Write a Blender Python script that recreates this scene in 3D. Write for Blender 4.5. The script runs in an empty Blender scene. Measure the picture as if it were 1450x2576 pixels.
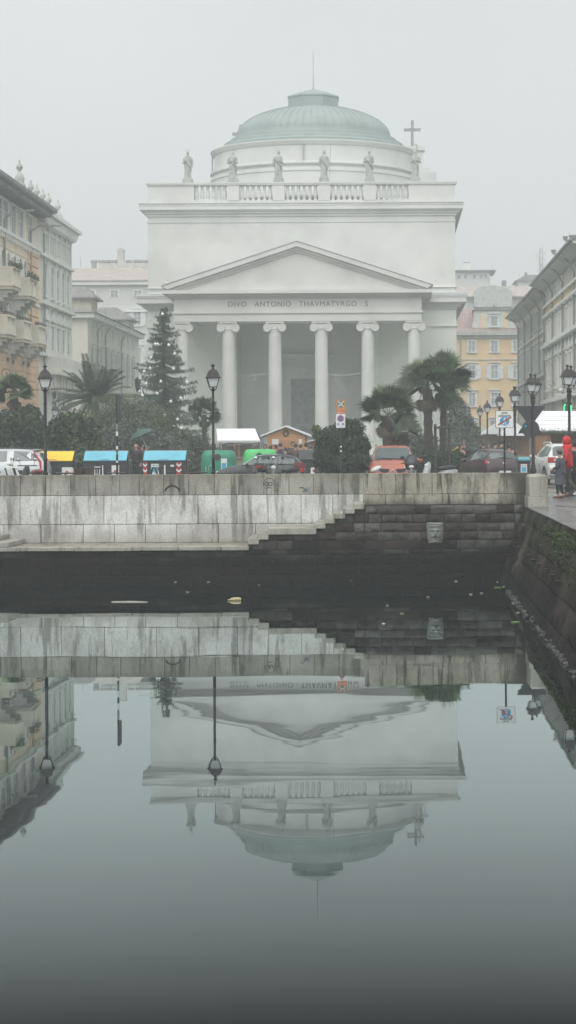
import bpy, math, random
from math import sin, cos, pi, radians, sqrt, atan2
from mathutils import Vector, Matrix
random.seed(7)
C = bpy.context.scene.collection
SC = bpy.context.scene
F = 5300.0; VX = 985.0; HY = 1120.0; CAMZ = 3.5; GZ = 1.9; ROLL = radians(0.3)
U = random.uniform
# ---- helpers ---------------------------------------------------------
def P(X, Y, s):
    """point seen at (X, Y) on the 1450x2576 photo at a scale of s pixels per metre"""
    a, b = X - VX, Y - HY
    x = a * cos(ROLL) - b * sin(ROLL); y = a * sin(ROLL) + b * cos(ROLL)
    return Vector((x / s, F / s, CAMZ - y / s))
class MB:
    def __init__(s): s.v = []; s.f = []
    def quad(s, *p):
        n = len(s.v); s.v += [tuple(q) for q in p]; s.f.append(tuple(range(n, n + len(p))))
    def box(s, x0, x1, y0, y1, z0, z1, tx=0, ty=0):
        n = len(s.v)
        s.v += [(x0, y0, z0), (x1, y0, z0), (x1, y1, z0), (x0, y1, z0),
                (x0 + tx, y0 + ty, z1), (x1 - tx, y0 + ty, z1), (x1 - tx, y1 - ty, z1), (x0 + tx, y1 - ty, z1)]
        s.f += [(n, n+3, n+2, n+1), (n+4, n+5, n+6, n+7), (n, n+1, n+5, n+4), (n+1, n+2, n+6, n+5), (n+2, n+3, n+7, n+6), (n+3, n, n+4, n+7)]
        return s
    def cyl(s, p, q, r0, r1=None, n=8, cap=True):
        r1 = r0 if r1 is None else r1
        p = Vector(p); q = Vector(q); d = (q - p)
        if d.length < 1e-6: return s
        d.normalize(); a = d.orthogonal().normalized(); b = d.cross(a); k = len(s.v)
        for c, r in ((p, r0), (q, r1)):
            for i in range(n):
                t = 2 * pi * i / n; s.v.append(tuple(c + a * (r * cos(t)) + b * (r * sin(t))))
        for i in range(n):
            j = (i + 1) % n; s.f.append((k + i, k + j, k + n + j, k + n + i))
        if cap: s.f.append(tuple(k + i for i in range(n))[::-1]); s.f.append(tuple(k + n + i for i in range(n)))
        return s
    def tube(s, pts, r, n=6):
        k = len(s.v); pts = [Vector(p) for p in pts]
        rs = r if isinstance(r, (list, tuple)) else [r] * len(pts)
        a = None
        for i, p in enumerate(pts):
            d = (pts[min(i + 1, len(pts) - 1)] - pts[max(i - 1, 0)]).normalized()
            a = d.orthogonal().normalized() if a is None else (a - d * a.dot(d)).normalized()
            b = d.cross(a)
            for j in range(n):
                t = 2 * pi * j / n; s.v.append(tuple(p + a * (rs[i] * cos(t)) + b * (rs[i] * sin(t))))
        for i in range(len(pts) - 1):
            for j in range(n):
                m = (j + 1) % n; s.f.append((k + i*n + j, k + i*n + m, k + (i+1)*n + m, k + (i+1)*n + j))
        s.f.append(tuple(k + j for j in range(n))[::-1]); s.f.append(tuple(k + (len(pts)-1)*n + j for j in range(n)))
        return s
    def lathe(s, c, prof, n=16, sx=1, sy=1, a0=0):
        k = len(s.v); c = Vector(c)
        for r, z in prof:
            for i in range(n):
                t = a0 + 2 * pi * i / n; s.v.append((c.x + sx * r * cos(t), c.y + sy * r * sin(t), c.z + z))
        for m in range(len(prof) - 1):
            for i in range(n):
                j = (i + 1) % n; s.f.append((k + m*n + i, k + m*n + j, k + (m+1)*n + j, k + (m+1)*n + i))
        s.f.append(tuple(k + i for i in range(n))[::-1]); s.f.append(tuple(k + (len(prof)-1)*n + i for i in range(n)))
        return s
    def prism(s, pts, lo, hi, axis='y'):
        """2-D outline extruded along an axis. y: pts are (x,z); x: pts are (y,z); z: pts are (x,y)"""
        k = len(s.v); n = len(pts)
        for h in (lo, hi):
            for a, b in pts:
                s.v.append((a, h, b) if axis == 'y' else ((h, a, b) if axis == 'x' else (a, b, h)))
        s.f.append(tuple(range(k, k + n))[::-1]); s.f.append(tuple(range(k + n, k + 2 * n)))
        for i in range(n):
            j = (i + 1) % n; s.f.append((k + i, k + j, k + n + j, k + n + i))
        return s
    def ball(s, c, r, n=10, m=6, sx=1, sy=1, sz=1):
        prof = [(max(1e-4, r * sin(pi * i / m)), -r * sz * cos(pi * i / m)) for i in range(m + 1)]
        return s.lathe(c, prof, n, sx, sy)
    def xf(s, M):
        s.v = [tuple(M @ Vector(v)) for v in s.v]; return s
    def add(s, o, M=None):
        k = len(s.v); s.v += [tuple(M @ Vector(v)) for v in o.v] if M else o.v
        s.f += [tuple(i + k for i in f) for f in o.f]; return s
    def build(s, name, mat, parent=None, smooth=35, bevel=0, loc=None, fix=True):
        me = bpy.data.meshes.new(name); me.from_pydata(s.v, [], s.f); me.materials.append(mat)
        if fix:
            import bmesh
            bm = bmesh.new(); bm.from_mesh(me); bmesh.ops.recalc_face_normals(bm, faces=bm.faces); bm.to_mesh(me); bm.free()
        if smooth:
            me.polygons.foreach_set('use_smooth', [True] * len(me.polygons)); me.set_sharp_from_angle(angle=radians(smooth))
        me.update()
        o = bpy.data.objects.new(name, me); C.objects.link(o)
        if parent: o.parent = parent
        if loc is not None: o.location = loc
        if bevel:
            m = o.modifiers.new('Bevel', 'BEVEL'); m.width = bevel; m.segments = 2; m.limit_method = 'ANGLE'
        return o
def tag(o, label=None, cat=None, group=None, kind=None):
    if label: o['label'] = label
    if cat: o['category'] = cat
    if group: o['group'] = group
    if kind: o['kind'] = kind
    return o
def thing(name, loc, label, cat, group=None, rz=0, sc=1):
    o = bpy.data.objects.new(name, None); C.objects.link(o); o.location = loc; o.rotation_euler = (0, 0, rz)
    o.scale = (sc, sc, sc); o.empty_display_size = .3
    return tag(o, label, cat, group)
def copy_tree(o, parent=None):
    c = o.copy(); C.objects.link(c); c.parent = parent
    for ch in [x for x in bpy.data.objects if x.parent == o and x != c]: copy_tree(ch, c)
    return c
def place(src, loc, label, group=None, rz=None, sc=None):
    c = copy_tree(src); c.location = loc; c['label'] = label
    if group: c['group'] = group
    if rz is not None: c.rotation_euler = (0, 0, rz)
    if sc is not None: c.scale = (sc, sc, sc) if not isinstance(sc, tuple) else sc
    return c
# ---- materials ---------------------------------------------------------
def lin(r, g, b): return tuple(((c / 255) / 12.92 if c / 255 <= .04045 else ((c / 255 + .055) / 1.055) ** 2.4) for c in (r, g, b)) + (1,)
class NT:
    def __init__(s, name):
        s.m = bpy.data.materials.new(name); s.m.use_nodes = True; s.t = s.m.node_tree; s.t.nodes.clear()
        s.out = s.t.nodes.new('ShaderNodeOutputMaterial')
    def n(s, typ, ins=None, **kw):
        o = s.t.nodes.new('ShaderNode' + typ)
        for k, v in kw.items(): setattr(o, k, v)
        for k, v in (ins or {}).items(): s.put(o.inputs[k], v)
        return o
    def put(s, sock, v):
        if isinstance(v, bpy.types.NodeSocket): s.t.links.new(v, sock)
        else: sock.default_value = v
    def noise(s, scale, detail=4, vec=None, rough=.55, stretch=None, obj=False):
        if vec is None:
            vec = s.n('TexCoord').outputs['Object'] if obj else s.n('NewGeometry').outputs['Position']
        if stretch:
            m = s.n('Mapping', {'Scale': stretch}); s.put(m.inputs['Vector'], vec); vec = m.outputs[0]
        return s.n('TexNoise', {'Vector': vec, 'Scale': scale, 'Detail': detail, 'Roughness': rough}).outputs['Fac']
    def ramp(s, fac, stops):
        r = s.n('ValToRGB'); s.put(r.inputs[0], fac); e = r.color_ramp.elements
        while len(e) < len(stops): e.new(.5)
        for i, (p, c) in enumerate(stops): e[i].position = p; e[i].color = c if len(c) == 4 else c + (1,)
        return r.outputs[0]
    def val(s, fac, lo, hi, a=0., b=1.):
        return s.n('MapRange', {'Value': fac, 'From Min': lo, 'From Max': hi, 'To Min': a, 'To Max': b}).outputs[0]
    def mix(s, fac, a, b, blend='MIX'):
        m = s.n('Mix', data_type='RGBA', blend_type=blend); s.put(m.inputs[0], fac); s.put(m.inputs[6], a); s.put(m.inputs[7], b)
        return m.outputs[2]
    def math(s, op, a, b=0.):
        m = s.n('Math', operation=op); s.put(m.inputs[0], a); s.put(m.inputs[1], b); return m.outputs[0]
    def z(s):
        g = s.n('NewGeometry'); x = s.n('SeparateXYZ'); s.put(x.inputs[0], g.outputs['Position']); return x.outputs[2]
    def bump(s, h, strength=.3, dist=.05):
        return s.n('Bump', {'Height': h, 'Strength': strength, 'Distance': dist}).outputs[0]
    def done(s, col, rough=.7, metal=0, nrm=None, **kw):
        p = s.n('BsdfPrincipled', {'Base Color': col, 'Roughness': rough, 'Metallic': metal})
        if nrm: s.put(p.inputs['Normal'], nrm)
        for k, v in kw.items(): s.put(p.inputs[k.replace('_', ' ')], v)
        s.t.links.new(p.outputs[0], s.out.inputs[0]); return s.m
_M = {}
def mat(name, col, rough=.7, var=.15, scale=2., bump=.0, bscale=12, metal=0, island=0, obj=False, stretch=None, spec=.5, coat=0, emit=0):
    """generic procedural paint / stone / cloth: base colour with low and high frequency variation and bump"""
    if name in _M: return _M[name]
    t = NT(name); c = col if len(col) == 4 else tuple(col) + (1,)
    dark = tuple(x * (1 - var * 1.6) for x in c[:3]) + (1,); lite = tuple(min(1, x * (1 + var)) for x in c[:3]) + (1,)
    f = t.noise(scale, 5, stretch=stretch, obj=obj)
    col = t.ramp(f, [(.3, dark), (.5, c), (.72, lite)])
    if island:
        r = t.n('NewGeometry').outputs['Random Per Island']
        col = t.mix(1., col, t.ramp(r, [(0, (1 - island,) * 3), (1, (1 + island,) * 3)]), 'MULTIPLY')
    nr = t.bump(t.noise(bscale, 5, obj=obj), min(1, bump), .03) if bump else None
    kw = {'Specular_IOR_Level': spec}
    if coat: kw['Coat_Weight'] = coat
    if emit: kw['Emission_Color'] = c; kw['Emission_Strength'] = emit
    rr = t.val(t.noise(scale * 3, 3, obj=obj), .3, .7, rough * .85, min(1, rough * 1.1))
    _M[name] = t.done(col, rr, metal, nr, **kw); return _M[name]
# ---- camera, sky, light, haze --------------------------------------------
cam = bpy.data.cameras.new('camera'); camo = bpy.data.objects.new('camera', cam); C.objects.link(camo)
camo.location = (0, 0, CAMZ); camo.rotation_euler = (pi / 2, ROLL, 0)
cam.sensor_fit = 'AUTO'; cam.sensor_width = 36; cam.lens = F / 2576 * 36
cam.shift_x = -(VX - 725) / 2576; cam.shift_y = -(1288 - HY) / 2576
cam.clip_end = 3000; cam.clip_start = .1; SC.camera = camo
SC.view_settings.view_transform = 'Standard'; SC.view_settings.look = 'None'; SC.view_settings.gamma = 1
SC.view_settings.exposure = EXPOSURE = 0.42
W = bpy.data.worlds.new('World'); SC.world = W; W.use_nodes = True; nt = W.node_tree; bg = nt.nodes['Background']
sky = nt.nodes.new('ShaderNodeTexSky'); sky.sky_type = 'NISHITA'; sky.sun_disc = False
sky.sun_elevation = radians(48); sky.sun_rotation = radians(200); sky.air_density = 1; sky.dust_density = 6; sky.ozone_density = 1
hs = nt.nodes.new('ShaderNodeHueSaturation'); hs.inputs['Saturation'].default_value = .18
mx = nt.nodes.new('ShaderNodeMix'); mx.data_type = 'RGBA'; mx.inputs[0].default_value = .72
mx.inputs[7].default_value = (6.85, 7.2, 7.15, 1)      # an even layer of stratus cloud
cn = nt.nodes.new('ShaderNodeTexNoise'); cn.inputs['Scale'].default_value = 2.2; cn.inputs['Detail'].default_value = 3      # faint unevenness of the cloud layer
cr = nt.nodes.new('ShaderNodeMapRange'); cr.inputs['From Min'].default_value = .35; cr.inputs['From Max'].default_value = .65; cr.inputs['To Min'].default_value = .96; cr.inputs['To Max'].default_value = 1.07
cm_ = nt.nodes.new('ShaderNodeMix'); cm_.data_type = 'RGBA'; cm_.blend_type = 'MULTIPLY'; cm_.inputs[0].default_value = 1
nt.links.new(cn.outputs['Fac'], cr.inputs['Value']); nt.links.new(cr.outputs[0], cm_.inputs[7]); nt.links.new(mx.outputs[2], cm_.inputs[6])
nt.links.new(sky.outputs[0], hs.inputs['Color']); nt.links.new(hs.outputs[0], mx.inputs[6]); nt.links.new(cm_.outputs[2], bg.inputs[0])
bg.inputs[1].default_value = .1
sl = bpy.data.lights.new('sun', 'SUN'); sl.energy = 1.7; sl.angle = radians(100); sl.color = (1, .97, .93)
so = bpy.data.objects.new('sun', sl); C.objects.link(so)
so.rotation_euler = (radians(30), 0, radians(-4))
cy = SC.cycles
cy.max_bounces = 8; cy.diffuse_bounces = 3; cy.glossy_bounces = 4; cy.transmission_bounces = 4; cy.volume_bounces = 2; cy.transparent_max_bounces = 8
cy.use_denoising = True; cy.volume_step_rate = 4; cy.volume_max_steps = 64; cy.sample_clamp_indirect = 6
hz = MB().box(-170, 150, -30, 420, -1.5, 42).build('haze', bpy.data.materials.new('haze_air'), smooth=0)
tag(hz, kind='stuff'); hm = hz.data.materials[0]; hm.use_nodes = True; hm.node_tree.nodes.clear()
ho = hm.node_tree.nodes.new('ShaderNodeOutputMaterial'); hv = hm.node_tree.nodes.new('ShaderNodeVolumePrincipled')
hv.inputs['Color'].default_value = (.85, .91, .92, 1); hv.inputs['Density'].default_value = .0016; hv.inputs['Anisotropy'].default_value = .1
hm.node_tree.links.new(hv.outputs[0], ho.inputs['Volume'])
# ---- water and ground ---------------------------------------------------
t = NT('canal_water')
g = t.n('NewGeometry').outputs['Position']
n1 = t.noise(.35, 2, g, stretch=(.5, 1.0, 1)); n2 = t.noise(1.3, 2, g, stretch=(.35, .8, 1))
hgt = t.math('ADD', n1, t.math('MULTIPLY', n2, .16))
bp = t.n('Bump', {'Height': hgt, 'Strength': .35, 'Distance': .010}).outputs[0]
fr = t.n('Fresnel', {'IOR': 1.33, 'Normal': bp}).outputs[0]
fac = t.ramp(fr, [(0., (0, 0, 0)), (.16, (.004,) * 3), (.20, (.038,) * 3), (.27, (.25,) * 3), (.36, (.46,) * 3), (.45, (.62,) * 3), (.68, (.82,) * 3), (1, (1, 1, 1))])
dif = t.n('BsdfDiffuse', {'Color': (.006, .007, .007, 1)}); glo = t.n('BsdfGlossy', {'Color': (.86, .955, .955, 1), 'Roughness': .012, 'Normal': bp})
ms = t.n('MixShader'); t.put(ms.inputs[0], fac); t.put(ms.inputs[1], dif.outputs[0]); t.put(ms.inputs[2], glo.outputs[0])
t.t.links.new(ms.outputs[0], t.out.inputs[0])
w = MB(); w.quad((-60, -60, 0), (8, -60, 0), (8, 75, 0), (-60, 75, 0)); tag(w.build('water', t.m, smooth=0), kind='structure')
# wet paving stones
t = NT('wet_paving')
g = t.n('NewGeometry').outputs['Position']
br = t.n('TexBrick', {'Vector': g, 'Color1': (.16, .155, .15, 1), 'Color2': (.105, .10, .098, 1), 'Mortar': (.035, .033, .032, 1), 'Scale': 1., 'Mortar Size': .012, 'Brick Width': .9, 'Row Height': .45})
wet = t.noise(.5, 4, g, stretch=(1, .35, 1))
col = t.mix(t.val(wet, .45, .6), br.outputs[0], (.045, .043, .043, 1))
bpn = t.bump(t.math('ADD', t.noise(9, 4), t.math('MULTIPLY', br.outputs['Fac'], -1.)), .35, .012)
PAVE = t.done(col, t.val(wet, .42, .58, .42, .07), 0, bpn)
gm = MB(); Z = GZ
QX = 3.45                                   # top edge of the quay on the right
for a in ((QX, 600, -300, 57.0), (-600, 600, 57.0, 1500), (-600, -17, -300, 57.0)):
    gm.box(a[0], a[1], a[2], a[3], Z - .35, Z)
tag(gm.build('ground', PAVE, smooth=0), kind='structure')
ASPH = mat('wet_asphalt', (.05, .05, .052), .22, .2, 1.5, .25, 60)
rd = MB(); rd.box(-90, 2.2, 75, 102, GZ - .2, GZ + .004); tag(rd.build('road', ASPH, smooth=0), kind='structure')
KERB = mat('kerb_stone', (.3, .3, .28), .5, .2, 2, .3)
kb = MB()
for i in range(75): kb.box(-90 + i * 1.25, -90 + i * 1.25 + 1.24, 102, 102.2, GZ - .1, GZ + .14)
tag(kb.build('kerb', KERB, bevel=.01), kind='structure')
gr = MB(); gr.box(-60, 2.2, 102.2, 135, GZ - .1, GZ + .10)
tag(gr.build('park_lawn', mat('park_grass', (.035, .055, .025), .9, .3, 3, .6, 30), smooth=0), kind='structure')
# ---- quay wall (pale stone) ---------------------------------------------
def stone_mat(name, base, stain, low, high, rough=.75, top=None, streak=.5, island=.06, corner=False):
    t = NT(name); z = t.z()
    c = t.ramp(t.noise(1.1, 6), [(.3, tuple(x * .78 for x in base)), (.5, base), (.7, tuple(min(1, x * 1.12) for x in base))])
    sp = t.ramp(t.noise(22, 4), [(.35, (.8,) * 3), (.6, (1.06,) * 3)])
    c = t.mix(.8, c, sp, 'MULTIPLY')
    isl = t.n('NewGeometry').outputs['Random Per Island']
    c = t.mix(1., c, t.ramp(isl, [(0, (1 - island * 2.2,) * 3), (.5, (1,) * 3), (1, (1 + island,) * 3)]), 'MULTIPLY')
    s1 = t.noise(1.0, 5, stretch=(1.2, 1, .6), rough=.7); s2 = t.noise(2.2, 5, stretch=(2., 1, .22), rough=.7)
    m = t.math('MULTIPLY', t.val(s1, .47, .66), streak); c = t.mix(m, c, stain)
    m2 = t.math('MULTIPLY', t.val(s2, .53, .62), streak * .9); c = t.mix(m2, c, tuple(x * .28 for x in stain[:3]) + (1,))
    # damp band rising from the foot of the wall
    zz = t.math('ADD', z, t.math('MULTIPLY', t.math('SUBTRACT', t.noise(.8, 4), .5), .55))
    c = t.mix(t.val(zz, low, high, .75, 0.), c, stain)
    if top:
        zt = t.math('ADD', z, t.math('MULTIPLY', t.math('SUBTRACT', t.noise(1.6, 4, stretch=(1, 1, .3)), .5), .5))
        c = t.mix(t.val(zt, top[0], top[1], 0., .5), c, stain)
    if corner:  # dark stain and corner shading beside the pillar, painted into the stone colour
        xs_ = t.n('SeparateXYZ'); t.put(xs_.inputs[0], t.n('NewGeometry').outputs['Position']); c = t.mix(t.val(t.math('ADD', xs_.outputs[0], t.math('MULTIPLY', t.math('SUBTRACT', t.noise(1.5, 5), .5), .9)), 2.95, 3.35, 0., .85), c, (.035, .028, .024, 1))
    b = t.bump(t.math('ADD', t.noise(26, 5), t.math('MULTIPLY', t.noise(5, 4), .8)), .55, .02)
    return t.done(c, t.val(s1, .4, .7, rough, rough * .6), 0, b)
S_FACE = stone_mat('pale_quay_limestone', (.60, .61, .595), (.20, .18, .145, 1), .72, 1.42, streak=.62)
S_PAR = stone_mat('parapet_limestone', (.34, .335, .295), (.11, .10, .078, 1), 1.5, 1.9, streak=.75, top=(2.45, 2.8), island=.1)
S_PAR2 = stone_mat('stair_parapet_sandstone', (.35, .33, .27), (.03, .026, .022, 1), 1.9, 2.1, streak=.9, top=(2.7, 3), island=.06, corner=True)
S_STEP = stone_mat('step_stone', (.34, .33, .29), (.12, .11, .085, 1), -1, 0, streak=.5)
s0 = 93.0; D0 = F / s0
def blocks(mb, xs, z0, z1, y0, y1, gap=.006, jit=.006):
    for a, b in zip(xs[:-1], xs[1:]):
        j = U(-jit, jit); mb.box(a + gap, b - gap, y0 + j, y1, z0 + gap, z1 - gap)
def wx(L, s=s0): return [(x - VX) / s for x in L]
zA, zB, zC, zD = 2.74, 2.18, 1.40, .90
qw = thing('quay_wall', (0, 0, 0), 'long pale stone quay wall of large blocks at the end of the canal, left of the stairs', 'wall')
far = [-2200 + i * 130 for i in range(17)]
m = MB(); blocks(m, wx(far + [0, 51, 115, 178, 241, 301, 350, 412, 475, 539, 601, 664, 727, 788, 851, 915]), zB, zA, D0, D0 + .55)
m.build('parapet', S_PAR, qw, bevel=.008)
m = MB(); blocks(m, wx([-2200 + i * 110 for i in range(20)] + [-20, 50, 152, 261, 392, 498, 596, 674, 757, 837, 915]), zC, zB, D0 - .005, D0 + .7)
blocks(m, wx([-2200 + i * 110 for i in range(20)] + [9, 102, 209, 287, 365, 444, 549, 642, 735, 820]), zD, zC, D0 + .004, D0 + .7)
m.build('facing_blocks', S_FACE, qw, bevel=.008)
m = MB(); m.box(-26, -.8, D0 + .03, D0 + .8, -.6, 2.6); m.build('joint_mortar', mat('dark_joint_mortar', (.05, .047, .04), .9), qw)
# parapet above the dark stone wall
s1 = 96.4; D1 = F / s1
pw = thing('stair_parapet_wall', (0, 0, 0), 'yellowish stone parapet with dark drip stains right of the canal stairs', 'wall')
m = MB(); blocks(m, wx([915, 996, 1087, 1177, 1268, 1333], s1), 2.22, 2.77, D1, D1 + .5)
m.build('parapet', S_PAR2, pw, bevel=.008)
m = MB(); blocks(m, wx([912, 970, 1041, 1128, 1219, 1300, 1333], s1), 1.94, 2.22, D1 - .05, D1 + .5)
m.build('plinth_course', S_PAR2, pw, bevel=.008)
m = MB(); m.box((917 - VX) / s1, (1345 - VX) / s1, D1 + .03, D1 + .45, 1.9, 2.74); m.build('core', _M['dark_joint_mortar'], pw)
# corner pillar
s2 = 99.; D2 = F / s2
pl = thing('corner_pillar', (0, 0, 0), 'square sandstone pillar at the right end of the canal parapet beside the wet quay', 'pillar')
px0, px1 = (1331 - VX) / s2, (1378 - VX) / s2
m = MB(); m.box(px0, px1, D2, D1 + 1.2, 2.17, 2.68, ); m.build('shaft', S_STEP, pl, bevel=.012)
m = MB(); m.box(px0 + .015, px1 - .015, D2 + .02, D1 + 1.18, 2.68, 2.73, .04, .1); m.build('cap', S_STEP, pl, bevel=.01)
m = MB(); m.box(px0 - .03, px1 + .035, D2 - .035, D1 + 1.24, GZ - .02, 2.17); m.build('plinth', S_STEP, pl, bevel=.012)
# dark rubble wall: rough blocks in courses
def rough_blocks(m, x0, x1, z0, z1, y, step, wmin, wmax, mask=None):
    z = z0
    while z < z1 - .01:
        h = min(step * U(.9, 1.1), z1 - z)
        if z1 - (z + h) < .08: h = z1 - z
        x = x0 - U(0, .3)
        while x < x1:
            w = U(wmin, wmax); xe = min(x + w, x1)
            if xe - x > .05 and (mask is None or mask((x + xe) / 2, z + h)):
                n = 5; k = len(m.v); d = U(-.02, .03); g = .007
                for jz in range(n):
                    for jx in range(n):
                        fx, fz = jx / (n - 1), jz / (n - 1); e = min(fx, 1 - fx, fz, 1 - fz); low = .3 if z < .85 else 1.
                        bul = ((0 if e == 0 else (.035 if e < .3 else .05)) + (U(-.022, .022) if e > 0 else 0)) * low
                        m.v.append((x + g + (xe - x - 2 * g) * fx + U(-.006, .006), y - d - bul, z + g + (h - 2 * g) * fz + U(-.006, .006)))
                for jz in range(n - 1):
                    for jx in range(n - 1):
                        q = k + jz * n + jx; m.f.append((q, q + 1, q + n + 1, q + n))
                # sides
                ring = [k + i for i in range(n)] + [k + n * i + n - 1 for i in range(1, n)] + [k + n * n - 1 - i for i in range(1, n)] + [k + n * (n - 1 - i) for i in range(1, n - 1)]
                b = len(m.v); m.v += [(m.v[i][0], y + .12, m.v[i][2]) for i in ring]
                for i in range(len(ring)):
                    j = (i + 1) % len(ring); m.f.append((ring[i], b + i, b + j, ring[j]))
            x = xe
        z += h
t = NT('dark_canal_rubble'); z = t.z()
isl = t.n('NewGeometry').outputs['Random Per Island']
c = t.ramp(isl, [(0, (.014, .011, .010)), (.3, (.036, .027, .024)), (.6, (.066, .060, .054)), (.85, (.105, .106, .098)), (1, (.036, .023, .020))])
c = t.mix(.9, c, t.ramp(t.noise(4, 6), [(.3, (.45,) * 3), (.6, (1.25,) * 3)]), 'MULTIPLY')
zz = t.math('ADD', z, t.math('MULTIPLY', t.math('SUBTRACT', t.noise(1.2, 5), .5), .6))
c = t.mix(t.val(zz, .55, 1.15, .97, 0.), c, t.ramp(t.noise(.9, 5, stretch=(.5, 1, 2.5)), [(.35, (.003, .0035, .003)), (.55, (.005, .004, .004)), (.7, (.014, .006, .005))]))
lit = t.math('MULTIPLY', t.val(t.noise(9, 3), .74, .78), t.val(z, .2, .6, .6, 0))
c = t.mix(lit, c, (.3, .3, .28, 1))
RUB = t.done(c, .75, 0, t.bump(t.noise(18, 6), .7, .03), Specular_IOR_Level=.15)
yr = F / 97.2
steps = [(617, 673, 197, 226), (569, 626, 219, 247), (523, 580, 244, 271), (478, 530, 267, 294), (429, 485, 290, 318), (203, 440, 313, 346), (155, 210, 336, 370), (107, 163, 360, 393)]
def stp(a): return ((566.1 + a[0] / 1.921 - VX) / 97.2, (566.1 + a[1] / 1.921 - VX) / 97.2, CAMZ - (1163.7 + a[3] / 1.921 - HY) / 97.2, CAMZ - (1163.7 + a[2] / 1.921 - HY) / 97.2)
ST = [stp(a) for a in steps]
def under_stairs(x, ztop):
    if x > ST[0][0]: return ztop <= 1.97
    for a in ST:
        if a[0] <= x < a[1]: return ztop <= a[2] + .03
    return ztop <= .8
rw = thing('rubble_wall', (0, 0, 0), 'dark wet rubble stone retaining wall under the stairs, rising from the canal water', 'wall')
m = MB(); rough_blocks(m, -26, ST[-1][0] + .1, -.35, .80, yr + .06, .26, .35, .8)
rough_blocks(m, ST[-1][0] + .1, 3.4, -.35, .81, yr + .03, .26, .3, .7)
z = .81
while z < 1.93:                                    # courses stop at the stair line
    h = min(.2273, 1.945 - z); xs = ST[-1][0]
    for a in ST[::-1]:
        if a[2] >= z + h - .07: xs = a[0] + .03; break
    else: xs = ST[0][0]
    rough_blocks(m, xs, 3.4, z, z + h, yr + .03, h + .02, .28, .62); z += h
m.build('rubble_stones', RUB, rw, smooth=50)
m = MB(); m.box(-26, 3.5, yr + .1, D0 + .02, -.6, .8)
for a in ST: m.box(a[0] + .02, 3.5, yr + .1, D0 + .02, .8, a[2] - .005)
m.build('wall_core', mat('wall_core_mortar', (.022, .019, .018), .9), rw)
lg = thing('canal_landing', (0, 0, 0), 'low pale stone landing ledge running along the foot of the quay wall', 'ledge')
m = MB(); x = -26.
while x < ST[-1][0]:
    x2 = min(x + U(.9, 1.5), ST[-1][0] + .04); m.box(x + .004, x2 - .004, yr - .06, yr + .42, .80 + U(-.004, .004), .905); x = x2
m.build('edge_stones', S_STEP, lg, bevel=.015)
m = MB(); m.box(-26, ST[-1][0] + .06, yr + .425, D0 + .02, .8, .9); m.build('landing_floor', stone_mat('landing_floor_stone', (.27, .25, .2), (.11, .09, .065, 1), -1, 0, rough=.35), lg)
sf = thing('stone_stairs', (0, 0, 0), 'flight of pale stone steps climbing from the low landing up to the parapet', 'stairs')
for a in ST:
    m = MB(); m.box(a[0], a[1], yr - .09 + U(-.01, .01), D0 - .012, a[2] + .003, a[3]); m.build('step', S_STEP, sf, bevel=.018)
# left end stair block, just in frame
m = MB(); m.box(-10.9, -9.92, yr - .06, D0 - .012, .907, 1.03); m.box(-11.6, -10.35, yr - .05, D0 - .012, 1.032, 1.16)
tag(m.build('stair_block', S_STEP, bevel=.015), 'pale stone step rising on the landing at the left picture edge', 'steps')
# graffiti, drawn as thin painted strokes on the parapet
GB = mat('faded_marker', (.035, .03, .035), .8, .3, 20); GL = mat('faded_blue_spray', (.15, .2, .24), .8, .3, 20)
def stroke(m, pts, w=.012, y=D0 - .012):
    for a, b in zip(pts[:-1], pts[1:]):
        a = Vector((a[0], y, a[1])); b = Vector((b[0], y, b[1])); d = (b - a).normalized(); n = Vector((-d.z, 0, d.x)) * w
        m.quad(a - n - d * w * .3, b - n + d * w * .3, b + n + d * w * .3, a + n - d * w * .3)
def gp(X, Y): q = P(X, Y, s0); return (q.x, q.z)
def arc(cx, cy, rx, ry, a0, a1, n=14): return [gp(cx + rx * cos(radians(a0 + (a1 - a0) * i / n)), cy + ry * sin(radians(a0 + (a1 - a0) * i / n))) for i in range(n + 1)]
m = MB(); stroke(m, arc(671.5, 1218, 4, 4.6, 0, 360), .008); stroke(m, arc(681, 1217.5, 4, 4.6, 0, 360), .008)
stroke(m, arc(677, 1229.5, 6.5, 3, 180, 360), .008); stroke(m, arc(678, 1219, 15, 16, 170, 330), .006); stroke(m, arc(692, 1226, 7, 9, -70, 80), .006)
g_ = m.build('sad_face_graffiti', GB, smooth=0, fix=False); tag(g_, 'small black sad face scribbled on the parapet of the quay wall', 'graffiti')
m = MB(); stroke(m, arc(434, 1238, 18, 16, 190, 350), .022)
tag(m.build('arc_graffiti', GB, smooth=0, fix=False), 'thick black arc painted low on a parapet block of the quay wall', 'graffiti')
m = MB(); stroke(m, arc(758, 1232, 9, 6, -120, 60), .014); stroke(m, [gp(771, 1227), gp(770, 1238)], .012); stroke(m, [gp(779, 1227), gp(771, 1233), gp(780, 1239)], .012)
tag(m.build('blue_scribble_graffiti', GL, smooth=0, fix=False), 'faint blue sprayed scribble on the parapet right of the sad face', 'graffiti')
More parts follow.
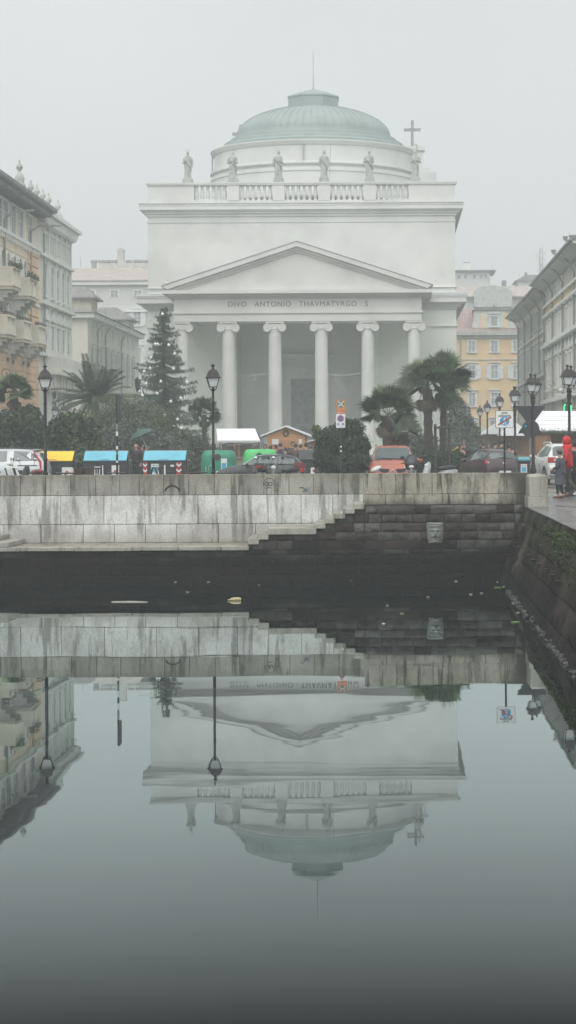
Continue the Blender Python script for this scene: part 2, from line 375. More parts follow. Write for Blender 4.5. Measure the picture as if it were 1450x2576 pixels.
# ---- right embankment ---------------------------------------------------------
t = NT('embankment_stone'); z = t.z(); isl = t.n('NewGeometry').outputs['Random Per Island']
c = t.ramp(t.noise(.9, 6, stretch=(1, .6, .6)), [(.36, (.006, .005, .004)), (.5, (.020, .014, .012)), (.6, (.048, .038, .031)), (.7, (.11, .10, .085))])
c = t.mix(.9, c, t.ramp(t.noise(7, 6), [(.32, (.5,) * 3), (.62, (1.3,) * 3)]), 'MULTIPLY')
c = t.mix(1., c, t.ramp(isl, [(0, (.75,) * 3), (1, (1.2,) * 3)]), 'MULTIPLY')
mo = t.math('MULTIPLY', t.val(t.noise(1.5, 5), .5, .62), t.val(z, .7, 1.5, .0, .9)); c = t.mix(mo, c, (.028, .042, .014, 1))
c = t.mix(t.val(t.math('ADD', z, t.math('MULTIPLY', t.noise(2, 4), .5)), .3, .95, .85, 0.), c, (.006, .006, .005, 1))
EMB = t.done(c, .85, 0, t.bump(t.noise(9, 6), 1., .05), Specular_IOR_Level=.1)
ew = thing('embankment_wall', (0, 0, 0), 'sloping mossy stone embankment wall along the right side of the canal', 'wall')
m = MB()
def wallx(z): return 2.80 + (QX - 2.80) * max(z, -.3) / 1.9
yy = -8.
rows = [-.3, .25, .72, 1.15, 1.55, GZ - .006]
for r, (za, zb) in enumerate(zip(rows[:-1], rows[1:])):
    y = -10 - r * .7
    while y < D1 + .1:
        L = U(1.4, 2.8); ye = min(y + L, D1 + .1); n = 6; k = len(m.v); off = U(-.02, .03)
        for i in range(n + 1):
            for j in range(4):
                fz, fy = j / 3, i / n; e = 0 if (i in (0, n) or j in (0, 3)) else 1
                zq = za + .01 + (zb - za - .02) * fz
                m.v.append((wallx(zq) - off * e - .03 * e + U(-.02, .02), y + .005 + (ye - y - .010) * fy + U(-.01, .01), zq))
        for i in range(n):
            for j in range(3):
                q = k + i * 4 + j; m.f.append((q, q + 4, q + 5, q + 1))
        y = ye
m.build('facing_stones', EMB, ew, smooth=60, fix=False)
m = MB(); m.prism([(wallx(-.3) + .03, -.5), (QX + .02, GZ - .4), (QX + .6, GZ - .4), (QX + .6, -.5)], -10, D1 + .4, 'y'); m.build('wall_core', _M['wall_core_mortar'], ew)
WET = stone_mat('wet_coping_stone', (.10, .10, .10), (.05, .045, .04, 1), -1, 0, rough=.22)
m = MB(); y = -10
while y < D2 - .1:
    ye = min(y + U(1.2, 2.2), D2 - .08)
    m.box(QX - .03, QX + .62, y + .006, ye - .006, GZ - .02, GZ + .022 + U(-.006, .006)); y = ye
m.build('coping', WET, ew, bevel=.03)
# rocks at the water line
t = NT('toe_rocks'); c = t.ramp(t.noise(3, 6), [(.42, (.010, .009, .008)), (.54, (.03, .028, .025)), (.64, (.09, .09, .085))])
TOE = t.done(c, .5, 0, t.bump(t.noise(14, 5), .7, .03))
m = MB(); y = 28.
while y < 50:
    r = U(.02, .055); rr = random.Random(int(y * 100))
    b = MB().ball((0, 0, 0), r, 7, 4, 1, U(1.6, 3.2), .8); b.v = [(v[0] * U(.75, 1.2), v[1] * U(.8, 1.2), v[2] * U(.75, 1.2)) for v in b.v]
    m.add(b, Matrix.Translation((wallx(0) - .03 + U(-.05, .05), y, U(-.03, .05)))); y += r * U(.7, 2.2)
tag(m.build('waterline_stones', TOE, smooth=180), 'rough pale encrusted rubble along the waterline of the right embankment', 'rubble', kind='stuff')
# moss and weeds hanging on the embankment
LEAFG = mat('moss_leaves', (.040, .065, .018), .8, .3, 6, island=.4)
m = MB()
for i in range(16000):
    y = random.choice([U(24, 46), U(28, 42), U(33, 41)]); zq = GZ - .10 - abs(random.gauss(0, .22)); n_ = .5 + .5 * sin(y * 1.7) * sin(y * .6 + 1)
    if random.random() > n_ or zq < .9: continue
    x = wallx(zq) - U(.02, .09); a = U(0, 6.28); L = U(.015, .06)
    p = Vector((x, y, zq)); d = Vector((U(-1, .2), cos(a), U(-1, .5))).normalized() * L; w_ = Vector((U(-1, 1), U(-1, 1), U(-1, 1))).normalized() * L * .4
    m.quad(p, p + d * .5 + w_, p + d, p + d * .5 - w_)
tag(m.build('moss', LEAFG, smooth=0, fix=False), 'tufts of green moss and weeds clinging to the right embankment wall', 'moss', kind='stuff')
IRON = mat('rusty_iron', (.035, .025, .02), .55, .3, 8, .3, 40, metal=.6)
mr = thing('mooring_hook', (0, 0, 0), 'rusty iron mooring hook with a hanging ring on the embankment wall', 'hook')
m = MB(); m.box(-.13, .02, -.06, .06, -.02, .02); m.build('bracket', IRON, mr, bevel=.01)
m = MB(); m.tube([(-.07, .02 + .04 * sin(t_ * pi / 6), -.045 + .045 * cos(t_ * pi / 6)) for t_ in range(13)], .008, 6); m.build('ring', IRON, mr)
def hookpos(X, Y):
    for q in range(200):
        D = 30 + q * .15; s = F / D; p = P(X, Y, s)
        if p.x >= wallx(p.z): return (wallx(p.z) + .0, D, p.z)
    return (3.1, D, 1.1)
hk = [(300, 592), (325, 618), (360, 645), (430, 705), (465, 742), (510, 775), (560, 818), (612, 860), (665, 905), (377, 488), (672, 690)]
for i, (a, b) in enumerate(hk):
    q = hookpos(1198.3 + a / 3.033, 1163.7 + b / 3.033)
    if i == 0: mr.location = q; mr['label'] = 'iron mooring hooks in a sloping row on the right embankment wall'; mr['group'] = 'mooring hooks on the embankment'
    else: place(mr, q, 'iron mooring hooks in a sloping row on the right embankment wall')
# ---- mask fountain head -----------------------------------------------------
MASK = stone_mat('mask_stone', (.20, .21, .195), (.05, .045, .04, 1), -1, 0, streak=.6)
q = P(1095.5, 1341, 97.6); mh = thing('stone_mask', (q.x, yr - .03, q.z), 'carved bearded face with curly hair set in the dark rubble wall', 'sculpture')
m = MB(); NX, NZ = 34, 40; hw, hh = .215, .27
def gs(x, z, cx, cz, rx, rz): return math.exp(-((x - cx) / rx) ** 2 - ((z - cz) / rz) ** 2)
CURL = [(-.85 + .19 * i, .86 + U(-.04, .04)) for i in range(10)] + [(-.75 + .21 * i, .66 + U(-.05, .05)) for i in range(8)] + [(s__ * .86, .45 - .24 * i) for i in range(5) for s__ in (-1, 1)] + [(-.45 + .22 * i, -.88 + U(-.03, .03)) for i in range(5)]
for j in range(NZ + 1):
    for i in range(NX + 1):
        u, v = -1 + 2 * i / NX, -1 + 2 * j / NZ
        taper = 1 - .17 * max(0, -v) ** 1.6; x = u * hw * taper; zq = v * hh
        d = .10 * (1 - abs(u) ** 4) * (1 - .35 * max(0, -v) ** 2)                                   # block
        d += .05 * gs(u, v, 0, -.05, .55, .7)
        d -= .06 * (gs(u, v, -.32, .12, .15, .09) + gs(u, v, .32, .12, .15, .09)); d += .032 * (gs(u, v, -.32, .1, .09, .05) + gs(u, v, .32, .1, .09, .05))
        d += .03 * (gs(u, v, -.3, .27, .25, .06) + gs(u, v, .3, .27, .25, .06)) + .075 * gs(u, v, 0, -.08, .1, .2) + .03 * gs(u, v, 0, -.2, .17, .06)
        d += .035 * (gs(u, v, -.3, -.33, .25, .06) + gs(u, v, .3, -.33, .25, .06)); d -= .05 * gs(u, v, 0, -.42, .22, .05)
        d += .03 * gs(u, v, 0, -.52, .2, .06) + .03 * gs(u, v, 0, -.78, .45, .2)
        for (a_, b_) in CURL: d += .034 * gs(u, v, a_, b_, .10, .085)
        m.v.append((x + U(-.001, .001), -d * 1.35 + U(-.003, .003), zq))
for j in range(NZ):
    for i in range(NX): k = j * (NX + 1) + i; m.f.append((k, k + 1, k + NX + 2, k + NX + 1))
m.build('face', MASK, mh, smooth=80)
m = MB(); m.box(-.15, .15, -.01, .05, -.2, .26); m.build('backing_block', MASK, mh, bevel=.01)
# ---- floating litter -----------------------------------------------------------
LW = mat('pale_litter', (.55, .55, .5), .6, .2, 20); LY = mat('yellow_plastic', (.40, .34, .19), .35, .2, 20); LGn = mat('green_leaf_litter', (.12, .22, .05), .6, .2, 20)
def water_at(X, Y): s = (Y - HY) / CAMZ; return ((X - VX) / s, F / s)
x, y = water_at(590, 1509); m = MB()
m.tube([(-.17, 0, .02), (-.12, 0, .02), (-.08, .01, .025), (-.0, 0, .03), (.09, 0, .03), (.13, -.01, .025)], [.012, .016, .04, .046, .044, .03], 9)
m.xf(Matrix.Rotation(.15, 4, 'Z'))
tag(m.build('plastic_bottle', LY, loc=(x, y, 0)), 'yellowish plastic bottle floating on the dark canal water', 'bottle')
x, y = water_at(326, 1511); m = MB().tube([(-.42, 0, .008), (0, .03, .01), (.4, -.08, .008)], [.008, .011, .006], 6)
tag(m.build('floating_stick', LW, loc=(x, y, 0)), 'long thin pale stick floating on the dark water at left', 'stick')
for X, Y, r, mt in ((1146, 1464, .03, LW), (1075, 1503, .03, LY), (973, 1523, .035, LW), (1008, 1544, .04, LY), (1183, 1497, .05, LW), (1265, 1478, .04, LW), (1295, 1568, .07, LGn), (1290, 1520, .03, LW), (440, 1462, .03, LW), (523, 1462, .03, LW),
                    (470, 1487, .03, LW), (880, 1460, .03, LW), (1251, 1480, .09, LGn), (1300, 1544, .03, LY), (1210, 1494, .03, LW), (962, 1570, .03, LW), (1250, 1466, .02, LW), (585, 1546, .02, LY), (650, 1470, .02, LW)):
    x, y = water_at(X, Y); m = MB(); n = 7; k = [(r * U(.6, 1.6) * cos(i * 6.28 / n), r * U(.5, 1) * sin(i * 6.28 / n) * 2.) for i in range(n)]
    m.prism(k, .003, .012, 'z'); m.xf(Matrix.Rotation(U(-.1, .1), 4, 'X'))
    tag(m.build('floating_litter', mt, loc=(x, y, .006), smooth=0), 'small scraps of litter and leaves scattered on the dark canal water', 'litter', 'litter scraps floating on the canal')
x, y = (1019 - VX) / 99, 0
q = P(859, 1284, 97); m = MB().ball((0, 0, .04), .05, 8, 6, 1.8, 1, .8).ball((.07, 0, .085), .03, 8, 5).cyl((-.05, 0, .04), (-.14, 0, .02), .02, .006, 6).cyl((.095, 0, .085), (.12, 0, .08), .007, .002, 5)
tag(m.build('crumpled_paper', mat('white_paper', (.75, .75, .72), .6), loc=(ST[2][0] + .33, yr + .1, ST[2][3])), 'scrap of white crumpled paper lying on a stone step of the stairs', 'paper')
# ---- church ------------------------------------------------------------------
CX, CD = -6.7, F / 33.3
ch = thing('church', (CX, CD, GZ), 'white neoclassical church with columned portico, statues on the balustrade and a green dome', 'church')
PL = mat('pale_church_plaster', (.62, .625, .605), .8, .07, .5, .1, 6); PLG = mat('greenish_church_plaster', (.74, .775, .735), .85, .06, .3, .1, 6)
PLD = mat('pale_porch_plaster', (.84, .87, .85), .85, .06, .3, .1, 6); ROOFG = mat('lead_flashing', (.36, .38, .38), .6, .15, 1.)  # PLD: even pale plaster of the porch wall and ceiling
COP = mat('copper_green_roof', (.27, .325, .315), .6, .07, .8, .15, 4); DOORW = mat('old_grey_green_door', (.36, .40, .395), .6, .2, 3)
HW = 11.6
ZZ = lambda Y, s=33.3: CAMZ + (HY - Y) / s - GZ      # height above the ground for a row of the photo
# body (upper)
m = MB(); m.box(-HW, HW, 0, 42, ZZ(733), ZZ(512)); m.build('upper_wall', PL, ch)
# lower body: side blocks with a recessed porch between them
m = MB(); zl = ZZ(733) - .004; hw2 = HW + .06
for sx in (-1, 1): m.box(min(sx * 5.0, sx * hw2), max(sx * 5.0, sx * hw2), -.05, 42, 0, zl)
m.build('lower_wall', PLG, ch)
m = MB(); m.box(-4.998, 4.998, 5.5, 6.2, 0, zl); m.box(-4.998, 4.998, -.05, 5.5, zl - 1.2, zl); m.build('porch_wall', PLD, ch)
for sx in (-1, 1):
    m = MB(); m.box(sx * 5.35 - .42, sx * 5.35 + .42, -.35, .1, 0, 10.45); m.box(sx * 5.35 - .52, sx * 5.35 + .52, -.42, .1, 10.1, 10.3); m.build('pilaster', PLG, ch)
def cornice(m, hw, y0, y1, ztop, proj, th, n=3):
    """stepped cornice round three sides"""
    z = ztop
    for i, (p, h) in enumerate(th):
        m.box(-hw - proj * p, hw + proj * p, y0 - proj * p, y1, z - h, z - .0); z -= h + .0
m = MB(); z1 = ZZ(513)
cornice(m, HW, 0, 42, z1, .62, [(1, .12), (.94, .30), (.70, .10), (.45, .16), (.2, .2)])
m.box(-HW - .06, HW + .06, -.06, 42, ZZ(558), ZZ(555)); m.build('upper_cornice', PL, ch)
m = MB(); m.box(-HW - .66, HW + .66, -.66, 42.1, z1 + .002, z1 + .06); m.build('cornice_flashing', ROOFG, ch)
m = MB(); z2 = ZZ(737, 34)
for sx in (-1, 1):
    for p, h0, h1 in ((.86, 0, .12), (.8, .12, .52), (.55, .52, .66), (.36, .66, .82), (.16, .82, 1.0)):
        a, b = sorted((sx * 8.6, sx * (HW + p))); m.box(a, b, -p - .05, 42, z2 - h1, z2 - h0)
m.build('lower_cornice', PL, ch)
m = MB()
for sx in (-1, 1):
    a, b = sorted((sx * 8.6, sx * (HW + .9))); m.prism([(-.95, z2 + .004), (0.0, z2 + .004), (0.0, z2 + .28)], a, b, 'x')
    a, b = sorted((sx * (HW + .9), sx * HW)); m.box(a, b, 0, 42, z2 + .004, z2 + .05)
m.build('cornice_roof', ROOFG, ch)
m = MB(); m.box(-HW - .12, HW + .12, -.14, 42, ZZ(733) + .3, ZZ(733) + .36); m.box(-HW - .16, -8, -.2, 42, ZZ(822), ZZ(818)); m.box(8, HW + .16, -.2, 42, ZZ(822), ZZ(818)); m.build('string_course', PLG, ch)
# balustrade with pedestals
zb0, zb1 = ZZ(508), ZZ(457)
bal = MB(); bal.box(-HW, HW, 0.02, .6, zb0 - .1, zb0 + .18); bal.box(-HW - .1, HW + .12, -.08, .7, zb1 - .2, zb1 - .1); bal.box(-HW - .16, HW + .16, -.12, .74, zb1 - .1, zb1)
for sx in (-1, 1):
    a, b = sorted((sx * 8.1, sx * HW)); bal.box(a, b, .03, .62, zb0 + .18, zb1 - .2); bal.box(sx * (HW - .3) - .3, sx * (HW - .3) + .3, .62, 42, zb0 - .1, zb1 - .06)
ped = [-8.6, -5.16, -1.72, 1.72, 5.16, 8.6]
for p in ped[1:-1]: bal.box(p - .45, p + .45, -.02, .64, zb0 + .17, zb1 - .199)
bo = bal.build('balustrade', PL, ch)
for a, b in zip(ped[:-1], ped[1:]):
    for i in range(6):
        x = a + .45 + (b - a - .9) * (i + .5) / 6; h = zb1 - .2 - zb0 - .18; m = MB()
        m.lathe((x, .3, zb0 + .18), [(.16, 0), (.16, .07), (.10, .12), (.13, .22), (.175, h * .35), (.16, h * .5), (.09, h * .82), (.12, h * .88), (.16, h * .93), (.16, h)], 10)
        m.build('baluster', PL, bo)
# pediment and entablature of the portico
sp = 35.1; yp = F / sp - CD
PX = -.0
m = MB(); zt = ZZ(727, sp); hwp = 9.69; zap = ZZ(606, sp); th = .72
m.prism([(-hwp, zt), (hwp, zt), (hwp, zt + .28), (0, zap), (-hwp, zt + .28)], yp + .55, 0, 'y')
m.build('tympanum', PL, ch)
m = MB()
for sx in (-1, 1):
    for o, (a, b) in ((0, (0., .34)), (.25, (.34, .55)), (.42, (.55, .72))):
        sl_ = (zap - zt - .28) / hwp
        m.prism([(0, zap - a), (sx * (hwp - a * 1.), zt + .28 - a + a * sl_ * 1.0), (sx * (hwp - b), zt + .28 - b + b * sl_), (0, zap - b)], yp + o, yp + .6, 'y')
m.build('raking_cornice', PL, ch)
m = MB()
for sx in (-1, 1): m.prism([(0, zap + .002), (sx * (hwp + .06), zt + .28 + .002), (sx * (hwp + .06), zt + .33), (0, zap + .07)], yp - .04, 0, 'y')
m.build('pediment_roof', ROOFG, ch)
m = MB(); m.box(-hwp, hwp, yp, 0, zt - .26, zt - .004); m.box(-hwp + .35, hwp - .35, yp + .3, 0, zt - .4, zt - .26); m.box(-hwp + .55, hwp - .55, yp + .55, 0, zt - .52, zt - .4)
m.build('horizontal_cornice', PL, ch)
zE0, zE1 = ZZ(805, sp), zt - .52; he = 8.93
m = MB(); m.box(-he, he, yp + .8, yp + 2.0, ZZ(784, sp), zE1); m.box(-he - .1, he + .1, yp + .7, yp + 2.1, ZZ(785, sp), ZZ(779.5, sp)); m.box(-he, he, yp + .82, yp + 2., zE0, ZZ(785, sp) - .002)
for sx in (-1, 1): m.box(min(sx * he, sx * (he - 1.2)), max(sx * he, sx * (he - 1.2)), yp + 2.0, 0, zE0, zE1)
m.build('entablature', PL, ch)
m = MB(); m.box(-he + 1.2, he - 1.2, yp + 2.0, 0, zE0 + .25, zE0 + .5); m.build('portico_ceiling', PLD, ch)
def text3(body, size, mat_, parent, loc, rot=(pi / 2, 0, 0), name='lettering', ext=.004, space=1., align='CENTER', off=0.):
    c = bpy.data.curves.new(name, 'FONT'); c.body = body; c.size = size; c.extrude = ext; c.align_x = align; c.space_character = space; c.offset = off
    o = bpy.data.objects.new(name + '_tmp', c); C.objects.link(o); dg = bpy.context.evaluated_depsgraph_get()
    me = bpy.data.meshes.new_from_object(o.evaluated_get(dg)); bpy.data.objects.remove(o); me.materials.clear(); me.materials.append(mat_)
    b = bpy.data.objects.new(name, me); C.objects.link(b); b.parent = parent; b.location = loc; b.rotation_euler = rot; return b
LET = mat('dark_inscription_metal', (.10, .11, .11), .6)
tx = text3('DIVO   ANTONIO · THAVMATVRGO · S', .52, LET, ch, (.02, yp + .79, ZZ(767.5, sp)), space=1.12, name='inscription', ext=.01)
bb = [v.co.x for v in tx.data.vertices]; wid = max(bb) - min(bb); tx.scale = (10.05 / wid, 1, 1)
# columns
colx = [-8.4, -5.04, -1.68, 1.68, 5.04, 8.4]
zc0 = 1.1; zc1 = ZZ(805.5, sp)
cl0 = None
for x in colx:
    yc = yp + 1.4; h = zc1 - zc0
    if cl0 is None:
        m = MB(); prof = [(.66, 0), (.66, .12), (.60, .2), (.52, .28)] + [(.505 - .055 * (i / 8) ** 1.4, .3 + (h - 1.0) * i / 8) for i in range(9)] + [(.48, h - .68), (.44, h - .6)]
        m.lathe((0, 0, 0), prof, 24); co = m.build('column', PL, ch, loc=(x, yc, zc0))
        cp = MB(); zc = h - .36
        for sx in (-1, 1):
            for yy_ in (-.52,):
                cp.cyl((sx * .53, -.50, zc - .06), (sx * .53, .50, zc - .06), .30, .30, 18)
                pts = [(sx * .53 + (.25 - .022 * i) * cos(i * .7) * sx, -.515, zc - .06 + (.25 - .022 * i) * sin(i * .7)) for i in range(10)]
                cp.tube(pts, .018, 5)
        cp.box(-.62, .62, -.47, .47, zc - .04, zc + .2); cp.box(-.66, .66, -.55, .55, zc + .24, zc + .36); cp.lathe((0, 0, zc - .3), [(.44, 0), (.5, .08), (.52, .16), (.46, .26)], 20)
        cap0 = cp.build('capital', PL, co); cl0 = co
        o = co
    else:
        o = co.copy(); C.objects.link(o); o.parent = ch; o.location = (x, yc, zc0); k = cap0.copy(); C.objects.link(k); k.parent = o
# steps in front
m = MB()
for i in range(6): m.box(-9.8 + i * .0, 9.8, yp - 1.2 + i * .35, -.06, i * .18, (i + 1) * .18)
m.build('front_steps', PLG, ch)
# door and its frame on the back wall of the porch
sd = F / (CD + 5.5); dz = ZZ(952, sd)
m = MB(); m.box(-1.12, 1.12, 5.36, 5.5, 1.0, dz)
for i in range(4):
    for sx in (-1, 1): m.box(sx * .58 - .38, sx * .58 + .38, 5.33, 5.37, 1.35 + i * 1.5, 2.6 + i * 1.5)
m.build('door', DOORW, ch)
m = MB()
for sx in (-1, 1): m.box(sx * 1.32 - .2, sx * 1.32 + .2, 5.25, 5.5, 1.0, dz)
m.box(-1.6, 1.6, 5.22, 5.5, dz, dz + .9); m.box(-1.75, 1.75, 5.1, 5.5, dz + .9, dz + 1.1); m.box(-1.6, 1.6, 5.25, 5.5, dz + 1.1, dz + 1.6); m.box(-2.3, 2.3, 4.8, 5.5, dz + 1.6, dz + 1.9)
m.build('door_frame', PLG, ch)
m = MB(); m.lathe((0, 0, 0), [(.28, 0), (.3, .04), (.2, .1), (.05, .12)], 14); m.xf(Matrix.Translation((0, 5.2, dz + .55)) @ Matrix.Rotation(pi / 2, 4, 'X')); m.build('crest', PLG, ch)
# drum, dome, lantern
yd = F / 28.6 - CD; sd = 28.6; dd = lambda Y: ZZ(Y, sd)
m = MB(); m.lathe((0, yd, 0), [(8.95, dd(520)), (8.95, dd(462)), (9.05, dd(460)), (9.05, dd(452)), (8.8, dd(450)), (8.8, dd(446)), (9.08, dd(443)), (9.08, dd(439)), (8.72, dd(436)), (8.72, dd(398)), (8.85, dd(396)), (8.95, dd(392)), (9.05, dd(388)), (9.05, dd(385.5)), (8.5, dd(384))], 96)
m.build('drum', PL, ch, smooth=25)
dm = MB(); R1 = [(8.25, dd(386)), (8.3, dd(377)), (7.9, dd(372)), (7.85, dd(366)), (7.35, dd(362)), (7.3, dd(355)), (6.9, dd(352)), (6.85, dd(346))] 
import math as _m
r0, z0, r1_, z1_ = 6.75, dd(345), 2.2, dd(271)
for i in range(15):
    a = i / 14; an = a * (pi / 2) * .86; rr = r0 * cos(an); zz_ = z0 + (z1_ - z0) * sin(an) / sin(pi / 2 * .86)
    R1.append((max(rr * 1.0, 2.1), zz_))
dm.lathe((0, yd, 0), R1, 96); dm.build('dome', COP, ch, smooth=25)
m = MB()
for i in range(64):
    a = 2 * pi * i / 64
    for (ra, za), (rb, zb) in zip(R1[8:-1], R1[9:]):
        if rb < 2.3: break
        m.cyl((ra * cos(a), yd + ra * sin(a), za + .01), (rb * cos(a), yd + rb * sin(a), zb + .01), .045, .045, 4, False)
m.build('seams', COP, ch)
m = MB(); m.lathe((0, yd, 0), [(2.35, dd(274)), (2.35, dd(250)), (2.42, dd(248)), (2.42, dd(245)), (1.2, dd(232)), (.12, dd(224)), (.1, dd(222))], 8, a0=pi / 8); m.build('lantern', COP, ch, smooth=20)
m = MB(); m.cyl((0, yd, dd(224)), (0, yd, dd(124)), .05, .02, 6); m.build('lightning_rod', ROOFG, ch)
m = MB(); m.cyl((-.55, yd - 8.8, dd(445)), (-.55, yd - 8.8, dd(392)), .07, .07, 6); m.cyl((-8.9, yd - .2, dd(445)), (-8.9, yd - .2, dd(392)), .07, .07, 6); m.build('drainpipe', ROOFG, ch)
# bell gables with crosses behind
for X, top in ((606, 314), (1037.5, 303)):
    q = P(X, top, 27.); lx = q.x - CX; ly = q.y - CD; zt_ = q.z - GZ; m = MB()
    m.box(lx - .13, lx + .13, ly - .13, ly + .13, zt_ - 2.6, zt_); m.box(lx - .78, lx + .78, ly - .12, ly + .12, zt_ - 1.0, zt_ - .74); m.build('cross', mat('weathered_cross', (.26, .27, .27), .7), ch)
    b = MB(); b.box(lx - .7, lx + 1.0, ly - .6, ly + .6, zt_ - 6.2, zt_ - 2.9); b.box(lx - .9, lx + 1.15, ly - .8, ly + .8, zt_ - 2.9, zt_ - 2.5); b.box(lx - 1.2, lx + 2.2, ly - .9, ly + .9, zt_ - 9, zt_ - 4.9)
    b.box(lx + .9, lx + 1.6, ly - .7, ly + .7, zt_ - 4.9, zt_ - 4.5); b.build('bell_gable', PL, ch)
# statues: draped standing figures
STAT = mat('weathered_statue_stone', (.40, .41, .39), .85, .2, 3)
def statue(i, x):
    r = random.Random(i * 13 + 5); root = thing('statue', (CX + x, CD + .3, GZ + zb1), '', 'statue', 'saint statues on the church balustrade')
    m = MB(); m.box(-.38, .38, -.34, .34, 0, .3); m.box(-.3, .3, -.28, .28, .3, .42); m.build('plinth', STAT, root, bevel=.02)
    m = MB(); lean = r.uniform(-.06, .06); n = 20; H = 2.08
    prof = [(0, .27, .22), (.15, .26, .21), (.5, .235, .19), (.9, .25, .19), (1.15, .245, .17), (1.4, .28, .17), (1.55, .30, .17), (1.66, .26, .15), (1.73, .12, .10), (1.78, .075, .08), (1.82, .085, .10), (1.90, .115, .125), (1.99, .115, .13), (2.06, .08, .09), (H, .01, .01)]
    k = 0
    for z, a, b in prof:
        fold = .022 if z < 1.5 else 0
        for j in range(n):
            t_ = 2 * pi * j / n; w = 1 + fold / a * sin(j * 2.5 + z * 1.5 + i) * 1.6
            m.v.append((a * w * cos(t_) + lean * sin(z * 1.6), b * w * sin(t_), .42 + z * .96))
    for q_ in range(len(prof) - 1):
        for j in range(n): j2 = (j + 1) % n; m.f.append((q_ * n + j, q_ * n + j2, (q_ + 1) * n + j2, (q_ + 1) * n + j))
    # arms folded under the drapery
    for sx in (-1, 1):
        bend = r.choice([0, 1]) if i != 4 else 1
        sh = (sx * .26 + lean, 0, .42 + 1.46); el = (sx * .34 + lean, -.02, .42 + 1.08); ha = (sx * (.08 if bend else .33) + lean, -.25 if bend else -.06, .42 + (1.2 if bend else .82))
        m.tube([sh, el, ha], [.1, .085, .05], 8); m.ball(ha, .06, 8, 5)
    m.tube([(-.24 + lean, -.1, 1.85), (0, -.22, 1.5), (.24, -.18, 1.25), (.26, -.05, .9)], [.06, .075, .08, .05], 7)
    m.ball((lean, -.13, .42 + 1.88), .025, 6, 4)
    b_ = m.build('figure', STAT, root, smooth=60)
    m = MB(); N = 16
    pts = [(lean + .2 * cos(2 * pi * j / N), .02, .42 + 2.0 + .09 + .07 * sin(2 * pi * j / N)) for j in range(N + 1)]
    m.tube(pts, .012, 4); m.build('halo', ROOFG, root)
    return root
sl_lab = ['statue of a robed saint at the left end of the church balustrade', 'statue second from the left, robed saint before the left edge of the drum', 'statue third from the left, robed saint above the left half of the pediment',
          'haloed statue holding a tall staff, right of the dome centre line', 'statue fifth from the left, with both hands folded at the chest', 'statue at the right end of the balustrade, just before the large cross']
for i, x in enumerate(ped):
    o = statue(i, x); o['label'] = sl_lab[i]
    if i == 3: m = MB().cyl((.42, -.1, .42), (.5, -.1, 2.95), .02, .02, 5); m.build('staff', ROOFG, o)
    if i == 5: m = MB().tube([(.1, -.1, 2.1), (.2, -.12, 2.6), (.06, -.1, 2.85)], [.06, .05, .08], 6); m.build('raised_arm', STAT, o)
# festive light figures hung between the columns
FL = mat('tiny_white_lamps', (.9, .95, .95), .4, emit=.3)
for X0, lab in ((627, 'angel outline of small white lights hanging left of the church door'), (858, 'angel outline of small white lights hanging right of the church door')):
    m = MB(); sx = 1 if X0 < 700 else -1; sq = 34.4
    L = [(-17, 60), (-9, 45), (-4, 25), (0, 10), (7, -2), (13, -8), (16, 0), (17, 20), (20, 40), (22, 58), (12, 62), (0, 63), (-10, 62), (-17, 60)]
    L2 = [(-2, 55), (1, 35), (4, 18), (8, 8)]; L3 = [(8, 58), (8, 38), (10, 22), (12, 8)]; L4 = [(10, 20), (22, 14), (14, 6)]
    for ln in (L, L2, L3, L4):
        for a, b in zip(ln[:-1], ln[1:]):
            d = math.hypot(b[0] - a[0], b[1] - a[1]); n = max(2, int(d / 2.6))
            for i in range(n):
                u = i / n; q = P(X0 + sx * (a[0] + (b[0] - a[0]) * u) * .85, 945 + (a[1] + (b[1] - a[1]) * u) * .7, sq); m.ball((q.x, q.y, q.z), .014, 5, 3)
    m.tube([P(X0 - 56, 938, sq), P(X0, 946, sq), P(X0 + 58, 938, sq)], .008, 4); tag(m.build('light_decoration', FL, smooth=0), lab, 'light decoration', 'light angels in the church portico')
q = P(417, 717, 34.8); m = MB().ball((0, 0, .16), .1, 8, 6, 1.8, 1, .9).ball((.14, 0, .27), .06, 8, 5).cyl((-.1, 0, .15), (-.34, 0, .1), .05, .01, 6).cyl((.19, 0, .27), (.26, 0, .25), .015, .004, 5).cyl((0, .03, .1), (0, .03, 0), .01, .01, 4).cyl((0, -.03, .1), (0, -.03, 0), .01, .01, 4)
q = Vector((CX - hwp + .28, CD + yp + .3, GZ + zt + .28 + .1)); tag(m.build('seagull', mat('gull_feathers', (.6, .6, .58), .8), loc=q), 'small white gull perched on the left tip of the church pediment', 'bird')
# ---- town houses -------------------------------------------------------------
CREAM = mat('cream_plaster', (.76, .70, .58), .85, .08, .35); OCHRE = mat('ochre_orange_stone', (.70, .50, .33), .85, .1, .5, .3, 8)
WHITE_ST = mat('white_stone_trim', (.70, .72, .69), .8, .08, .5); GREENW = mat('greenish_white_plaster', (.69, .70, .64), .85, .08, .35)
GLASS = mat('dim_window_glass', (.30, .32, .325), .25, .1, 2.); WFRAME = mat('white_window_paint', (.6, .62, .62), .6)
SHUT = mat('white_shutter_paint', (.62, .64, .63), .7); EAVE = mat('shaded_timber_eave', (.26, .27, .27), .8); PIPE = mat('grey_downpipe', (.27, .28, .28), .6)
def tile_mat(name, c):
    t = NT(name); g = t.n('NewGeometry').outputs['Position']
    w = t.n('TexWave', {'Vector': g, 'Scale': 1.3, 'Distortion': .4, 'Detail': 1.}, wave_type='BANDS', bands_direction='X').outputs['Fac']
    cc = t.ramp(t.noise(1.2, 4), [(.3, tuple(x * .75 for x in c)), (.7, tuple(x * 1.2 for x in c))])
    cc = t.mix(.55, cc, t.ramp(w, [(.2, (.6,) * 3), (.8, (1.15,) * 3)]), 'MULTIPLY'); return t.done(cc, .85, 0, t.bump(w, .5, .08))
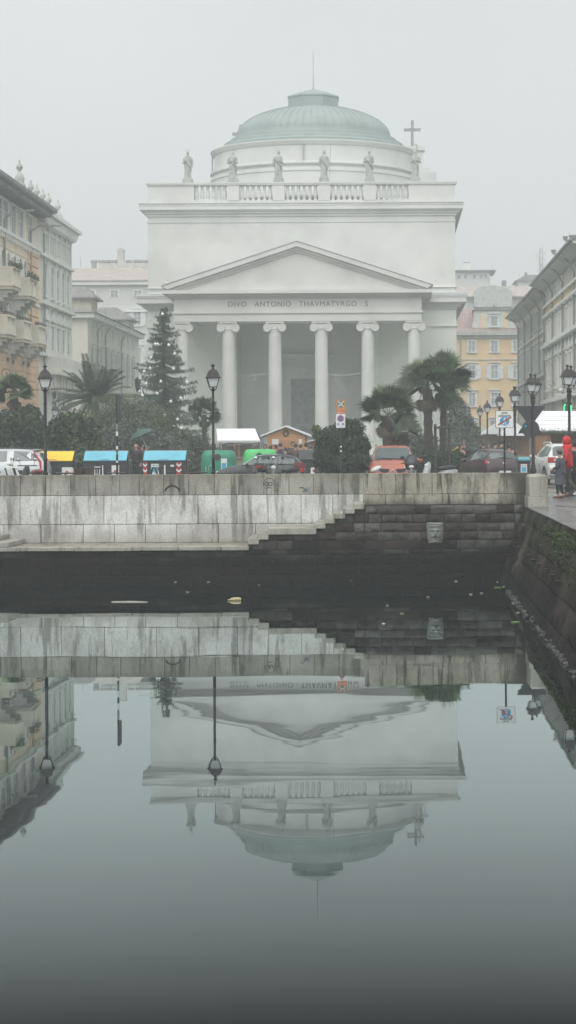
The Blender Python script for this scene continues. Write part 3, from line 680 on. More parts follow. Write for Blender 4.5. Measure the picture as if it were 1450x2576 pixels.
TILE = tile_mat('pale_red_roof_tiles', (.46, .40, .37)); TILE2 = tile_mat('grey_brown_roof_tiles', (.24, .235, .23)); TILE3 = tile_mat('dark_red_roof_tiles', (.36, .26, .25))
class Wall:
    """a facade plane: maps (u along the wall, z, out from it) to the world. side: x = const, runs along y; front: y = const, runs along x"""
    def __init__(s, kind, c, nrm): s.k = kind; s.c = c; s.n = nrm
    def bx(s, m, u0, u1, z0, z1, o0, o1):
        a, b = sorted((s.c + s.n * o0, s.c + s.n * o1))
        if s.k == 'side': m.box(a, b, u0, u1, z0, z1)
        else: m.box(u0, u1, a, b, z0, z1)
    def pt(s, u, z, o): return (s.c + s.n * o, u, z) if s.k == 'side' else (u, s.c + s.n * o, z)
    def pr(s, m, pts, o0, o1):
        a, b = sorted((s.c + s.n * o0, s.c + s.n * o1)); m.prism(pts, a, b, 'x' if s.k == 'side' else 'y')
def window(W_, root, u, z0, z1, w, arch=False, shut=None, ped=False, sill=True, frame=WHITE_ST, glass=None, depth=.0, lintel=True, bars=True):
    m = MB(); t_ = .14
    W_.bx(m, u - w / 2 - t_, u - w / 2, z0, z1, -.05, .09); W_.bx(m, u + w / 2, u + w / 2 + t_, z0, z1, -.05, .09)
    if arch:
        n = 9; P0 = [(u + (w / 2 + t_) * cos(pi * i / n), z1 + (w / 2 + t_) * sin(pi * i / n)) for i in range(n + 1)]; P1 = [(u + w / 2 * cos(pi * i / n), z1 + w / 2 * sin(pi * i / n)) for i in range(n + 1)]
        for i in range(n): W_.pr(m, [P0[i], P0[i + 1], P1[i + 1], P1[i]], -.05, .095)
    else:
        W_.bx(m, u - w / 2 - t_ - .02, u + w / 2 + t_ + .02, z1, z1 + .18, -.05, .12)
        if lintel: W_.bx(m, u - w / 2 - t_ - .12, u + w / 2 + t_ + .12, z1 + .3, z1 + .42, -.05, .24)
    if ped: W_.pr(m, [(u - w / 2 - .3, z1 + .42), (u + w / 2 + .3, z1 + .42), (u, z1 + 1.15)], -.05, .2)
    if sill: W_.bx(m, u - w / 2 - t_ - .1, u + w / 2 + t_ + .1, z0 - .14, z0 - .001, -.05, .22)
    f = m.build('window', frame, root, smooth=0)
    g = MB(); W_.bx(g, u - w / 2 - .01, u + w / 2 + .01, z0, z1 + (0 if not arch else .02), -.03, .012)
    if arch: W_.pr(g, [(u + w / 2 * cos(pi * i / 9), z1 + w / 2 * sin(pi * i / 9)) for i in range(10)], -.03, .013)
    g.build('pane', glass or GLASS, f, smooth=0)
    b = MB()
    if bars:
        W_.bx(b, u - .04, u + .04, z0, z1, .0, .04); W_.bx(b, u - w / 2, u + w / 2, z0 + (z1 - z0) * .62, z0 + (z1 - z0) * .62 + .06, .0, .045); W_.bx(b, u - w / 2, u - w / 2 + .07, z0, z1, 0, .05); W_.bx(b, u + w / 2 - .07, u + w / 2, z0, z1, 0, .05)
        b.build('glazing_bar', WFRAME, f, smooth=0)
    if shut:
        for sx in (-1, 1):
            s_ = MB(); a = sorted((u + sx * (w / 2 + .06), u + sx * (w / 2 + .06 + shut))); W_.bx(s_, a[0], a[1], z0 - .02, z1 + .02, .1, .15)
            for q in range(int((z1 - z0) / .14)): W_.bx(s_, a[0] + .04, a[1] - .04, z0 + .04 + q * .14, z0 + .10 + q * .14, .15, .165)
            s_.build('shutter', SHUT, f, smooth=0)
    return f
def uy(X, xw): return xw * F / (X - VX)           # depth at which column X crosses a wall at x = xw
def shaft(root, W_, u, z0, z1, bend=0):
    m = MB(); a = W_.pt(u, z0, .18); b = W_.pt(u, z1, .18); pts = [a, b]
    if bend: pts += [W_.pt(u + bend * .3, z1 + .6, .5), W_.pt(u + bend, z1 + 1.1, 1.1)]
    m.tube(pts, .075, 6); m.build('downpipe', PIPE, root)
def balcony(W_, root, u0, u1, z0, z1, out=1.25, plants=False, cat_m=None):
    cat_m = cat_m or mat('cream_balcony_stone', (.70, .66, .57), .85, .1, 1)
    m = MB(); W_.bx(m, u0, u1, z0 - .18, z0, -.02, out); W_.bx(m, u0 - .1, u1 + .1, z0, z0 + .1, -.02, out + .1)
    W_.bx(m, u0, u1, z1 - .12, z1, -.02, out + .04)
    for a, b in ((u0, u0 + .25), (u1 - .25, u1)): W_.bx(m, a, b, z0 + .1, z1 - .12, out - .25, out)
    W_.bx(m, (u0 + u1) / 2 - .12, (u0 + u1) / 2 + .12, z0 + .1, z1 - .12, out - .22, out - .03)
    W_.bx(m, u0 + .02, u0 + .1, z0 + .1, z1 - .12, 0, out - .25); W_.bx(m, u1 - .1, u1 - .02, z0 + .1, z1 - .12, 0, out - .25)
    b0 = m.build('balcony', cat_m, root, smooth=0)
    n = int((u1 - u0) / .32)
    m = MB()
    for i in range(n):
        u = u0 + .35 + (u1 - u0 - .7) * i / max(1, n - 1); p = W_.pt(u, z0 + .1, out - .12)
        m.lathe(p, [(.06, 0), (.1, (z1 - z0) * .3), (.045, (z1 - z0) * .65), (.07, z1 - z0 - .22)], 7)
    m.build('railing', cat_m, b0)
    for u in (u0 + .35, u1 - .35):
        c = MB(); W_.pr(c, [(u - .17, z0 - .18), (u + .17, z0 - .18), (u + .17, z0 - 1.5), (u - .17, z0 - 1.5)], -.02, .2)
        for q in range(5): W_.bx(c, u - .17, u + .17, z0 - .18 - .24 * (q + 1), z0 - .18 - .24 * q, .2, out * (1 - .2 * q) - .1)
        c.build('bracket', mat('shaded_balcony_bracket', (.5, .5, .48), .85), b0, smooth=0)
    if plants:
        l = MB()
        for i in range(500):
            p = Vector(W_.pt(U(u0, u1), z1 + abs(random.gauss(0, .16)) - .12 * random.random(), U(out - .3, out + .12))); d = Vector((U(-1, 1), U(-1, 1), U(-.6, 1))) * .14; w_ = Vector((U(-1, 1), U(-1, 1), U(-1, 1))) * .06
            l.quad(p, p + d * .5 + w_, p + d, p + d * .5 - w_)
        l.build('planter_greenery', mat('balcony_plants', (.06, .09, .055), .8, .3, 4, island=.3), b0, smooth=0, fix=False)
    else:
        l = MB(); W_.bx(l, u0 + .15, u1 - .15, z1, z1 + .2, out - .3, out - .02); l.build('planter', mat('brown_planter_box', (.12, .08, .07), .8), b0, smooth=0)
# left: orange and cream palazzo
XL = -24.; LW_ = Wall('side', XL, 1)
b = thing('palazzo', (0, 0, 0), 'ornate cream and orange palazzo with deep eaves and stone balconies at the left picture edge', 'building')
y0, y1 = 95., 143.
m = MB(); m.box(XL - 12, XL, y0, y1, GZ, 19.4); m.build('wall', CREAM, b, smooth=0)
m = MB(); m.box(XL - .05, XL + .05, y0, y1 - .0, GZ, 9.7)
for q in range(16): m.box(XL, XL + .09, y0, y1 + .02, GZ + .1 + q * .49, GZ + .1 + q * .49 + .43)
m.build('rusticated_base', OCHRE, b, smooth=0)
m = MB()
for q in range(20): m.box(XL - .02, XL + (.16 if q % 2 else .11), 138.9, y1 + .03, 9.9 + q * .335, 9.9 + q * .335 + .3)
m.build('quoins', OCHRE, b, smooth=0)
m = MB(); m.box(XL - .02, XL + .06, y0, 138.8, 15.9, 16.7); m.build('frieze', mat('pale_ochre_frieze', (.74, .64, .48), .85, .1, 1), b, smooth=0)
m = MB()
for z, h, o in ((16.72, .22, .34), (9.72, .3, .3), (12.95, .16, .2), (5.6, .2, .2)): m.box(XL - .02, XL + o, y0, y1 + .04, z, z + h)
for i in range(60): m.box(XL, XL + .3, y0 + i * .8, y0 + i * .8 + .25, 16.42, 16.72)
m.build('string_course', WHITE_ST, b, smooth=0)
m = MB(); m.prism([(XL - 13, 19.45), (XL + 1.35, 19.45), (XL + 1.35, 19.67), (XL - 6, 21.6), (XL - 13, 19.8)], y0, y1 + .5, 'y'); ro = m.build('roof', TILE2, b, smooth=0)
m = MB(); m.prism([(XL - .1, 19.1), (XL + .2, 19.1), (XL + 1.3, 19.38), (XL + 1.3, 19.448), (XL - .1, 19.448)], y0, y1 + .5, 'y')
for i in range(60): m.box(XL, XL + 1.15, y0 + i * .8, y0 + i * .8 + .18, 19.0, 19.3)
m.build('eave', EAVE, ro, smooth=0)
for X in (1, 15, 34.5, 54, 76): window(LW_, b, uy(X, XL), 17.0, 18.8, 1.5, frame=WHITE_ST, lintel=False)
for X in (7, 21, 37, 51.5, 63, 77.5): window(LW_, b, uy(X, XL), 13.3, 15.2, 1.0, arch=True)
for X in (2, 16.5, 26.5, 41, 52.5, 62.5, 76): window(LW_, b, uy(X, XL), 9.95, 12.5, 1.15, lintel=False)
for X in (8, 27, 45, 62): window(LW_, b, uy(X, XL), 6.1, 9.1, 1.3, frame=OCHRE, lintel=True)
for X in (8, 27, 45, 62, 80): window(LW_, b, uy(X, XL), 2.5, 5.3, 1.6, arch=True, frame=OCHRE)
balcony(LW_, b, 126.6, 129.4, 13.2, 14.4, 1.3, True); balcony(LW_, b, 132.4, 135.6, 13.0, 14.2, 1.3, True)
balcony(LW_, b, 119.3, 122.1, 10.2, 11.4); balcony(LW_, b, 124.9, 127.7, 10.2, 11.4); balcony(LW_, b, 130.6, 133.4, 10.2, 11.4); balcony(LW_, b, 136.2, 139., 10.2, 11.4)
shaft(b, LW_, uy(8, XL), 10, 17.6, 5); shaft(b, LW_, uy(74, XL), 10, 17.8, 7)
# left: white ornate building with finials
b = thing('ornate_building', (0, 0, 0), 'tall white ornate corner building with urn finials along its cornice, left of the church', 'building')
y0, y1 = 143.05, 157.8; m = MB(); m.box(XL - 14, XL, y0, y1, GZ, 19.4); m.build('wall', GREENW, b, smooth=0)
m = MB()
for z, h, o in ((19.4, .25, .8), (19.1, .3, .55), (18.75, .35, .3), (16.6, .2, .3), (13.3, .25, .4), (9.75, .22, .35), (19.65, .55, .1)): m.box(XL - 14 - o, XL + o, y0 + .3, y1 + o, z, z + h - .002)
for i in range(18): m.box(XL + .25, XL + .6, y0 + .4 + i * .8, y0 + .75 + i * .8, 18.78, 19.09)
m.build('cornice', WHITE_ST, b, smooth=0)
m = MB(); m.box(XL - .02, XL + .9, 145.6, y1 + .6, 8.6, 9.75)
for i in range(9): m.box(XL + .0, XL + .75 - .04 * (i % 2), 146 + i * 1.4, 146.5 + i * 1.4, 7.4, 8.6)
m.box(XL - .02, XL + 1.1, 145.4, y1 + .9, 8.5, 8.75); m.build('loggia_balcony', GREENW, b, smooth=0)
WW = [146.2, 149.2, 151.6, 154., 156.3]
for u in WW:
    for du in (-.42, .42): window(LW_, b, u + du, 17.2, 18.3, .55, frame=WHITE_ST, lintel=False, sill=False, bars=False)
    window(LW_, b, u, 14.0, 15.7, 1.1, arch=True); window(LW_, b, u, 10.4, 12.0, 1.15, ped=True, sill=False); window(LW_, b, u, 4.9, 7.6, 1.25)
    pm = MB(); LW_.bx(pm, u + 1.02, u + 1.3, 2, 18.7, -.01, .17); pm.build('pilaster', WHITE_ST, b, smooth=0)
shaft(b, LW_, 145.0, 6, 18.2, 0)
for y in (140.2, 144.6, 147.0, 149.5, 152.1, 156.3):
    m = MB(); zb = 20.2 if y > 141 else 21.; m.box(XL - 1.0, XL - .3, y - .35, y + .35, zb - 1.5, zb); m.lathe((XL - .65, y, zb), [(.34, 0), (.3, .1), (.34, .35), (.28, .55), (.14, .75), (.08, .85), (.2, 1.02), (.23, 1.15), (.14, 1.32), (.05, 1.45), (.07, 1.55), (.02, 1.65)], 12)
    m.build('finial', mat('weathered_urn_stone', (.40, .41, .39), .85, .15, 2), b)
# beige house beside the church street
XB = -25.5; y0, y1 = F / 29.9, 213.; b = thing('street_house', (0, 0, 0), 'beige house with hipped tile roof receding down the street left of the church', 'building')
m = MB(); m.box(-38, XB, y0, y1, GZ, 14.8); m.build('wall', mat('beige_plaster', (.68, .65, .59), .85, .07, .35), b, smooth=0)
m = MB(); m.box(XB - .02, XB + .02, 187, y1 + .01, GZ, 14.6); m.build('annex_wall', mat('pale_yellow_green_plaster', (.66, .68, .60), .85, .07, .35), b, smooth=0)
m = MB(); k = [(-38, y0 - .7, 14.8), (XB + .8, y0 - .7, 14.8), (XB + .8, y1, 14.8), (-38, y1, 14.8)]; r = [(-38, y0 + 7, 16.9), (-32.5, y0 + 7, 16.9), (-32.5, y1 - 2, 16.9), (-38, y1 - 2, 16.9)]
m.quad(k[0], k[1], r[1], r[0]); m.quad(k[1], k[2], r[2], r[1]); m.quad(*r); m.quad(k[3], k[0], r[0], r[3]); m.quad(k[2], k[3], r[3], r[2]); m.build('roof', TILE2, b, smooth=0)
m = MB(); m.box(-38, XB + .6, y0 - .5, y1, 14.35, 14.79); m.box(-38, XB + .3, y0 - .25, y1, 8.25, 8.5); m.build('cornice', WHITE_ST, b, smooth=0)
BW = Wall('side', XB, 1)
for j, u in enumerate([180.5, 183.3, 186., 189.5, 193, 196.5, 200, 204, 208]):
    window(BW, b, u, 12.9, 13.9, .75, lintel=False, sill=False); window(BW, b, u, 9.5, 12.0, .95, shut=.45); window(BW, b, u, 5., 7.3, .95, shut=.45)
shaft(b, BW, 182, 4, 13.4, 1); shaft(b, BW, 187, 4, 13.4, 1); shaft(b, BW, 198, 4, 13.4, 1)
fw = Wall('front', y0, -1)
for x in (-30.5, -28.): window(fw, b, x, 4.5, 7.0, .95, shut=.4)
for X, w, ze, zr, s_, lab in ((268, 4.4, 15.9, 17.3, 25.6, 'low tower with a hipped tile roof rising behind the beige street house'), (188, 3.0, 16.8, 18.0, 28, 'small tiled attic block beside the white ornate building')):
    q = P(X, 770, s_); t_ = thing('roof_tower', (q.x, q.y, 0), lab, 'roof tower'); m = MB(); m.box(-w / 2, w / 2, 0, 4, 13, ze); m.build('wall', mat('warm_tower_plaster', (.5, .47, .39), .85), t_, smooth=0)
    m = MB(); m.box(-w / 2 - .5, w / 2 + .5, -.5, 4.5, ze, ze + .12); m.box(-w / 2 - .5, w / 2 + .5, -.5, 4.5, ze + .12, zr, w / 2 - .3, 2.2); m.build('roof', TILE2, t_, smooth=0)
    m = MB(); m.lathe((0, 0, 0), [(.5, 0), (.5, .1)], 14); m.xf(Matrix.Translation((0, -.03, ze - 1.3)) @ Matrix.Rotation(pi / 2, 4, 'X')); m.build('round_window', GLASS, t_)
# big pale house far behind on the left
s_ = 21.; yb = F / s_; b = thing('apartment_house', (0, 0, 0), 'large pale house far behind on the left with a row of chimney pots', 'building')
hx0, hx1 = -41., -24.5; zev = CAMZ + (HY - 704) / s_; zri = CAMZ + (HY - 662) / s_
m = MB(); m.box(hx0, hx1, yb, yb + 12, GZ, zev); m.build('wall', mat('misty_white_plaster', (.56, .56, .54), .85, .05, .3), b, smooth=0)
m = MB(); m.prism([(yb - .8, zev), (yb + 12, zev), (yb + 12, zri), (yb + 5, zri), (yb - .8, zev + .1)], hx0 - .5, hx1, 'x'); m.build('roof', TILE, b, smooth=0)
m = MB(); m.box(hx0, hx1, yb - .6, yb, zev - .45, zev - .002); m.box(hx0, hx1, yb - .3, yb, zev - 3.7, zev - 3.4); m.build('cornice', WHITE_ST, b, smooth=0)
bw = Wall('front', yb, -1)
for X in (231, 290.5, 349): window(bw, b, (X - VX) / s_, CAMZ + (HY - 744) / s_, CAMZ + (HY - 728) / s_, .95, lintel=False, sill=False)
for Y0, Y1 in ((815, 780), (908, 872), (1000, 965)):
    for X in (290, 347.5): window(bw, b, (X - VX) / s_, CAMZ + (HY - Y0) / s_, CAMZ + (HY - Y1) / s_, .9, shut=.5)
def zY(Y): return CAMZ + (HY - Y) / s_
m = MB(); m.box((235 - VX) / s_, (368 - VX) / s_, yb + 5.5, yb + 6.3, zri - .8, zY(648)); m.build('chimney_wall', mat('pale_chimney_render', (.5, .49, .47), .85), b, smooth=0)
for X in (222, 240, 256, 274, 312, 331, 346.5, 362):
    h = MB(); x = (X - VX) / s_; zb = zY(660) - .5 if X == 222 else zY(648); h.box(x - .27, x + .27, yb + 5.6, yb + 6.2, zb, zY(647) + .05); h.box(x - .36, x + .36, yb + 5.5, yb + 6.3, zY(647) + .05, zY(640)); h.build('chimney_pot', mat('grey_chimney_cap', (.30, .30, .30), .8), b, smooth=0)
m = MB(); x = (291.5 - VX) / s_; m.box(x - .4, x + .4, yb + 5.4, yb + 6.4, zri - .8, zY(617)); m.box(x - .48, x + .48, yb + 5.3, yb + 6.5, zY(617), zY(614)); m.box(x - .25, x + .25, yb + 5.6, yb + 6.1, zY(614), zY(609)); m.build('tall_chimney', _M['pale_chimney_render'], b, smooth=0)
m = MB()
for X, t_ in ((361, 628), (365, 627), (188, 632)): m.cyl(((X - VX) / s_, yb + 5.8, zY(660)), ((X - VX) / s_, yb + 5.8, zY(t_)), .04, .03, 5)
m.build('aerial', PIPE, b)
# ---- right side ---------------------------------------------------------------
YEL = mat('yellow_ochre_plaster', (.66, .50, .28), .85, .07, .4)
s_ = 22.; yy_ = F / s_; b = thing('yellow_house', (0, 0, 0), 'yellow house with white shutters and mansard roof to the right of the church', 'building')
x0, x1 = 5.5, 15.6; m = MB(); m.box(x0, x1, yy_, yy_ + 12, GZ, zY(0) * 0 + CAMZ + (HY - 845) / s_); m.build('wall', YEL, b, smooth=0)
z_ = lambda Y: CAMZ + (HY - Y) / 22.
m = MB(); m.box(x0, x1, yy_ - .3, yy_ + 12, z_(852), z_(845)); m.box(x0, x1, yy_ - .7, yy_ + 12, z_(845) + .002, z_(835)); m.box(x0, x1, yy_ - .12, yy_, z_(905) - .1, z_(905)); m.build('cornice', mat('grey_cornice', (.38, .38, .36), .85), b, smooth=0)
m = MB(); m.prism([(yy_ - .7, z_(835) + .002), (yy_ + 12, z_(835) + .002), (yy_ + 12, z_(775)), (yy_ + 2.2, z_(775)), (yy_ + .6, z_(800)), (yy_ - .1, z_(826))], x0, x1, 'x'); ro = m.build('mansard_roof', TILE3, b, smooth=0)
yw = Wall('front', yy_, -1); X_ = [1188.5, 1245.5, 1301]
for X in [X_[0] - 57] + X_:
    x = (X - VX) / s_
    window(yw, b, x, z_(886), z_(860), .82, frame=WFRAME, lintel=False); window(yw, b, x, z_(953), z_(921), .82, frame=WFRAME, shut=.55); window(yw, b, x, z_(1022), z_(990), .82, frame=WFRAME); window(yw, b, x, z_(1095), z_(1060), 1.1, frame=WFRAME)
m = MB(); xc = (1245 - VX) / s_; dw = 2.35
pts = [(xc - dw - .25, z_(828)), (xc - dw, z_(805)), (xc - dw + .1, z_(782)), (xc + dw - .1, z_(782)), (xc + dw, z_(805)), (xc + dw + .25, z_(828))]; m.prism(pts, yy_ - .35, yy_ + 3, 'y'); dg_ = m.build('dormer', mat('pale_green_dormer', (.50, .53, .49), .85), b, smooth=0)
m = MB(); m.prism([(xc - dw - .1, z_(782) + .002), (xc + dw + .1, z_(782) + .002), (xc + dw - .2, z_(778)), (xc, z_(773)), (xc - dw + .2, z_(778))], yy_ - .6, yy_ + 3, 'y'); m.cyl((xc, yy_ - .1, z_(774)), (xc, yy_ - .1, z_(764)), .12, .03, 6); m.build('dormer_roof', TILE2, dg_, smooth=0)
for sx in (-1, 1): m = MB(); m.prism([(xc + sx * 1.3 - .28, z_(826)), (xc + sx * 1.3 + .28, z_(826)), (xc + sx * 1.3 + .25, z_(803)), (xc + sx * 1.3 + .1, z_(788)), (xc + sx * 1.3 - .1, z_(788)), (xc + sx * 1.3 - .25, z_(803))], yy_ - .38, yy_ - .3, 'y'); m.build('yellow_panel', YEL, dg_, smooth=0)
window(Wall('front', yy_ - .35, -1), dg_, xc, z_(822), z_(798), .75, frame=WFRAME, lintel=True, bars=False)
shaft(b, yw, (1160 - VX) / s_, 3, z_(855))
m = MB(); m.box((1220 - VX) / s_, (1235 - VX) / s_, yy_ + .2, yy_ + .3, z_(806), z_(803)); 
# houses on the hill behind
s_ = 19.; yh = F / s_; zh = lambda Y: CAMZ + (HY - Y) / 19.
b = thing('hillside_house', (0, 0, 0), 'long misty house with pale red tile roof behind the yellow house', 'building')
m = MB(); m.box(7, 21, yh, yh + 10, GZ, zh(748)); m.build('wall', _M['misty_white_plaster'], b, smooth=0)
m = MB(); m.prism([(yh - .8, zh(750)), (yh + 10, zh(750)), (yh + 10, zh(713)), (yh + 6, zh(713)), (yh - .8, zh(747))], 6.6, 21.3, 'x'); m.build('roof', TILE, b, smooth=0)
for X in (1254, 1268, 1319):
    m = MB(); x = (X - VX) / s_; a = yh + 3.; m.box(x - (.3 if X < 1300 else .9), x + (.3 if X < 1300 else .9), a - .5, a + .3, zh(733), zh(730)); m.build('skylight', WFRAME, b, smooth=0)
m = MB(); m.box((1277 - VX) / s_ - .3, (1277 - VX) / s_ + .3, yh + 6, yh + 7, zh(716), zh(698)); m.build('chimney', TILE2, b, smooth=0)
m = MB(); x = (1240 - VX) / s_; m.prism([(x - 2.4, zh(775)), (x + 2.6, zh(775)), (x + 2.6, zh(736)), (x + 1.8, zh(726)), (x, zh(720)), (x - 1.8, zh(726)), (x - 2.4, zh(736))], yh - 1.4, yh + 4, 'y'); m.build('gable', mat('grey_green_gable', (.42, .45, .43), .85), b, smooth=0)
s_ = 15.5; yh = F / s_; zh2 = lambda Y: CAMZ + (HY - Y) / 15.5
b = thing('hilltop_house', (0, 0, 0), 'faint hilltop house with a tall chimney in the fog right of the church', 'building')
x0, x1 = (1140 - VX) / s_, (1236 - VX) / s_; m = MB(); m.box(x0, x1, yh, yh + 9, GZ, zh2(684)); m.build('wall', _M['misty_white_plaster'], b, smooth=0)
m = MB(); m.box(x0 - .6, x1 + .9, yh - .9, yh + 9.5, zh2(684), zh2(681), 0, 0); m.box(x0 - .3, x1 + .3, yh, yh + 9, zh2(681), zh2(677), 1.5, 2.5); m.build('roof', TILE2, b, smooth=0)
m = MB(); x = (1178.5 - VX) / s_; m.box(x - .55, x + .55, yh + 2, yh + 3, zh2(681), zh2(660)); m.box(x - .65, x + .65, yh + 1.9, yh + 3.1, zh2(658), zh2(655.5))
for sx in (-1, 1): m.box(x + sx * .48 - .06, x + sx * .48 + .06, yh + 2, yh + 3, zh2(660), zh2(658))
m.build('chimney', WHITE_ST, b, smooth=0)
hw_ = Wall('front', yh, -1)
for X in (1158, 1174, 1196, 1213, 1225): window(hw_, b, (X - VX) / s_, zh2(702), zh2(692), .55, lintel=False, bars=False, sill=False)
b = thing('gabled_house', (0, 0, 0), 'faint gabled house on the hill behind the radio mast', 'building')
x0, x1 = (1300 - VX) / s_, (1400 - VX) / s_; m = MB(); m.box(x0 + .5, x1, yh + 3, yh + 12, GZ, zh2(702)); m.build('wall', _M['misty_white_plaster'], b, smooth=0)
m = MB(); m.prism([(x0, zh2(705)), (x1, zh2(705)), (x1, zh2(690)), (x0 + 1.9, zh2(690))], yh + 2.5, yh + 12, 'y'); m.box((1329 - VX) / s_ - .2, (1329 - VX) / s_ + .2, yh + 3, yh + 4, zh2(692), zh2(683)); m.build('roof', TILE2, b, smooth=0)
q = P(1362, 700, 18.); b = thing('radio_mast', (q.x, q.y, 0), 'thin lattice radio mast with panel antennas fading into the fog on the right', 'mast')
m = MB(); zt_ = CAMZ + (HY - 627) / 18.
for dx, dy in ((-.2, 0), (.2, 0), (0, .3)): m.cyl((dx, dy, 18), (dx, dy, zt_), .06, .05, 5)
for i in range(14): m.cyl((-.2 if i % 2 else .2, 0, 18 + i * .95), (.2 if i % 2 else -.2, 0, 18.95 + i * .95), .03, .03, 4)
m.build('lattice', PIPE, b); 
for dz, dxs in ((-1.6, (-.55, 0, .55)), (-3.2, (-.4, .4))):
    for dx in dxs: m = MB(); m.box(dx - .16, dx + .16, -.3, -.1, zt_ + dz - .5, zt_ + dz + 1.1); m.build('antenna_panel', WFRAME, b)
# right street row
XR = 12.5; RW = Wall('side', XR, -1)
def right_row(name, lab, y0, y1, wallm, zev, rows_, pitch, band=None, off=0, proj=0, near=False):
    b = thing(name, (0, 0, 0), lab, 'building'); Wq = Wall('side', XR - proj, -1)
    m = MB(); m.box(XR - proj, XR + 14, y0, y1, GZ, zev); m.build('wall', wallm, b, smooth=0)
    m = MB(); m.prism([(XR - proj - 1.15, zev + .2), (XR + 14, zev + .2), (XR + 14, zev + .3), (XR + 6, zev + 2.6), (XR - proj - 1.15, zev + .38)], y0 - .3, y1 + .3, 'y'); ro = m.build('roof', TILE2, b, smooth=0)
    m = MB(); m.prism([(XR - proj - 1.1, zev + .0), (XR - proj - .3, zev - .25), (XR - proj + .1, zev - .25), (XR - proj + .1, zev + .198), (XR - proj - 1.1, zev + .198)], y0 - .2, y1 + .2, 'y')
    m.build('eave', mat('grey_painted_eave', (.52, .53, .51), .8), ro, smooth=0)
    m = MB(); m.tube([(XR - proj - 1.2, y0 - .3, zev + .2), (XR - proj - 1.2, y1 + .3, zev + .2)], .1, 6); m.build('gutter', PIPE, ro)
    m = MB()
    for z, h, o in band: Wq.bx(m, y0 - .02, y1 + .02, z, z + h, -.01, o)
    m.build('string_course', WHITE_ST, b, smooth=0)
    n = int((y1 - y0) / pitch)
    for i in range(n):
        u = y0 + (i + .5) * (y1 - y0) / n
        for kw in rows_: window(Wq, b, u, **kw)
    for i in range(int(n / 3) + 1): shaft(b, Wq, min(y1 - .4, y0 + .5 + i * (y1 - y0) / (n / 3)), 3, zev - 1.0, -.6)
    return b
b = right_row('corner_palazzo', 'grey cornice-fronted palazzo with a yellow band along the right picture edge', 128, 164.8, mat('warm_grey_plaster', (.72, .69, .61), .85, .07, .35), 15.75,
          [dict(z0=14.4, z1=15.2, w=1.0, lintel=False, sill=False), dict(z0=11.4, z1=12.9, w=1.1), dict(z0=7.7, z1=9.7, w=1.2, ped=True), dict(z0=2.6, z1=5.0, w=1.5, arch=True)], 2.9, [(13.3, .2, .3), (14.05, .2, .3), (10.85, .25, .5), (6.6, .3, .5)], proj=.35)
m = MB(); Wall('side', XR - .35, -1).bx(m, 128, 164.8, 13.5, 14.05, -.01, .08); m.build('yellow_band', YEL, b, smooth=0)
right_row('terraced_house', 'cream terraced house with green shutters further along the right side of the street', 164.9, 206.5, mat('pale_yellow_plaster', (.78, .73, .58), .85, .07, .35), 15.7,
          [dict(z0=13.2, z1=14.7, w=1.0, lintel=False, shut=.45), dict(z0=9.7, z1=11.7, w=1.1, shut=.5), dict(z0=6.2, z1=8.2, w=1.1, shut=.5), dict(z0=2.4, z1=4.6, w=1.3, arch=True)], 3.1, [(12.6, .18, .2), (9.0, .25, .4), (5.3, .3, .5)])
for X, Y, sc_ in ((1404, 634, 36.4), (1434, 600, 37.), (1449, 597, 37.5)):
    q = P(X, Y, sc_); t_ = MB(); t_.cyl((0, 0, -.9), (0, 0, -.1), .06, .06, 6); t_.box(-.3, .3, -.06, .06, -.2, -.08); t_.lathe((-.3, 0, -.15), [(.1, 0), (.2, .3)], 8); t_.lathe((.3, 0, -.15), [(.1, 0), (.2, .3)], 8)
    tag(t_.build('roof_vent', PIPE, loc=q), 'forked metal vents standing on the eave of the right-hand palazzo', 'roof vent', 'roof vents on the palazzo')
# ---- street lamps ---------------------------------------------------------------
BLK = mat('black_cast_iron', (.022, .018, .020), .38, .25, 4, .15, 30, metal=.3); OPAL = mat('milky_lamp_glass', (.62, .66, .67), .35, .05, 2)
def lantern(root, p, sc=1., rz=0):
    M = Matrix.Translation(p) @ Matrix.Rotation(rz, 4, 'Z') @ Matrix.Scale(sc, 4)
    r = sqrt(.5); m = MB()
    for sx in (-1, 1):
        for sy in (-1, 1): m.cyl((sx * .10, sy * .10, 0), (sx * .165, sy * .165, .235), .012, .012, 5)
    m.box(-.11, .11, -.11, .11, -.02, .0); m.lathe((0, 0, .235), [(.30, 0), (.30, .015), (.26, .03), (.235, .09), (.19, .17), (.13, .225), (.08, .235)], 4, a0=pi / 4)
    m.lathe((0, 0, .46), [(.08, 0), (.06, .02), (.035, .05), (.03, .09), (.06, .11), (.065, .125), (.04, .15), (.01, .175)], 10)
    for sx in (-1, 1): m.tube([(sx * .09, 0, -.02), (sx * .08, 0, -.07), (sx * .03, 0, -.11), (0, 0, -.12)], .014, 5)
    m.xf(M); o = m.build('lantern', BLK, root)
    g = MB(); g.lathe((0, 0, .0), [(.10 / r * 1.0 * .98, 0), (.165 / r * .97, .233)], 4, a0=pi / 4); g.xf(M); g.build('glass', OPAL, o, smooth=0)
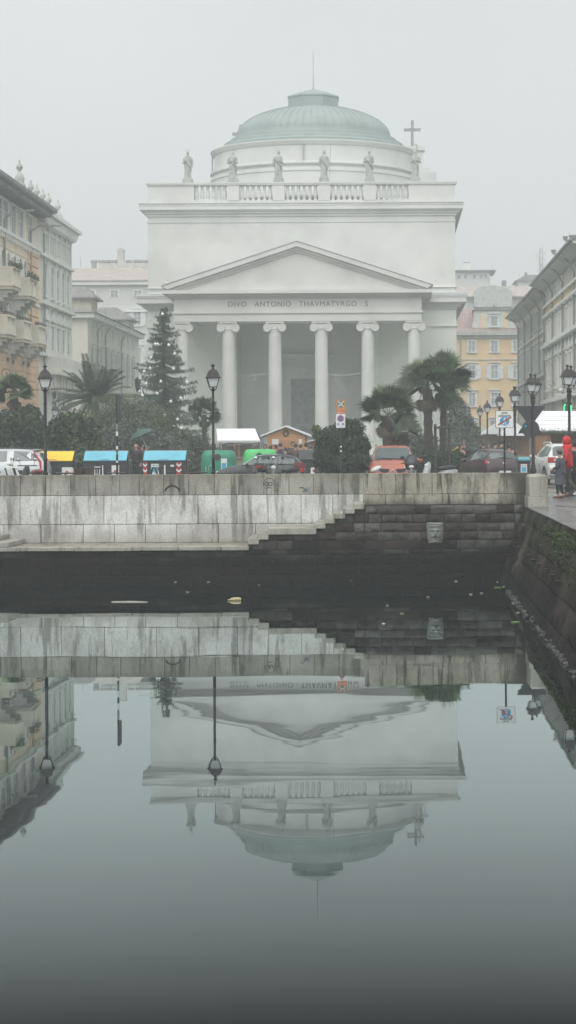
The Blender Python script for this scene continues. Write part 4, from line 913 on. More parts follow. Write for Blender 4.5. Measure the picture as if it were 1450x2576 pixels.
def post(root, h, fat=1.):
    m = MB(); H = h
    m.lathe((0, 0, .42), [(.05 * fat, 0), (.045 * fat, .8), (.055 * fat, .82), (.055 * fat, .85), (.043 * fat, .87), (.036 * fat, H - .9), (.05 * fat, H - .89), (.05 * fat, H - .86), (.034 * fat, H - .84), (.034 * fat, H - .72), (.05 * fat, H - .71), (.034 * fat, H - .68), (.036 * fat, H - .56), (.06 * fat, H - .5), (.045 * fat, H - .48), (.03 * fat, H - .46), (.02, H - .42)], 12)
    m.build('pole', BLK, root)
    m = MB(); m.lathe((0, 0, 0), [(.2, 0), (.2, .06), (.16, .09), (.13, .2), (.15, .24), (.15, .28), (.10, .33), (.085, .37), (.12, .42), (.12, .47), (.075, .52), (.085, .6), (.10, .68), (.085, .76), (.06, .84), (.07, .86), (.07, .89), (.05, .92)], 16); m.xf(Matrix.Scale(fat, 4, (1, 0, 0)) @ Matrix.Scale(fat, 4, (0, 1, 0))); m.build('base', BLK, root)
def g_at(X, s, y=None): q = P(X, 1120, s); return Vector((q.x, q.y, GZ))
LG = 'old cast iron lamps round the square'
def lamp(X, s, top, lab, twin=False, rz=.15, fat=1., al=None):
    h = (HY - top) / s + CAMZ - GZ; t_ = thing('street_lamp', P(X, top, s) * 1, lab, 'street lamp', LG); t_.location.z = GZ
    if not twin: post(t_, h - .62 - .0, fat) if 0 else post(t_, h - .22 - .42, fat); lantern(t_, (0, 0, h - .64), 1., rz)
    else:
        post(t_, h - .8, fat); m = MB(); hh = h - .64
        m.lathe((0, 0, hh - .62), [(.04, 0), (.075, .06), (.05, .14), (.085, .26), (.06, .36), (.09, .42), (.03, .5), (.02, .6), (.05, .64), (.01, .7)], 10)
        for sg in (-1, 1):
            dx, dy = al if al else (.1, .3); m.tube([(0, 0, hh - .4), (sg * dx * .7, sg * dy * .7, hh - .36), (sg * dx, sg * dy, hh - .1)], .02, 6); lantern(t_, (sg * dx, sg * dy, hh), .97, rz)
        m.build('bracket', BLK, t_)
    return t_
lamp(536, 91, 912, 'single black lamp post in front of the church portico, beside the green bin', fat=.92)
lamp(113.5, 91, 912, 'single black lamp post at left beside the yellow-lidded bin', fat=1.1)
lamp(1432, 81.5, 918, 'tall twin-lantern lamp post by the right picture edge behind the person in red', True, al=(.085, .35), fat=1.15)
lamp(1341, 73, 940, 'twin-lantern lamp post behind the triangular sign backs', True, al=(.1, .35), fat=1.15)
lamp(1295.5, 61, 972, 'twin-lantern lamp post just right of the white pedestrian sign', True, al=(.05, .3), fat=1.2)
lamp(1257, 52.5, 990, 'lamp post just left of the pedestrian sign, third from the far end of the row', fat=1.2)
lamp(1226, 45.5, 1008, 'second farthest lamp post of the right-hand row', fat=1.2)
lamp(1208, 40.5, 1020, 'farthest and smallest lamp post of the right-hand row, fading in the fog', fat=1.2)
lamp(150, 50, 1008, 'twin-lantern lamp post half hidden among the bushes at left', True, al=(.2, .1), fat=1.2)
# ---- signs -----------------------------------------------------------------------
SW = mat('sign_white', (.68, .70, .70), .4, .05, 6); SO = mat('sign_orange', (.52, .17, .065), .4, .08, 6); SG = mat('sign_green', (.03, .17, .13), .4); SB = mat('sign_blue', (.05, .17, .36), .4); SR = mat('sign_red', (.42, .03, .045), .4); SKY_ = mat('sign_cyan', (.05, .32, .50), .4); SBK = mat('sign_black', (.02, .02, .022), .5); GREYM = mat('galvanised_steel', (.25, .26, .26), .45, .15, 6, metal=.6); DKM = mat('dark_sign_back', (.03, .032, .036), .55, .2, 6)
def disc(m, x, z, r, y, n=28, a=0, b=360):
    c = (x, y, z)
    if b - a >= 360: m.quad(*[(x + r * cos(2 * pi * i / n), y, z + r * sin(2 * pi * i / n)) for i in range(n)])
def rrect(m, x0, x1, z0, z1, y0, y1, r=.03):
    pts = []
    for cx_, cz, a0 in ((x1 - r, z1 - r, 0), (x0 + r, z1 - r, 90), (x0 + r, z0 + r, 180), (x1 - r, z0 + r, 270)):
        for i in range(5): a = radians(a0 + i * 22.5); pts.append((cx_ + r * cos(a), cz + r * sin(a)))
    m.prism(pts, y0, y1, 'y')
s_ = 88.; g = g_at(1270, s_); t_ = thing('pedestrian_sign', g, 'white square area pedonale sign on a black pole above the parapet', 'sign')
Zs = lambda Y, s: CAMZ + (HY - Y) / s - GZ
m = MB().cyl((0, .03, 0), (0, .03, Zs(1036, s_)), .03, .03, 10); m.build('pole', BLK, t_)
m = MB(); rrect(m, -.262, .262, Zs(1078, s_), Zs(1034, s_), -.012, .012, .035); m.build('border', SBK, t_, smooth=0)
m = MB(); rrect(m, -.25, .25, Zs(1077, s_), Zs(1035.2, s_), -.016, -.012, .03); pn = m.build('panel', SW, t_, smooth=0)
zc = Zs(1060.5, s_)
m = MB(); disc(m, 0, zc, .135, -.018); m.build('blue_disc', SKY_, pn, smooth=0)
m = MB(); disc(m, -.0, zc + .075, .024, -.020, 12); m.quad((-.03, -.020, zc + .045), (.03, -.020, zc + .045), (.02, -.020, zc - .02), (-.02, -.020, zc - .02)); m.quad((-.02, -.020, zc - .02), (.0, -.020, zc - .02), (-.04, -.020, zc - .11), (-.065, -.020, zc - .10)); m.quad((0, -.020, zc - .02), (.02, -.020, zc - .02), (.055, -.020, zc - .10), (.03, -.020, zc - .11)); m.build('walking_figure', SW, pn, smooth=0, fix=False)
m = MB(); d = Vector((.19, 0, .115)); n_ = Vector((-.115, 0, .19)).normalized() * .022; c_ = Vector((0, -.022, zc)); m.quad(c_ - d - n_, c_ + d - n_, c_ + d + n_, c_ - d + n_); m.build('red_bar', SR, pn, smooth=0, fix=False)
text3('area', .095, SBK, pn, (0, -.017, Zs(1042.5, s_)), ext=.001, off=.002); text3('pedonale', .095, SBK, pn, (0, -.017, Zs(1049.6, s_)), ext=.001, off=.002)
# orange assembly sign and no parking panel
s_ = 72.5; g = g_at(858, s_); t_ = thing('parking_sign', g, 'orange assembly-point sign above a white no-parking panel, before the round bush', 'sign')
m = MB().cyl((0, .03, 0), (0, .03, Zs(1006, s_)), .022, .022, 8); m.build('pole', DKM, t_)
for z0_, z1_ in ((Zs(1125, s_), Zs(1121, s_)), (Zs(1136, s_), Zs(1132, s_))): m = MB(); m.box(-.03, .03, -.002, .004, z0_, z1_); m.build('sticker', SW, t_, smooth=0)
m = MB(); m.box(-.155, .17, -.012, .01, Zs(1040, s_), Zs(1005, s_)); op = m.build('orange_panel', SO, t_, bevel=.006)
a0, a1 = Zs(1024, s_), Zs(1007.5, s_); m = MB(); m.box(-.105, .12, -.016, -.0125, a0, a1); m.build('green_square', SG, op, smooth=0)
m = MB(); cx_, cz_ = .0075, (a0 + a1) / 2
for sx in (-1, 1):
    for sz in (-1, 1):
        A = Vector((cx_ + sx * .10, -.019, cz_ + sz * .10)); B = Vector((cx_ + sx * .045, -.019, cz_ + sz * .045)); w_ = Vector((-sz, 0, sx)) * .011
        m.quad(A - w_, B - w_, B + w_, A + w_); m.quad(B - w_ * 2.4, B + Vector((-sx, 0, -sz)) * .022, B + w_ * 2.4)
for dx, dz in ((0, .014), (-.028, -.004), (.028, -.004)): disc(m, cx_ + dx, cz_ + dz, .013, -.019, 10); m.quad((cx_ + dx - .02, -.019, cz_ + dz - .05), (cx_ + dx + .02, -.019, cz_ + dz - .05), (cx_ + dx + .014, -.019, cz_ + dz - .012), (cx_ + dx - .014, -.019, cz_ + dz - .012))
m.build('assembly_symbol', SW, op, smooth=0, fix=False)
text3('AREA DI ATTESA', .034, SW, op, (-.12, -.0145, Zs(1029.5, s_)), ext=.001, align='LEFT'); text3('S10', .030, SW, op, (-.12, -.0145, Zs(1033, s_)), ext=.001, align='LEFT')
m = MB(); m.box(-.11, .12, -.0135, -.0125, Zs(1037, s_), Zs(1036.5, s_)); m.box(-.11, -.02, -.0135, -.0125, Zs(1039.2, s_), Zs(1038, s_)); m.build('small_print', SW, op, smooth=0)
m = MB(); rrect(m, -.165, .155, Zs(1075.5, s_), Zs(1041, s_), -.012, .01, .02); wp = m.build('white_panel', SW, t_, smooth=0)
zc = Zs(1052.3, s_); m = MB(); disc(m, -.005, zc, .115, -.0145); m.build('red_ring', SR, wp, smooth=0, fix=False)
m = MB(); disc(m, -.005, zc, .088, -.017); m.build('blue_disc', SB, wp, smooth=0, fix=False)
m = MB(); d = Vector((.075, 0, -.075)); n_ = Vector((.011, 0, .011)); c_ = Vector((-.005, -.0195, zc)); m.quad(c_ - d - n_, c_ + d - n_, c_ + d + n_, c_ - d + n_); m.build('red_slash', SR, wp, smooth=0, fix=False)
for x in (-.085, .075): m = MB(); m.box(x - .04, x + .04, -.0165, -.0125, Zs(1069.5, s_), Zs(1063.5, s_)); m.build('blue_square', SB, wp, smooth=0)
text3('P', .085, SW, wp, (-.085, -.0185, Zs(1069, s_)), ext=.001, off=.003)
m = MB(); disc(m, .07, Zs(1064.7, s_), .008, -.019, 8); m.quad((.062, -.019, Zs(1065.5, s_)), (.07, -.019, Zs(1065.5, s_)), (.075, -.019, Zs(1067.5, s_)), (.066, -.019, Zs(1067.5, s_))); disc(m, .072, Zs(1068.2, s_), .014, -.019, 12); m.build('wheelchair_symbol', SW, wp, smooth=0, fix=False)
text3('1  stalli', .04, SBK, wp, (-.0, -.0145, Zs(1073.8, s_)), ext=.001)
# sign seen edge on at left
s_ = 89.; g = g_at(295, s_); t_ = thing('edge_on_sign', g, 'tall dark sign pole with stickers, its panel seen edge on, before the blue bin', 'sign')
m = MB().cyl((0, 0, 0), (0, 0, Zs(991, s_)), .03, .03, 10); m.build('pole', BLK, t_)
m = MB(); m.box(.035, .05, -.35, .35, Zs(1057, s_), Zs(990, s_)); m.box(.028, .036, -.05, .05, Zs(1052, s_), Zs(1050, s_)); m.box(.028, .036, -.05, .05, Zs(997, s_), Zs(995, s_)); m.build('panel', DKM, t_, bevel=.004)
for Y, hgt_, c in ((1080, .2, GREYM), (1093, .13, SW), (1127, .1, SW), (1140, .08, GREYM), (1160, .05, SW)): m = MB(); m.cyl((0, 0, Zs(Y, s_)), (0, 0, Zs(Y, s_) + hgt_), .0315, .0315, 10); m.build('sticker', c, t_)
# backs of a give-way and a round sign
s_ = 76.; g = g_at(1335, s_); t_ = thing('triangular_sign', g, 'dark backs of a give-way triangle and a round sign beside the twin lamp', 'sign')
m = MB().cyl((.06, -.03, 0), (.06, -.03, Zs(1023, s_)), .028, .028, 8); m.build('pole', BLK, t_)
def rtri(w, z_top, h):
    return [(-w, z_top - .02), (-w + .03, z_top), (w - .03, z_top), (w, z_top - .03), (.09, z_top - h), (-.09, z_top - h)]
m = MB(); m.prism(rtri(.5, Zs(1023, s_), .58), -.012, .012, 'y'); m.box(-.12, .14, -.05, -.012, Zs(1032, s_), Zs(1030, s_)); m.build('triangle_back', DKM, t_, smooth=0)
m = MB(); m.prism([(.01 + .29 * cos(2 * pi * i / 26), Zs(1081, s_) + .30 * sin(2 * pi * i / 26)) for i in range(26)], -.034, -.014, 'y'); m.build('round_back', DKM, t_, smooth=0)
m = MB(); m.prism([(-.42, Zs(1092, s_)), (.36, Zs(1092, s_)), (.2, Zs(1064, s_)), (-.12, Zs(1058, s_))], -.012, .008, 'y'); m.build('lower_back', DKM, t_, smooth=0)
m = MB(); m.box(-.2, -.12, -.04, -.035, Zs(1076, s_), Zs(1071, s_)); m.build('sticker', SKY_, t_, smooth=0)
# pharmacy light
q = P(1428.5, 1028, 50.); t_ = thing('pharmacy_sign', q, 'small green lit pharmacy sign behind the right-hand lamp post', 'sign'); GRL = mat('green_neon', (.02, .9, .25), .5, emit=1.2)
m = MB()
for sx in (-1, 1): m.tube([(sx * .12, 0, .22), (sx * .17, 0, .12), (sx * .17, 0, -.16)], .03, 6)
m.build('neon_tube', GRL, t_); m = MB(); m.box(-.22, .22, .04, .1, -.25, .3); m.box(.16, 3.2, .05, .08, .0, .04); m.build('housing', DKM, t_)
# wall lanterns and scroll brackets on the palazzi
for X, Y, s_, lab in ((14, 940, 41., 'curly wrought iron bracket on the orange wall at the left picture edge'), (123, 967, 38, 'curly iron bracket with a hanging lantern beside the left lamp post')):
    q = P(X, Y, s_); t_ = thing('wall_bracket', q, lab, 'bracket'); m = MB(); R_ = .34
    m.tube([(R_ * cos(a * .3) * (1 - a * .03), 0, R_ * sin(a * .3) * (1 - a * .03)) for a in range(26)], .016, 5); m.tube([(-2.4, 0, -.36), (R_ + .3, 0, -.36)], .02, 5); m.tube([(R_, 0, 0), (R_ + .05, 0, -.4)], .02, 5); m.build('scroll', BLK, t_)
    m = MB(); m.lathe((R_ + .05, 0, -.95), [(.06, 0), (.09, .05), (.1, .35), (.13, .37), (.05, .5), (.02, .58)], 8); m.build('hanging_lantern', BLK, t_)
q = P(1382, 970, 40.); t_ = thing('wall_bracket', q, 'large spiral iron bracket with a white globe on the right-hand facade', 'bracket'); m = MB()
m.tube([(.36 * cos(a * .35) * (1 - a * .035), 0, .36 * sin(a * .35) * (1 - a * .035)) for a in range(27)], .02, 5); m.tube([(-.36, 0, -.42), (1.9, 0, -.42)], .02, 5); m.build('scroll', GREYM, t_); m = MB().ball((.75, 0, -.3), .16, 12, 8); m.build('globe', OPAL, t_)
# ---- waste containers ---------------------------------------------------------------
BODY = mat('dark_grey_bin_plastic', (.035, .037, .040), .5, .15, 3, .1, 20); LBLUE = mat('pale_blue_lid', (.13, .44, .56), .35, .08, 2, .1, 9); LYEL = mat('yellow_lid', (.88, .52, .03), .35, .08, 2, .1, 9); ST_R = mat('red_reflective', (.35, .02, .02), .4)
def container(X0, X1, s, lab, lid, posters, tops=(1131, 1155)):
    w = (X1 - X0) / s; g = g_at((X0 + X1) / 2, s); t_ = thing('waste_container', g, lab, 'waste container', 'wheeled waste containers in a row')
    hw = w / 2; m = MB(); ht = Zs(tops[0], s); hf = Zs(tops[1], s)
    m.prism([(-.52, .22), (-.62, hf - .02), (-.6, hf), (.0, ht - .03), (.55, ht - .03), (.6, .9), (.5, .22)], -hw + .03, hw - .03, 'x')
    for z in (.55, .75): m.box(-hw + .02, hw - .02, -.62, -.5, z, z + .035)
    m.box(-hw + .0, hw, -.66, .0, hf - .06, hf - .015)
    b = m.build('bin_body', BODY, t_, bevel=.01)
    m = MB(); k = .055
    m.prism([(-.70, hf - .02), (-.72, hf + .02), (-.14, ht + .0), (-.08, ht - .04)], -hw + k, hw - .02, 'x')
    for i in range(3 if ht - hf > .3 else 0): z = hf + .09 + i * .09; y = -.72 + (z - hf - .02) / (ht - hf - .02) * .58; m.prism([(y - .012, z), (y + .03, z + .03), (y + .01, z - .01)], -hw + .2, hw - .25, 'x')
    l = m.build('lid', lid, t_, bevel=.008)
    m = MB(); m.tube([(-hw + k, -.12, ht), (hw, -.12, ht)], .022, 6); m.tube([(hw - .02, -.12, ht), (hw + .03, -.05, .3)], .03, 6); m.tube([(-hw + .02, -.12, ht), (-hw - .0, -.05, .3)], .02, 6); m.box(hw - .01, hw + .12, -.2, -.1, ht - .42, ht - .36); m.box(hw, hw + .1, -.3, .1, .32, .38); m.tube([(-.18, -.75, hf - .0), (-.16, -.78, hf + .05), (.16, -.78, hf + .05), (.18, -.75, hf - .0)], .012, 5); m.build('steel_frame', GREYM, t_)
    for sx in (-1, 1):
        for sy in (-.35, .35): m = MB(); m.cyl((sx * (hw - .2) - .03, sy, .1), (sx * (hw - .2) + .03, sy, .1), .1, .1, 12); m.box(sx * (hw - .2) - .05, sx * (hw - .2) + .05, sy - .03, sy + .03, .1, .24); m.build('wheel', SBK, t_)
    zb = lambda z: -.56 - .1 * (z - .22) / (hf - .24) + .02
    for (x, w_, z0, z1, kind) in posters:
        y = -.6 if z0 < .5 else -.63; m = MB(); y = -.645
        if kind == 'chev':
            m.box(x, x + w_, y, y + .06, z0, z1); c = m.build('chevron_plate', ST_R, b, smooth=0); m = MB(); n = 3
            for i in range(n):
                z = z0 + .02 + i * (z1 - z0) / n; d = .12; m.prism([(x, z + .08), (x + w_ / 2, z - .0), (x + w_, z + .08), (x + w_, min(z1, z + .16)), (x + w_ / 2, z + .08), (x, min(z1, z + .16))], y - .004, y - .001, 'y')
            m.build('white_chevron', SW, c, smooth=0)
        else:
            m.box(x, x + w_, y, y + .06, z0, z1); c = m.build('poster', SW, b, smooth=0)
            if kind == 'blue':
                m = MB(); m.box(x + .03, x + w_ - .03, y - .004, y - .001, z0 + .03, z1 - .12); c2 = m.build('blue_print', SKY_, c, smooth=0)
                text3('PLASTICA', .065, SBK, c, (x + w_ / 2, y - .003, z1 - .09), ext=.001)
                for dx in (.3, .7): m = MB(); m.prism([(x + w_ * dx - .05, z0 + .04), (x + w_ * dx + .05, z0 + .04), (x + w_ * dx + .05, z0 + .2), (x + w_ * dx + .015, z0 + .28), (x + w_ * dx - .015, z0 + .28), (x + w_ * dx - .05, z0 + .2)], y - .008, y - .005, 'y'); m.build('bottle_print', SW, c, smooth=0)
            if kind == 'red': m = MB(); m.prism([(x + w_ / 2 + .07 * cos(i * .42), (z0 + z1) / 2 + .02 + .07 * sin(i * .42)) for i in range(15)], y - .004, y - .001, 'y'); m.build('red_emblem', SR, c, smooth=0)
    return t_
container(88, 190, 62, 'waste container with a bright yellow lid behind the left lamp post', LYEL, [(.37, .42, .32, .78, 'red')] + [(.75, .09, .45, .75, 'chev')])
container(213, 325, 62, 'waste container with a pale blue lid behind the edge-on sign pole', LBLUE, [(-.1, .04, .3, .85, 'w'), (.28, .3, .3, .85, 'red'), (-.42, .24, .3, .8, 'blue')])
container(362, 472, 62, 'pale blue lidded waste container with red and white chevrons on both corners', LBLUE, [(-.84, .16, .3, .98, 'chev'), (.5, .2, .3, .98, 'chev'), (-.52, .31, .3, .9, 'blue'), (.0, .06, .3, .85, 'w'), (.26, .14, .78, .86, 'w')])
LBLK = mat('black_lid', (.03, .032, .035), .45, .1, 3)
container(752, 812, 56, 'small black-lidded waste container behind the rear of the black hatchback', LBLK, [(.02, .3, .3, .62, 'red')])
container(1299, 1332, 66, 'small teal-topped litter bin near the twin lamp post', mat('teal_lid', (.03, .36, .42), .4), [(-.12, .24, .3, .86, 'blue')], (1152, 1160))
DG = mat('dark_green_fibreglass', (.012, .21, .13), .35, .15, 2); BG = mat('bright_green_fibreglass', (.07, .50, .15), .35, .1, 2)
def bell(X0, X1, s, top, lab, mt, poster=False):
    g = g_at((X0 + X1) / 2, s); t_ = thing('recycling_bell', g, lab, 'recycling bin', 'domed green recycling bins'); hw = (X1 - X0) / s / 2; H = Zs(top, s)
    pr = [(hw * .95, .05), (hw, .12), (hw * 1.0, H * .55), (hw * .96, H * .8), (hw * .9, H * .92), (hw * .78, H * .985), (hw * .5, H), (.02, H)]; n = 32; m = MB(); k = 0
    for r, z in pr:
        for i in range(n):
            a = 2 * pi * i / n; c, d = cos(a), sin(a); e = (abs(c) ** 5 + abs(d) ** 5) ** (-1 / 5); m.v.append((r * c * e, .85 * r * d * e, z))
    for q in range(len(pr) - 1):
        for i in range(n): j = (i + 1) % n; m.f.append((q * n + i, q * n + j, (q + 1) * n + j, (q + 1) * n + i))
    m.f.append(tuple(range((len(pr) - 1) * n, len(pr) * n))); sh = m.build('shell', mt, t_, smooth=50)
    m = MB()
    for x in (-.1, .12): m.tube([(x - .04, 0, H - .02), (x - .045, 0, H + .24), (x, 0, H + .33), (x + .045, 0, H + .24), (x + .04, 0, H - .02)], .014, 5)
    m.build('lifting_hook', DKM, t_)
    m = MB(); m.cyl((-.0, -.85 * hw - .012, H * .78), (-.0, -.85 * hw + .05, H * .78), .15, .15, 18); m.build('opening', SBK, sh)
    if poster:
        m = MB(); m.box(.16, .42, -.85 * hw - .03, -.85 * hw + .1, .45, 1.05); c = m.build('poster', SW, t_, smooth=0); m = MB(); m.box(.19, .39, -.85 * hw - .034, -.85 * hw - .031, .5, .85); m.build('blue_print', SKY_, c, smooth=0)
        m = MB(); m.tube([(-.3 + .1 * cos(i * .35), -.85 * hw - .006, .62 + .14 * sin(i * .35)) for i in range(13)], .008, 4); m.tube([(-.5, -.85 * hw - .005, .35), (-.52, -.85 * hw - .005, .7)], .014, 4); m.build('white_scrawl', SW, t_)
bell(507, 594, 56.5, 1130, 'dark green domed recycling bin behind the centre lamp post', DG, True)
bell(612, 698, 55.5, 1128, 'bright green domed recycling bin just behind the black hatchback', BG)
# ---- cafe furniture on the quay ---------------------------------------------------
WICK = mat('brown_wicker', (.075, .045, .038), .75, .3, 30, .5, 60, obj=True); DKP = mat('dark_table_top', (.03, .026, .028), .4)
def cafe_chair(X, rz, lab, s=84, tint=None):
    t_ = thing('cafe_chair', g_at(X, s), lab, 'chair', 'cafe chairs on the quay', rz)
    m = MB(); m.box(-.23, .23, -.23, .23, .42, .47); m.build('seat', tint or WICK, t_, bevel=.01)
    m = MB()
    for i in range(7): x = -.2 + i * .067; m.tube([(x, .2, .46), (x, .25, .7), (x * 1.05, .32, .95)], .022, 5)
    m.box(-.24, .24, .295, .345, .92, .975); m.build('backrest', tint or WICK, t_)
    for sx in (-.2, .2):
        for sy in (-.2, .2): m = MB().cyl((sx, sy, .43), (sx * 1.1, sy * 1.1, 0), .018, .015, 6); m.build('leg', DKP, t_)
    return t_
for X, rz, lab in ((41, 1.75, 'brown cafe chair turned sideways behind the parapet, before the white estate car'), (62, 1.85, 'brown slatted cafe chair just left of the left lamp post'), (183, -1.7, 'dark cafe chair leaning back before the yellow-lidded container'),
                   (219, 1.5, 'slatted cafe chair left of the wide dark chair before the blue-lidded container'), (235, .1, 'wide dark cafe chair before the left corner of the blue-lidded container'), (357, -1.5, 'dark cafe chair between the two blue-lidded containers'),
                   (418, 1.7, 'brown cafe chair in front of the chevron-marked container'), (427, 1.6, 'second cafe chair tucked close behind another before the chevron container'), (605, -1.4, 'dark cafe chair before the bonnet of the black hatchback')):
    cafe_chair(X, rz, lab)
def cafe_table(X, lab, s=85):
    t_ = thing('cafe_table', g_at(X, s), lab, 'table', 'round cafe tables on the quay'); m = MB(); m.lathe((0, 0, .80), [(.27, 0), (.28, .01), (.28, .03), (.27, .04)], 24); m.build('table_top', DKP, t_)
    m = MB(); m.cyl((0, 0, .03), (0, 0, .8), .03, .03, 10); m.build('column', DKP, t_); m = MB(); m.lathe((0, 0, 0), [(.2, 0), (.2, .02), (.04, .05)], 16); m.build('foot', DKP, t_)
cafe_table(294, 'round cafe table by the edge-on sign pole'); cafe_table(500, 'round cafe table left of the centre lamp post'); cafe_table(165, 'round cafe table right of the left lamp post')
# ---- market huts ---------------------------------------------------------------------
WOODO = mat('orange_market_wood', (.50, .26, .12), .75, .12, 2, .2, 12); WROOF = mat('white_canvas', (.74, .76, .78), .6, .05, 1.5); BROWN = mat('brown_market_wood', (.20, .115, .07), .8, .2, 2); WREATH = mat('wreath_green', (.05, .07, .04), .8, .3, 9)
s_ = 48.; g = g_at(598, s_); t_ = thing('market_stall', g, 'market stall with a plain white canvas roof left of the orange wooden hut', 'market stall', 'market huts before the church')
hw = 55 / s_; m = MB(); m.prism([(-hw + .02, Zs(1076, s_)), (hw - .3, Zs(1075, s_)), (hw, Zs(1104, s_)), (hw - .03, Zs(1108, s_)), (-hw + .12, Zs(1108, s_))], 0, .1, 'y')
zt_, zl_ = Zs(1076, s_), Zs(1106, s_); m = MB(); m.quad((-hw - .05 + .2, -.7, zl_), (hw + .08, -.7, zl_), (hw - .25, .5, zt_), (-hw, .5, zt_)); m.quad((-hw, .5, zt_), (hw - .25, .5, zt_), (hw + .08, 1.7, zl_), (-hw + .2, 1.7, zl_)); m.quad((-hw + .15, -.71, zl_), (hw + .08, -.71, zl_), (hw + .08, -.70, zl_ - .08), (-hw + .15, -.70, zl_ - .08)); m.build('roof', WROOF, t_, smooth=0, fix=False)
m = MB(); m.box(-hw + .2, hw - .05, -.5, .1, 0, .95); m.box(-hw + .15, hw, -.62, -.2, .95, 1.02); m.build('counter', mat('pale_market_wood', (.32, .26, .21), .8), t_)
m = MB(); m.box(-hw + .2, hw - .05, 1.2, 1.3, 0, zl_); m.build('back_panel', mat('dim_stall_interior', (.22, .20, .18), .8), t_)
for x in (-hw + .25, -.1, .1, hw - .15): m = MB(); m.box(x - .05, x + .05, -.55, -.45, 1.02, zl_ - .05); m.build('post', BROWN, t_)
for i, (x, w_) in enumerate(((-.7, .3), (-.35, .2), (.35, .25), (.75, .2))): m = MB(); m.box(x, x + w_, -.5, -.3, 1.021, 1.12 + .1 * (i % 2)); tag(m.build('stall_box', BROWN if i % 2 else SW, smooth=0, loc=g), ('leftmost goods box on the counter of the white-roofed stall', 'low brown goods box on the white-roofed stall counter', 'pale goods box right of the post on the white-roofed stall', 'rightmost goods box on the white-roofed stall counter')[i], 'box', 'goods on the stall counter')
FLAMP = mat('warm_white_bulb', (.9, .9, .85), .4, emit=.6); m = MB()
for i in range(26): x = -hw + .25 + (2 * hw - .3) * i / 25; m.ball((x, -.62, zl_ - .12 - .13 * random.random()), .018, 5, 3)
m.tube([(-hw + .25, -.62, zl_ - .11), (hw - .05, -.62, zl_ - .11)], .008, 4); m.build('string_lights', FLAMP, t_)
s_ = 47.; g = g_at(720, s_); t_ = thing('market_hut', g, 'orange wooden gabled market hut with a wreath, in front of the church door', 'market hut', 'market huts before the church')
z0_, z1_ = Zs(1094, s_), Zs(1069, s_); m = MB(); m.prism([(-1.0, 0), (1.02, 0), (1.02, z0_ - .03), (.0, z1_ - .07), (-1.0, z0_ - .03)], 0, 2.4, 'y'); m.build('wall', WOODO, t_, smooth=0)
m = MB()
for sx in (-1, 1): m.prism([(0, z1_), (sx * 1.36, z0_ - .0), (sx * 1.36, z0_ - .07), (0, z1_ - .08)], -.25, 2.6, 'y')
m.build('roof', WROOF, t_, smooth=0)
m = MB()
for x0, x1 in ((-.62, -.02), (.02, .62)): m.box(x0, x1, -.03, 0, .5, z0_ - .25); m.box(x0 + .08, x1 - .08, -.045, -.03, .6, z0_ - .33)
m.build('door', mat('orange_brown_door', (.42, .21, .10), .75), t_)
m = MB(); m.tube([(.0 + .12 * cos(i * .45), -.05, z0_ + .12 + .14 * sin(i * .45)) for i in range(15)], .045, 6); m.build('wreath', WREATH, t_)
m = MB(); m.box(-.75, -.4, -.06, -.03, z0_ - .48, z0_ - .2); m.build('poster', SW, t_, smooth=0); m = MB(); m.box(.68, .85, -.03, 0, z0_ - .5, z0_ - .2); m.build('poster', SW, t_, smooth=0)
s_ = 44.; g = g_at(800, s_); t_ = thing('market_hut', g, 'low market hut with a white roof half hidden behind the round bush', 'market hut', 'market huts before the church')
m = MB(); m.box(-.6, 1.2, 0, 2, 0, 1.9); m.build('wall', BROWN, t_, smooth=0); m = MB(); m.prism([(-.9, Zs(1112, s_)), (.3, Zs(1098, s_)), (1.5, Zs(1112, s_)), (1.5, Zs(1115, s_)), (.3, Zs(1101, s_)), (-.9, Zs(1115, s_))], -.2, 2.2, 'y'); m.build('roof', WROOF, t_, smooth=0)
m = MB(); m.tube([P(790 - VX * 0 - 140, 1102, 46), P(690, 1094, 46.5), P(722, 1090, 47), P(760, 1093, 47)], .012, 4); tag(m.build('overhead_cable', DKM), 'thin dark cable strung above the market huts', 'cable')
# long stall on the right
s_ = 52.; g = g_at(1345, s_); t_ = thing('long_market_stall', g, 'long market stall with a wide white roof along the right picture edge', 'market stall', 'market huts on the right side')
zt_, zl_ = Zs(1036, s_), Zs(1084, s_); m = MB(); L = 5.2
m.quad((-.25, -1., zl_), (L, -1., zl_), (L, .4, zt_), (.0, .4, zt_)); m.quad((.0, .4, zt_), (L, .4, zt_), (L, 1.9, zl_), (-.25, 1.9, zl_))
for i in range(5): z = zl_ + (zt_ - zl_) * (i + .5) / 5; y = -1 + 1.4 * (i + .5) / 5; m.box(-.2 + .05 * i, L, y - .02, y, z, z + .012)
m.box(-.25, L, -1.03, -1., zl_ - .1, zl_ + .0); m.build('roof', WROOF, t_, smooth=0, fix=False)
m = MB(); m.prism([(-1., zl_), (.4, zt_ - .02), (1.9, zl_)], .0, .06, 'x'); m.build('gable_board', WOODO, t_, smooth=0)
m = MB(); m.box(0, L, 1.6, 1.75, 0, zl_); m.build('back_panel', BROWN, t_); m = MB(); m.box(0, L, -.7, -.1, 0, 1.0); m.build('counter', BROWN, t_)
for i, x in enumerate((0., .66, 1.4, 2.3, 3.6, 4.9)): m = MB(); m.box(x, x + (.08 if i != 0 else .62), -.9, -.8, .0, zl_ - .1); m.build('post' if i else 'side_panel', BROWN if i != 0 else mat('tan_panel', (.22, .125, .065), .7), t_)
m = MB(); m.box(-.1, L, -1.06, -.95, zl_ - .17, zl_ - .06); 
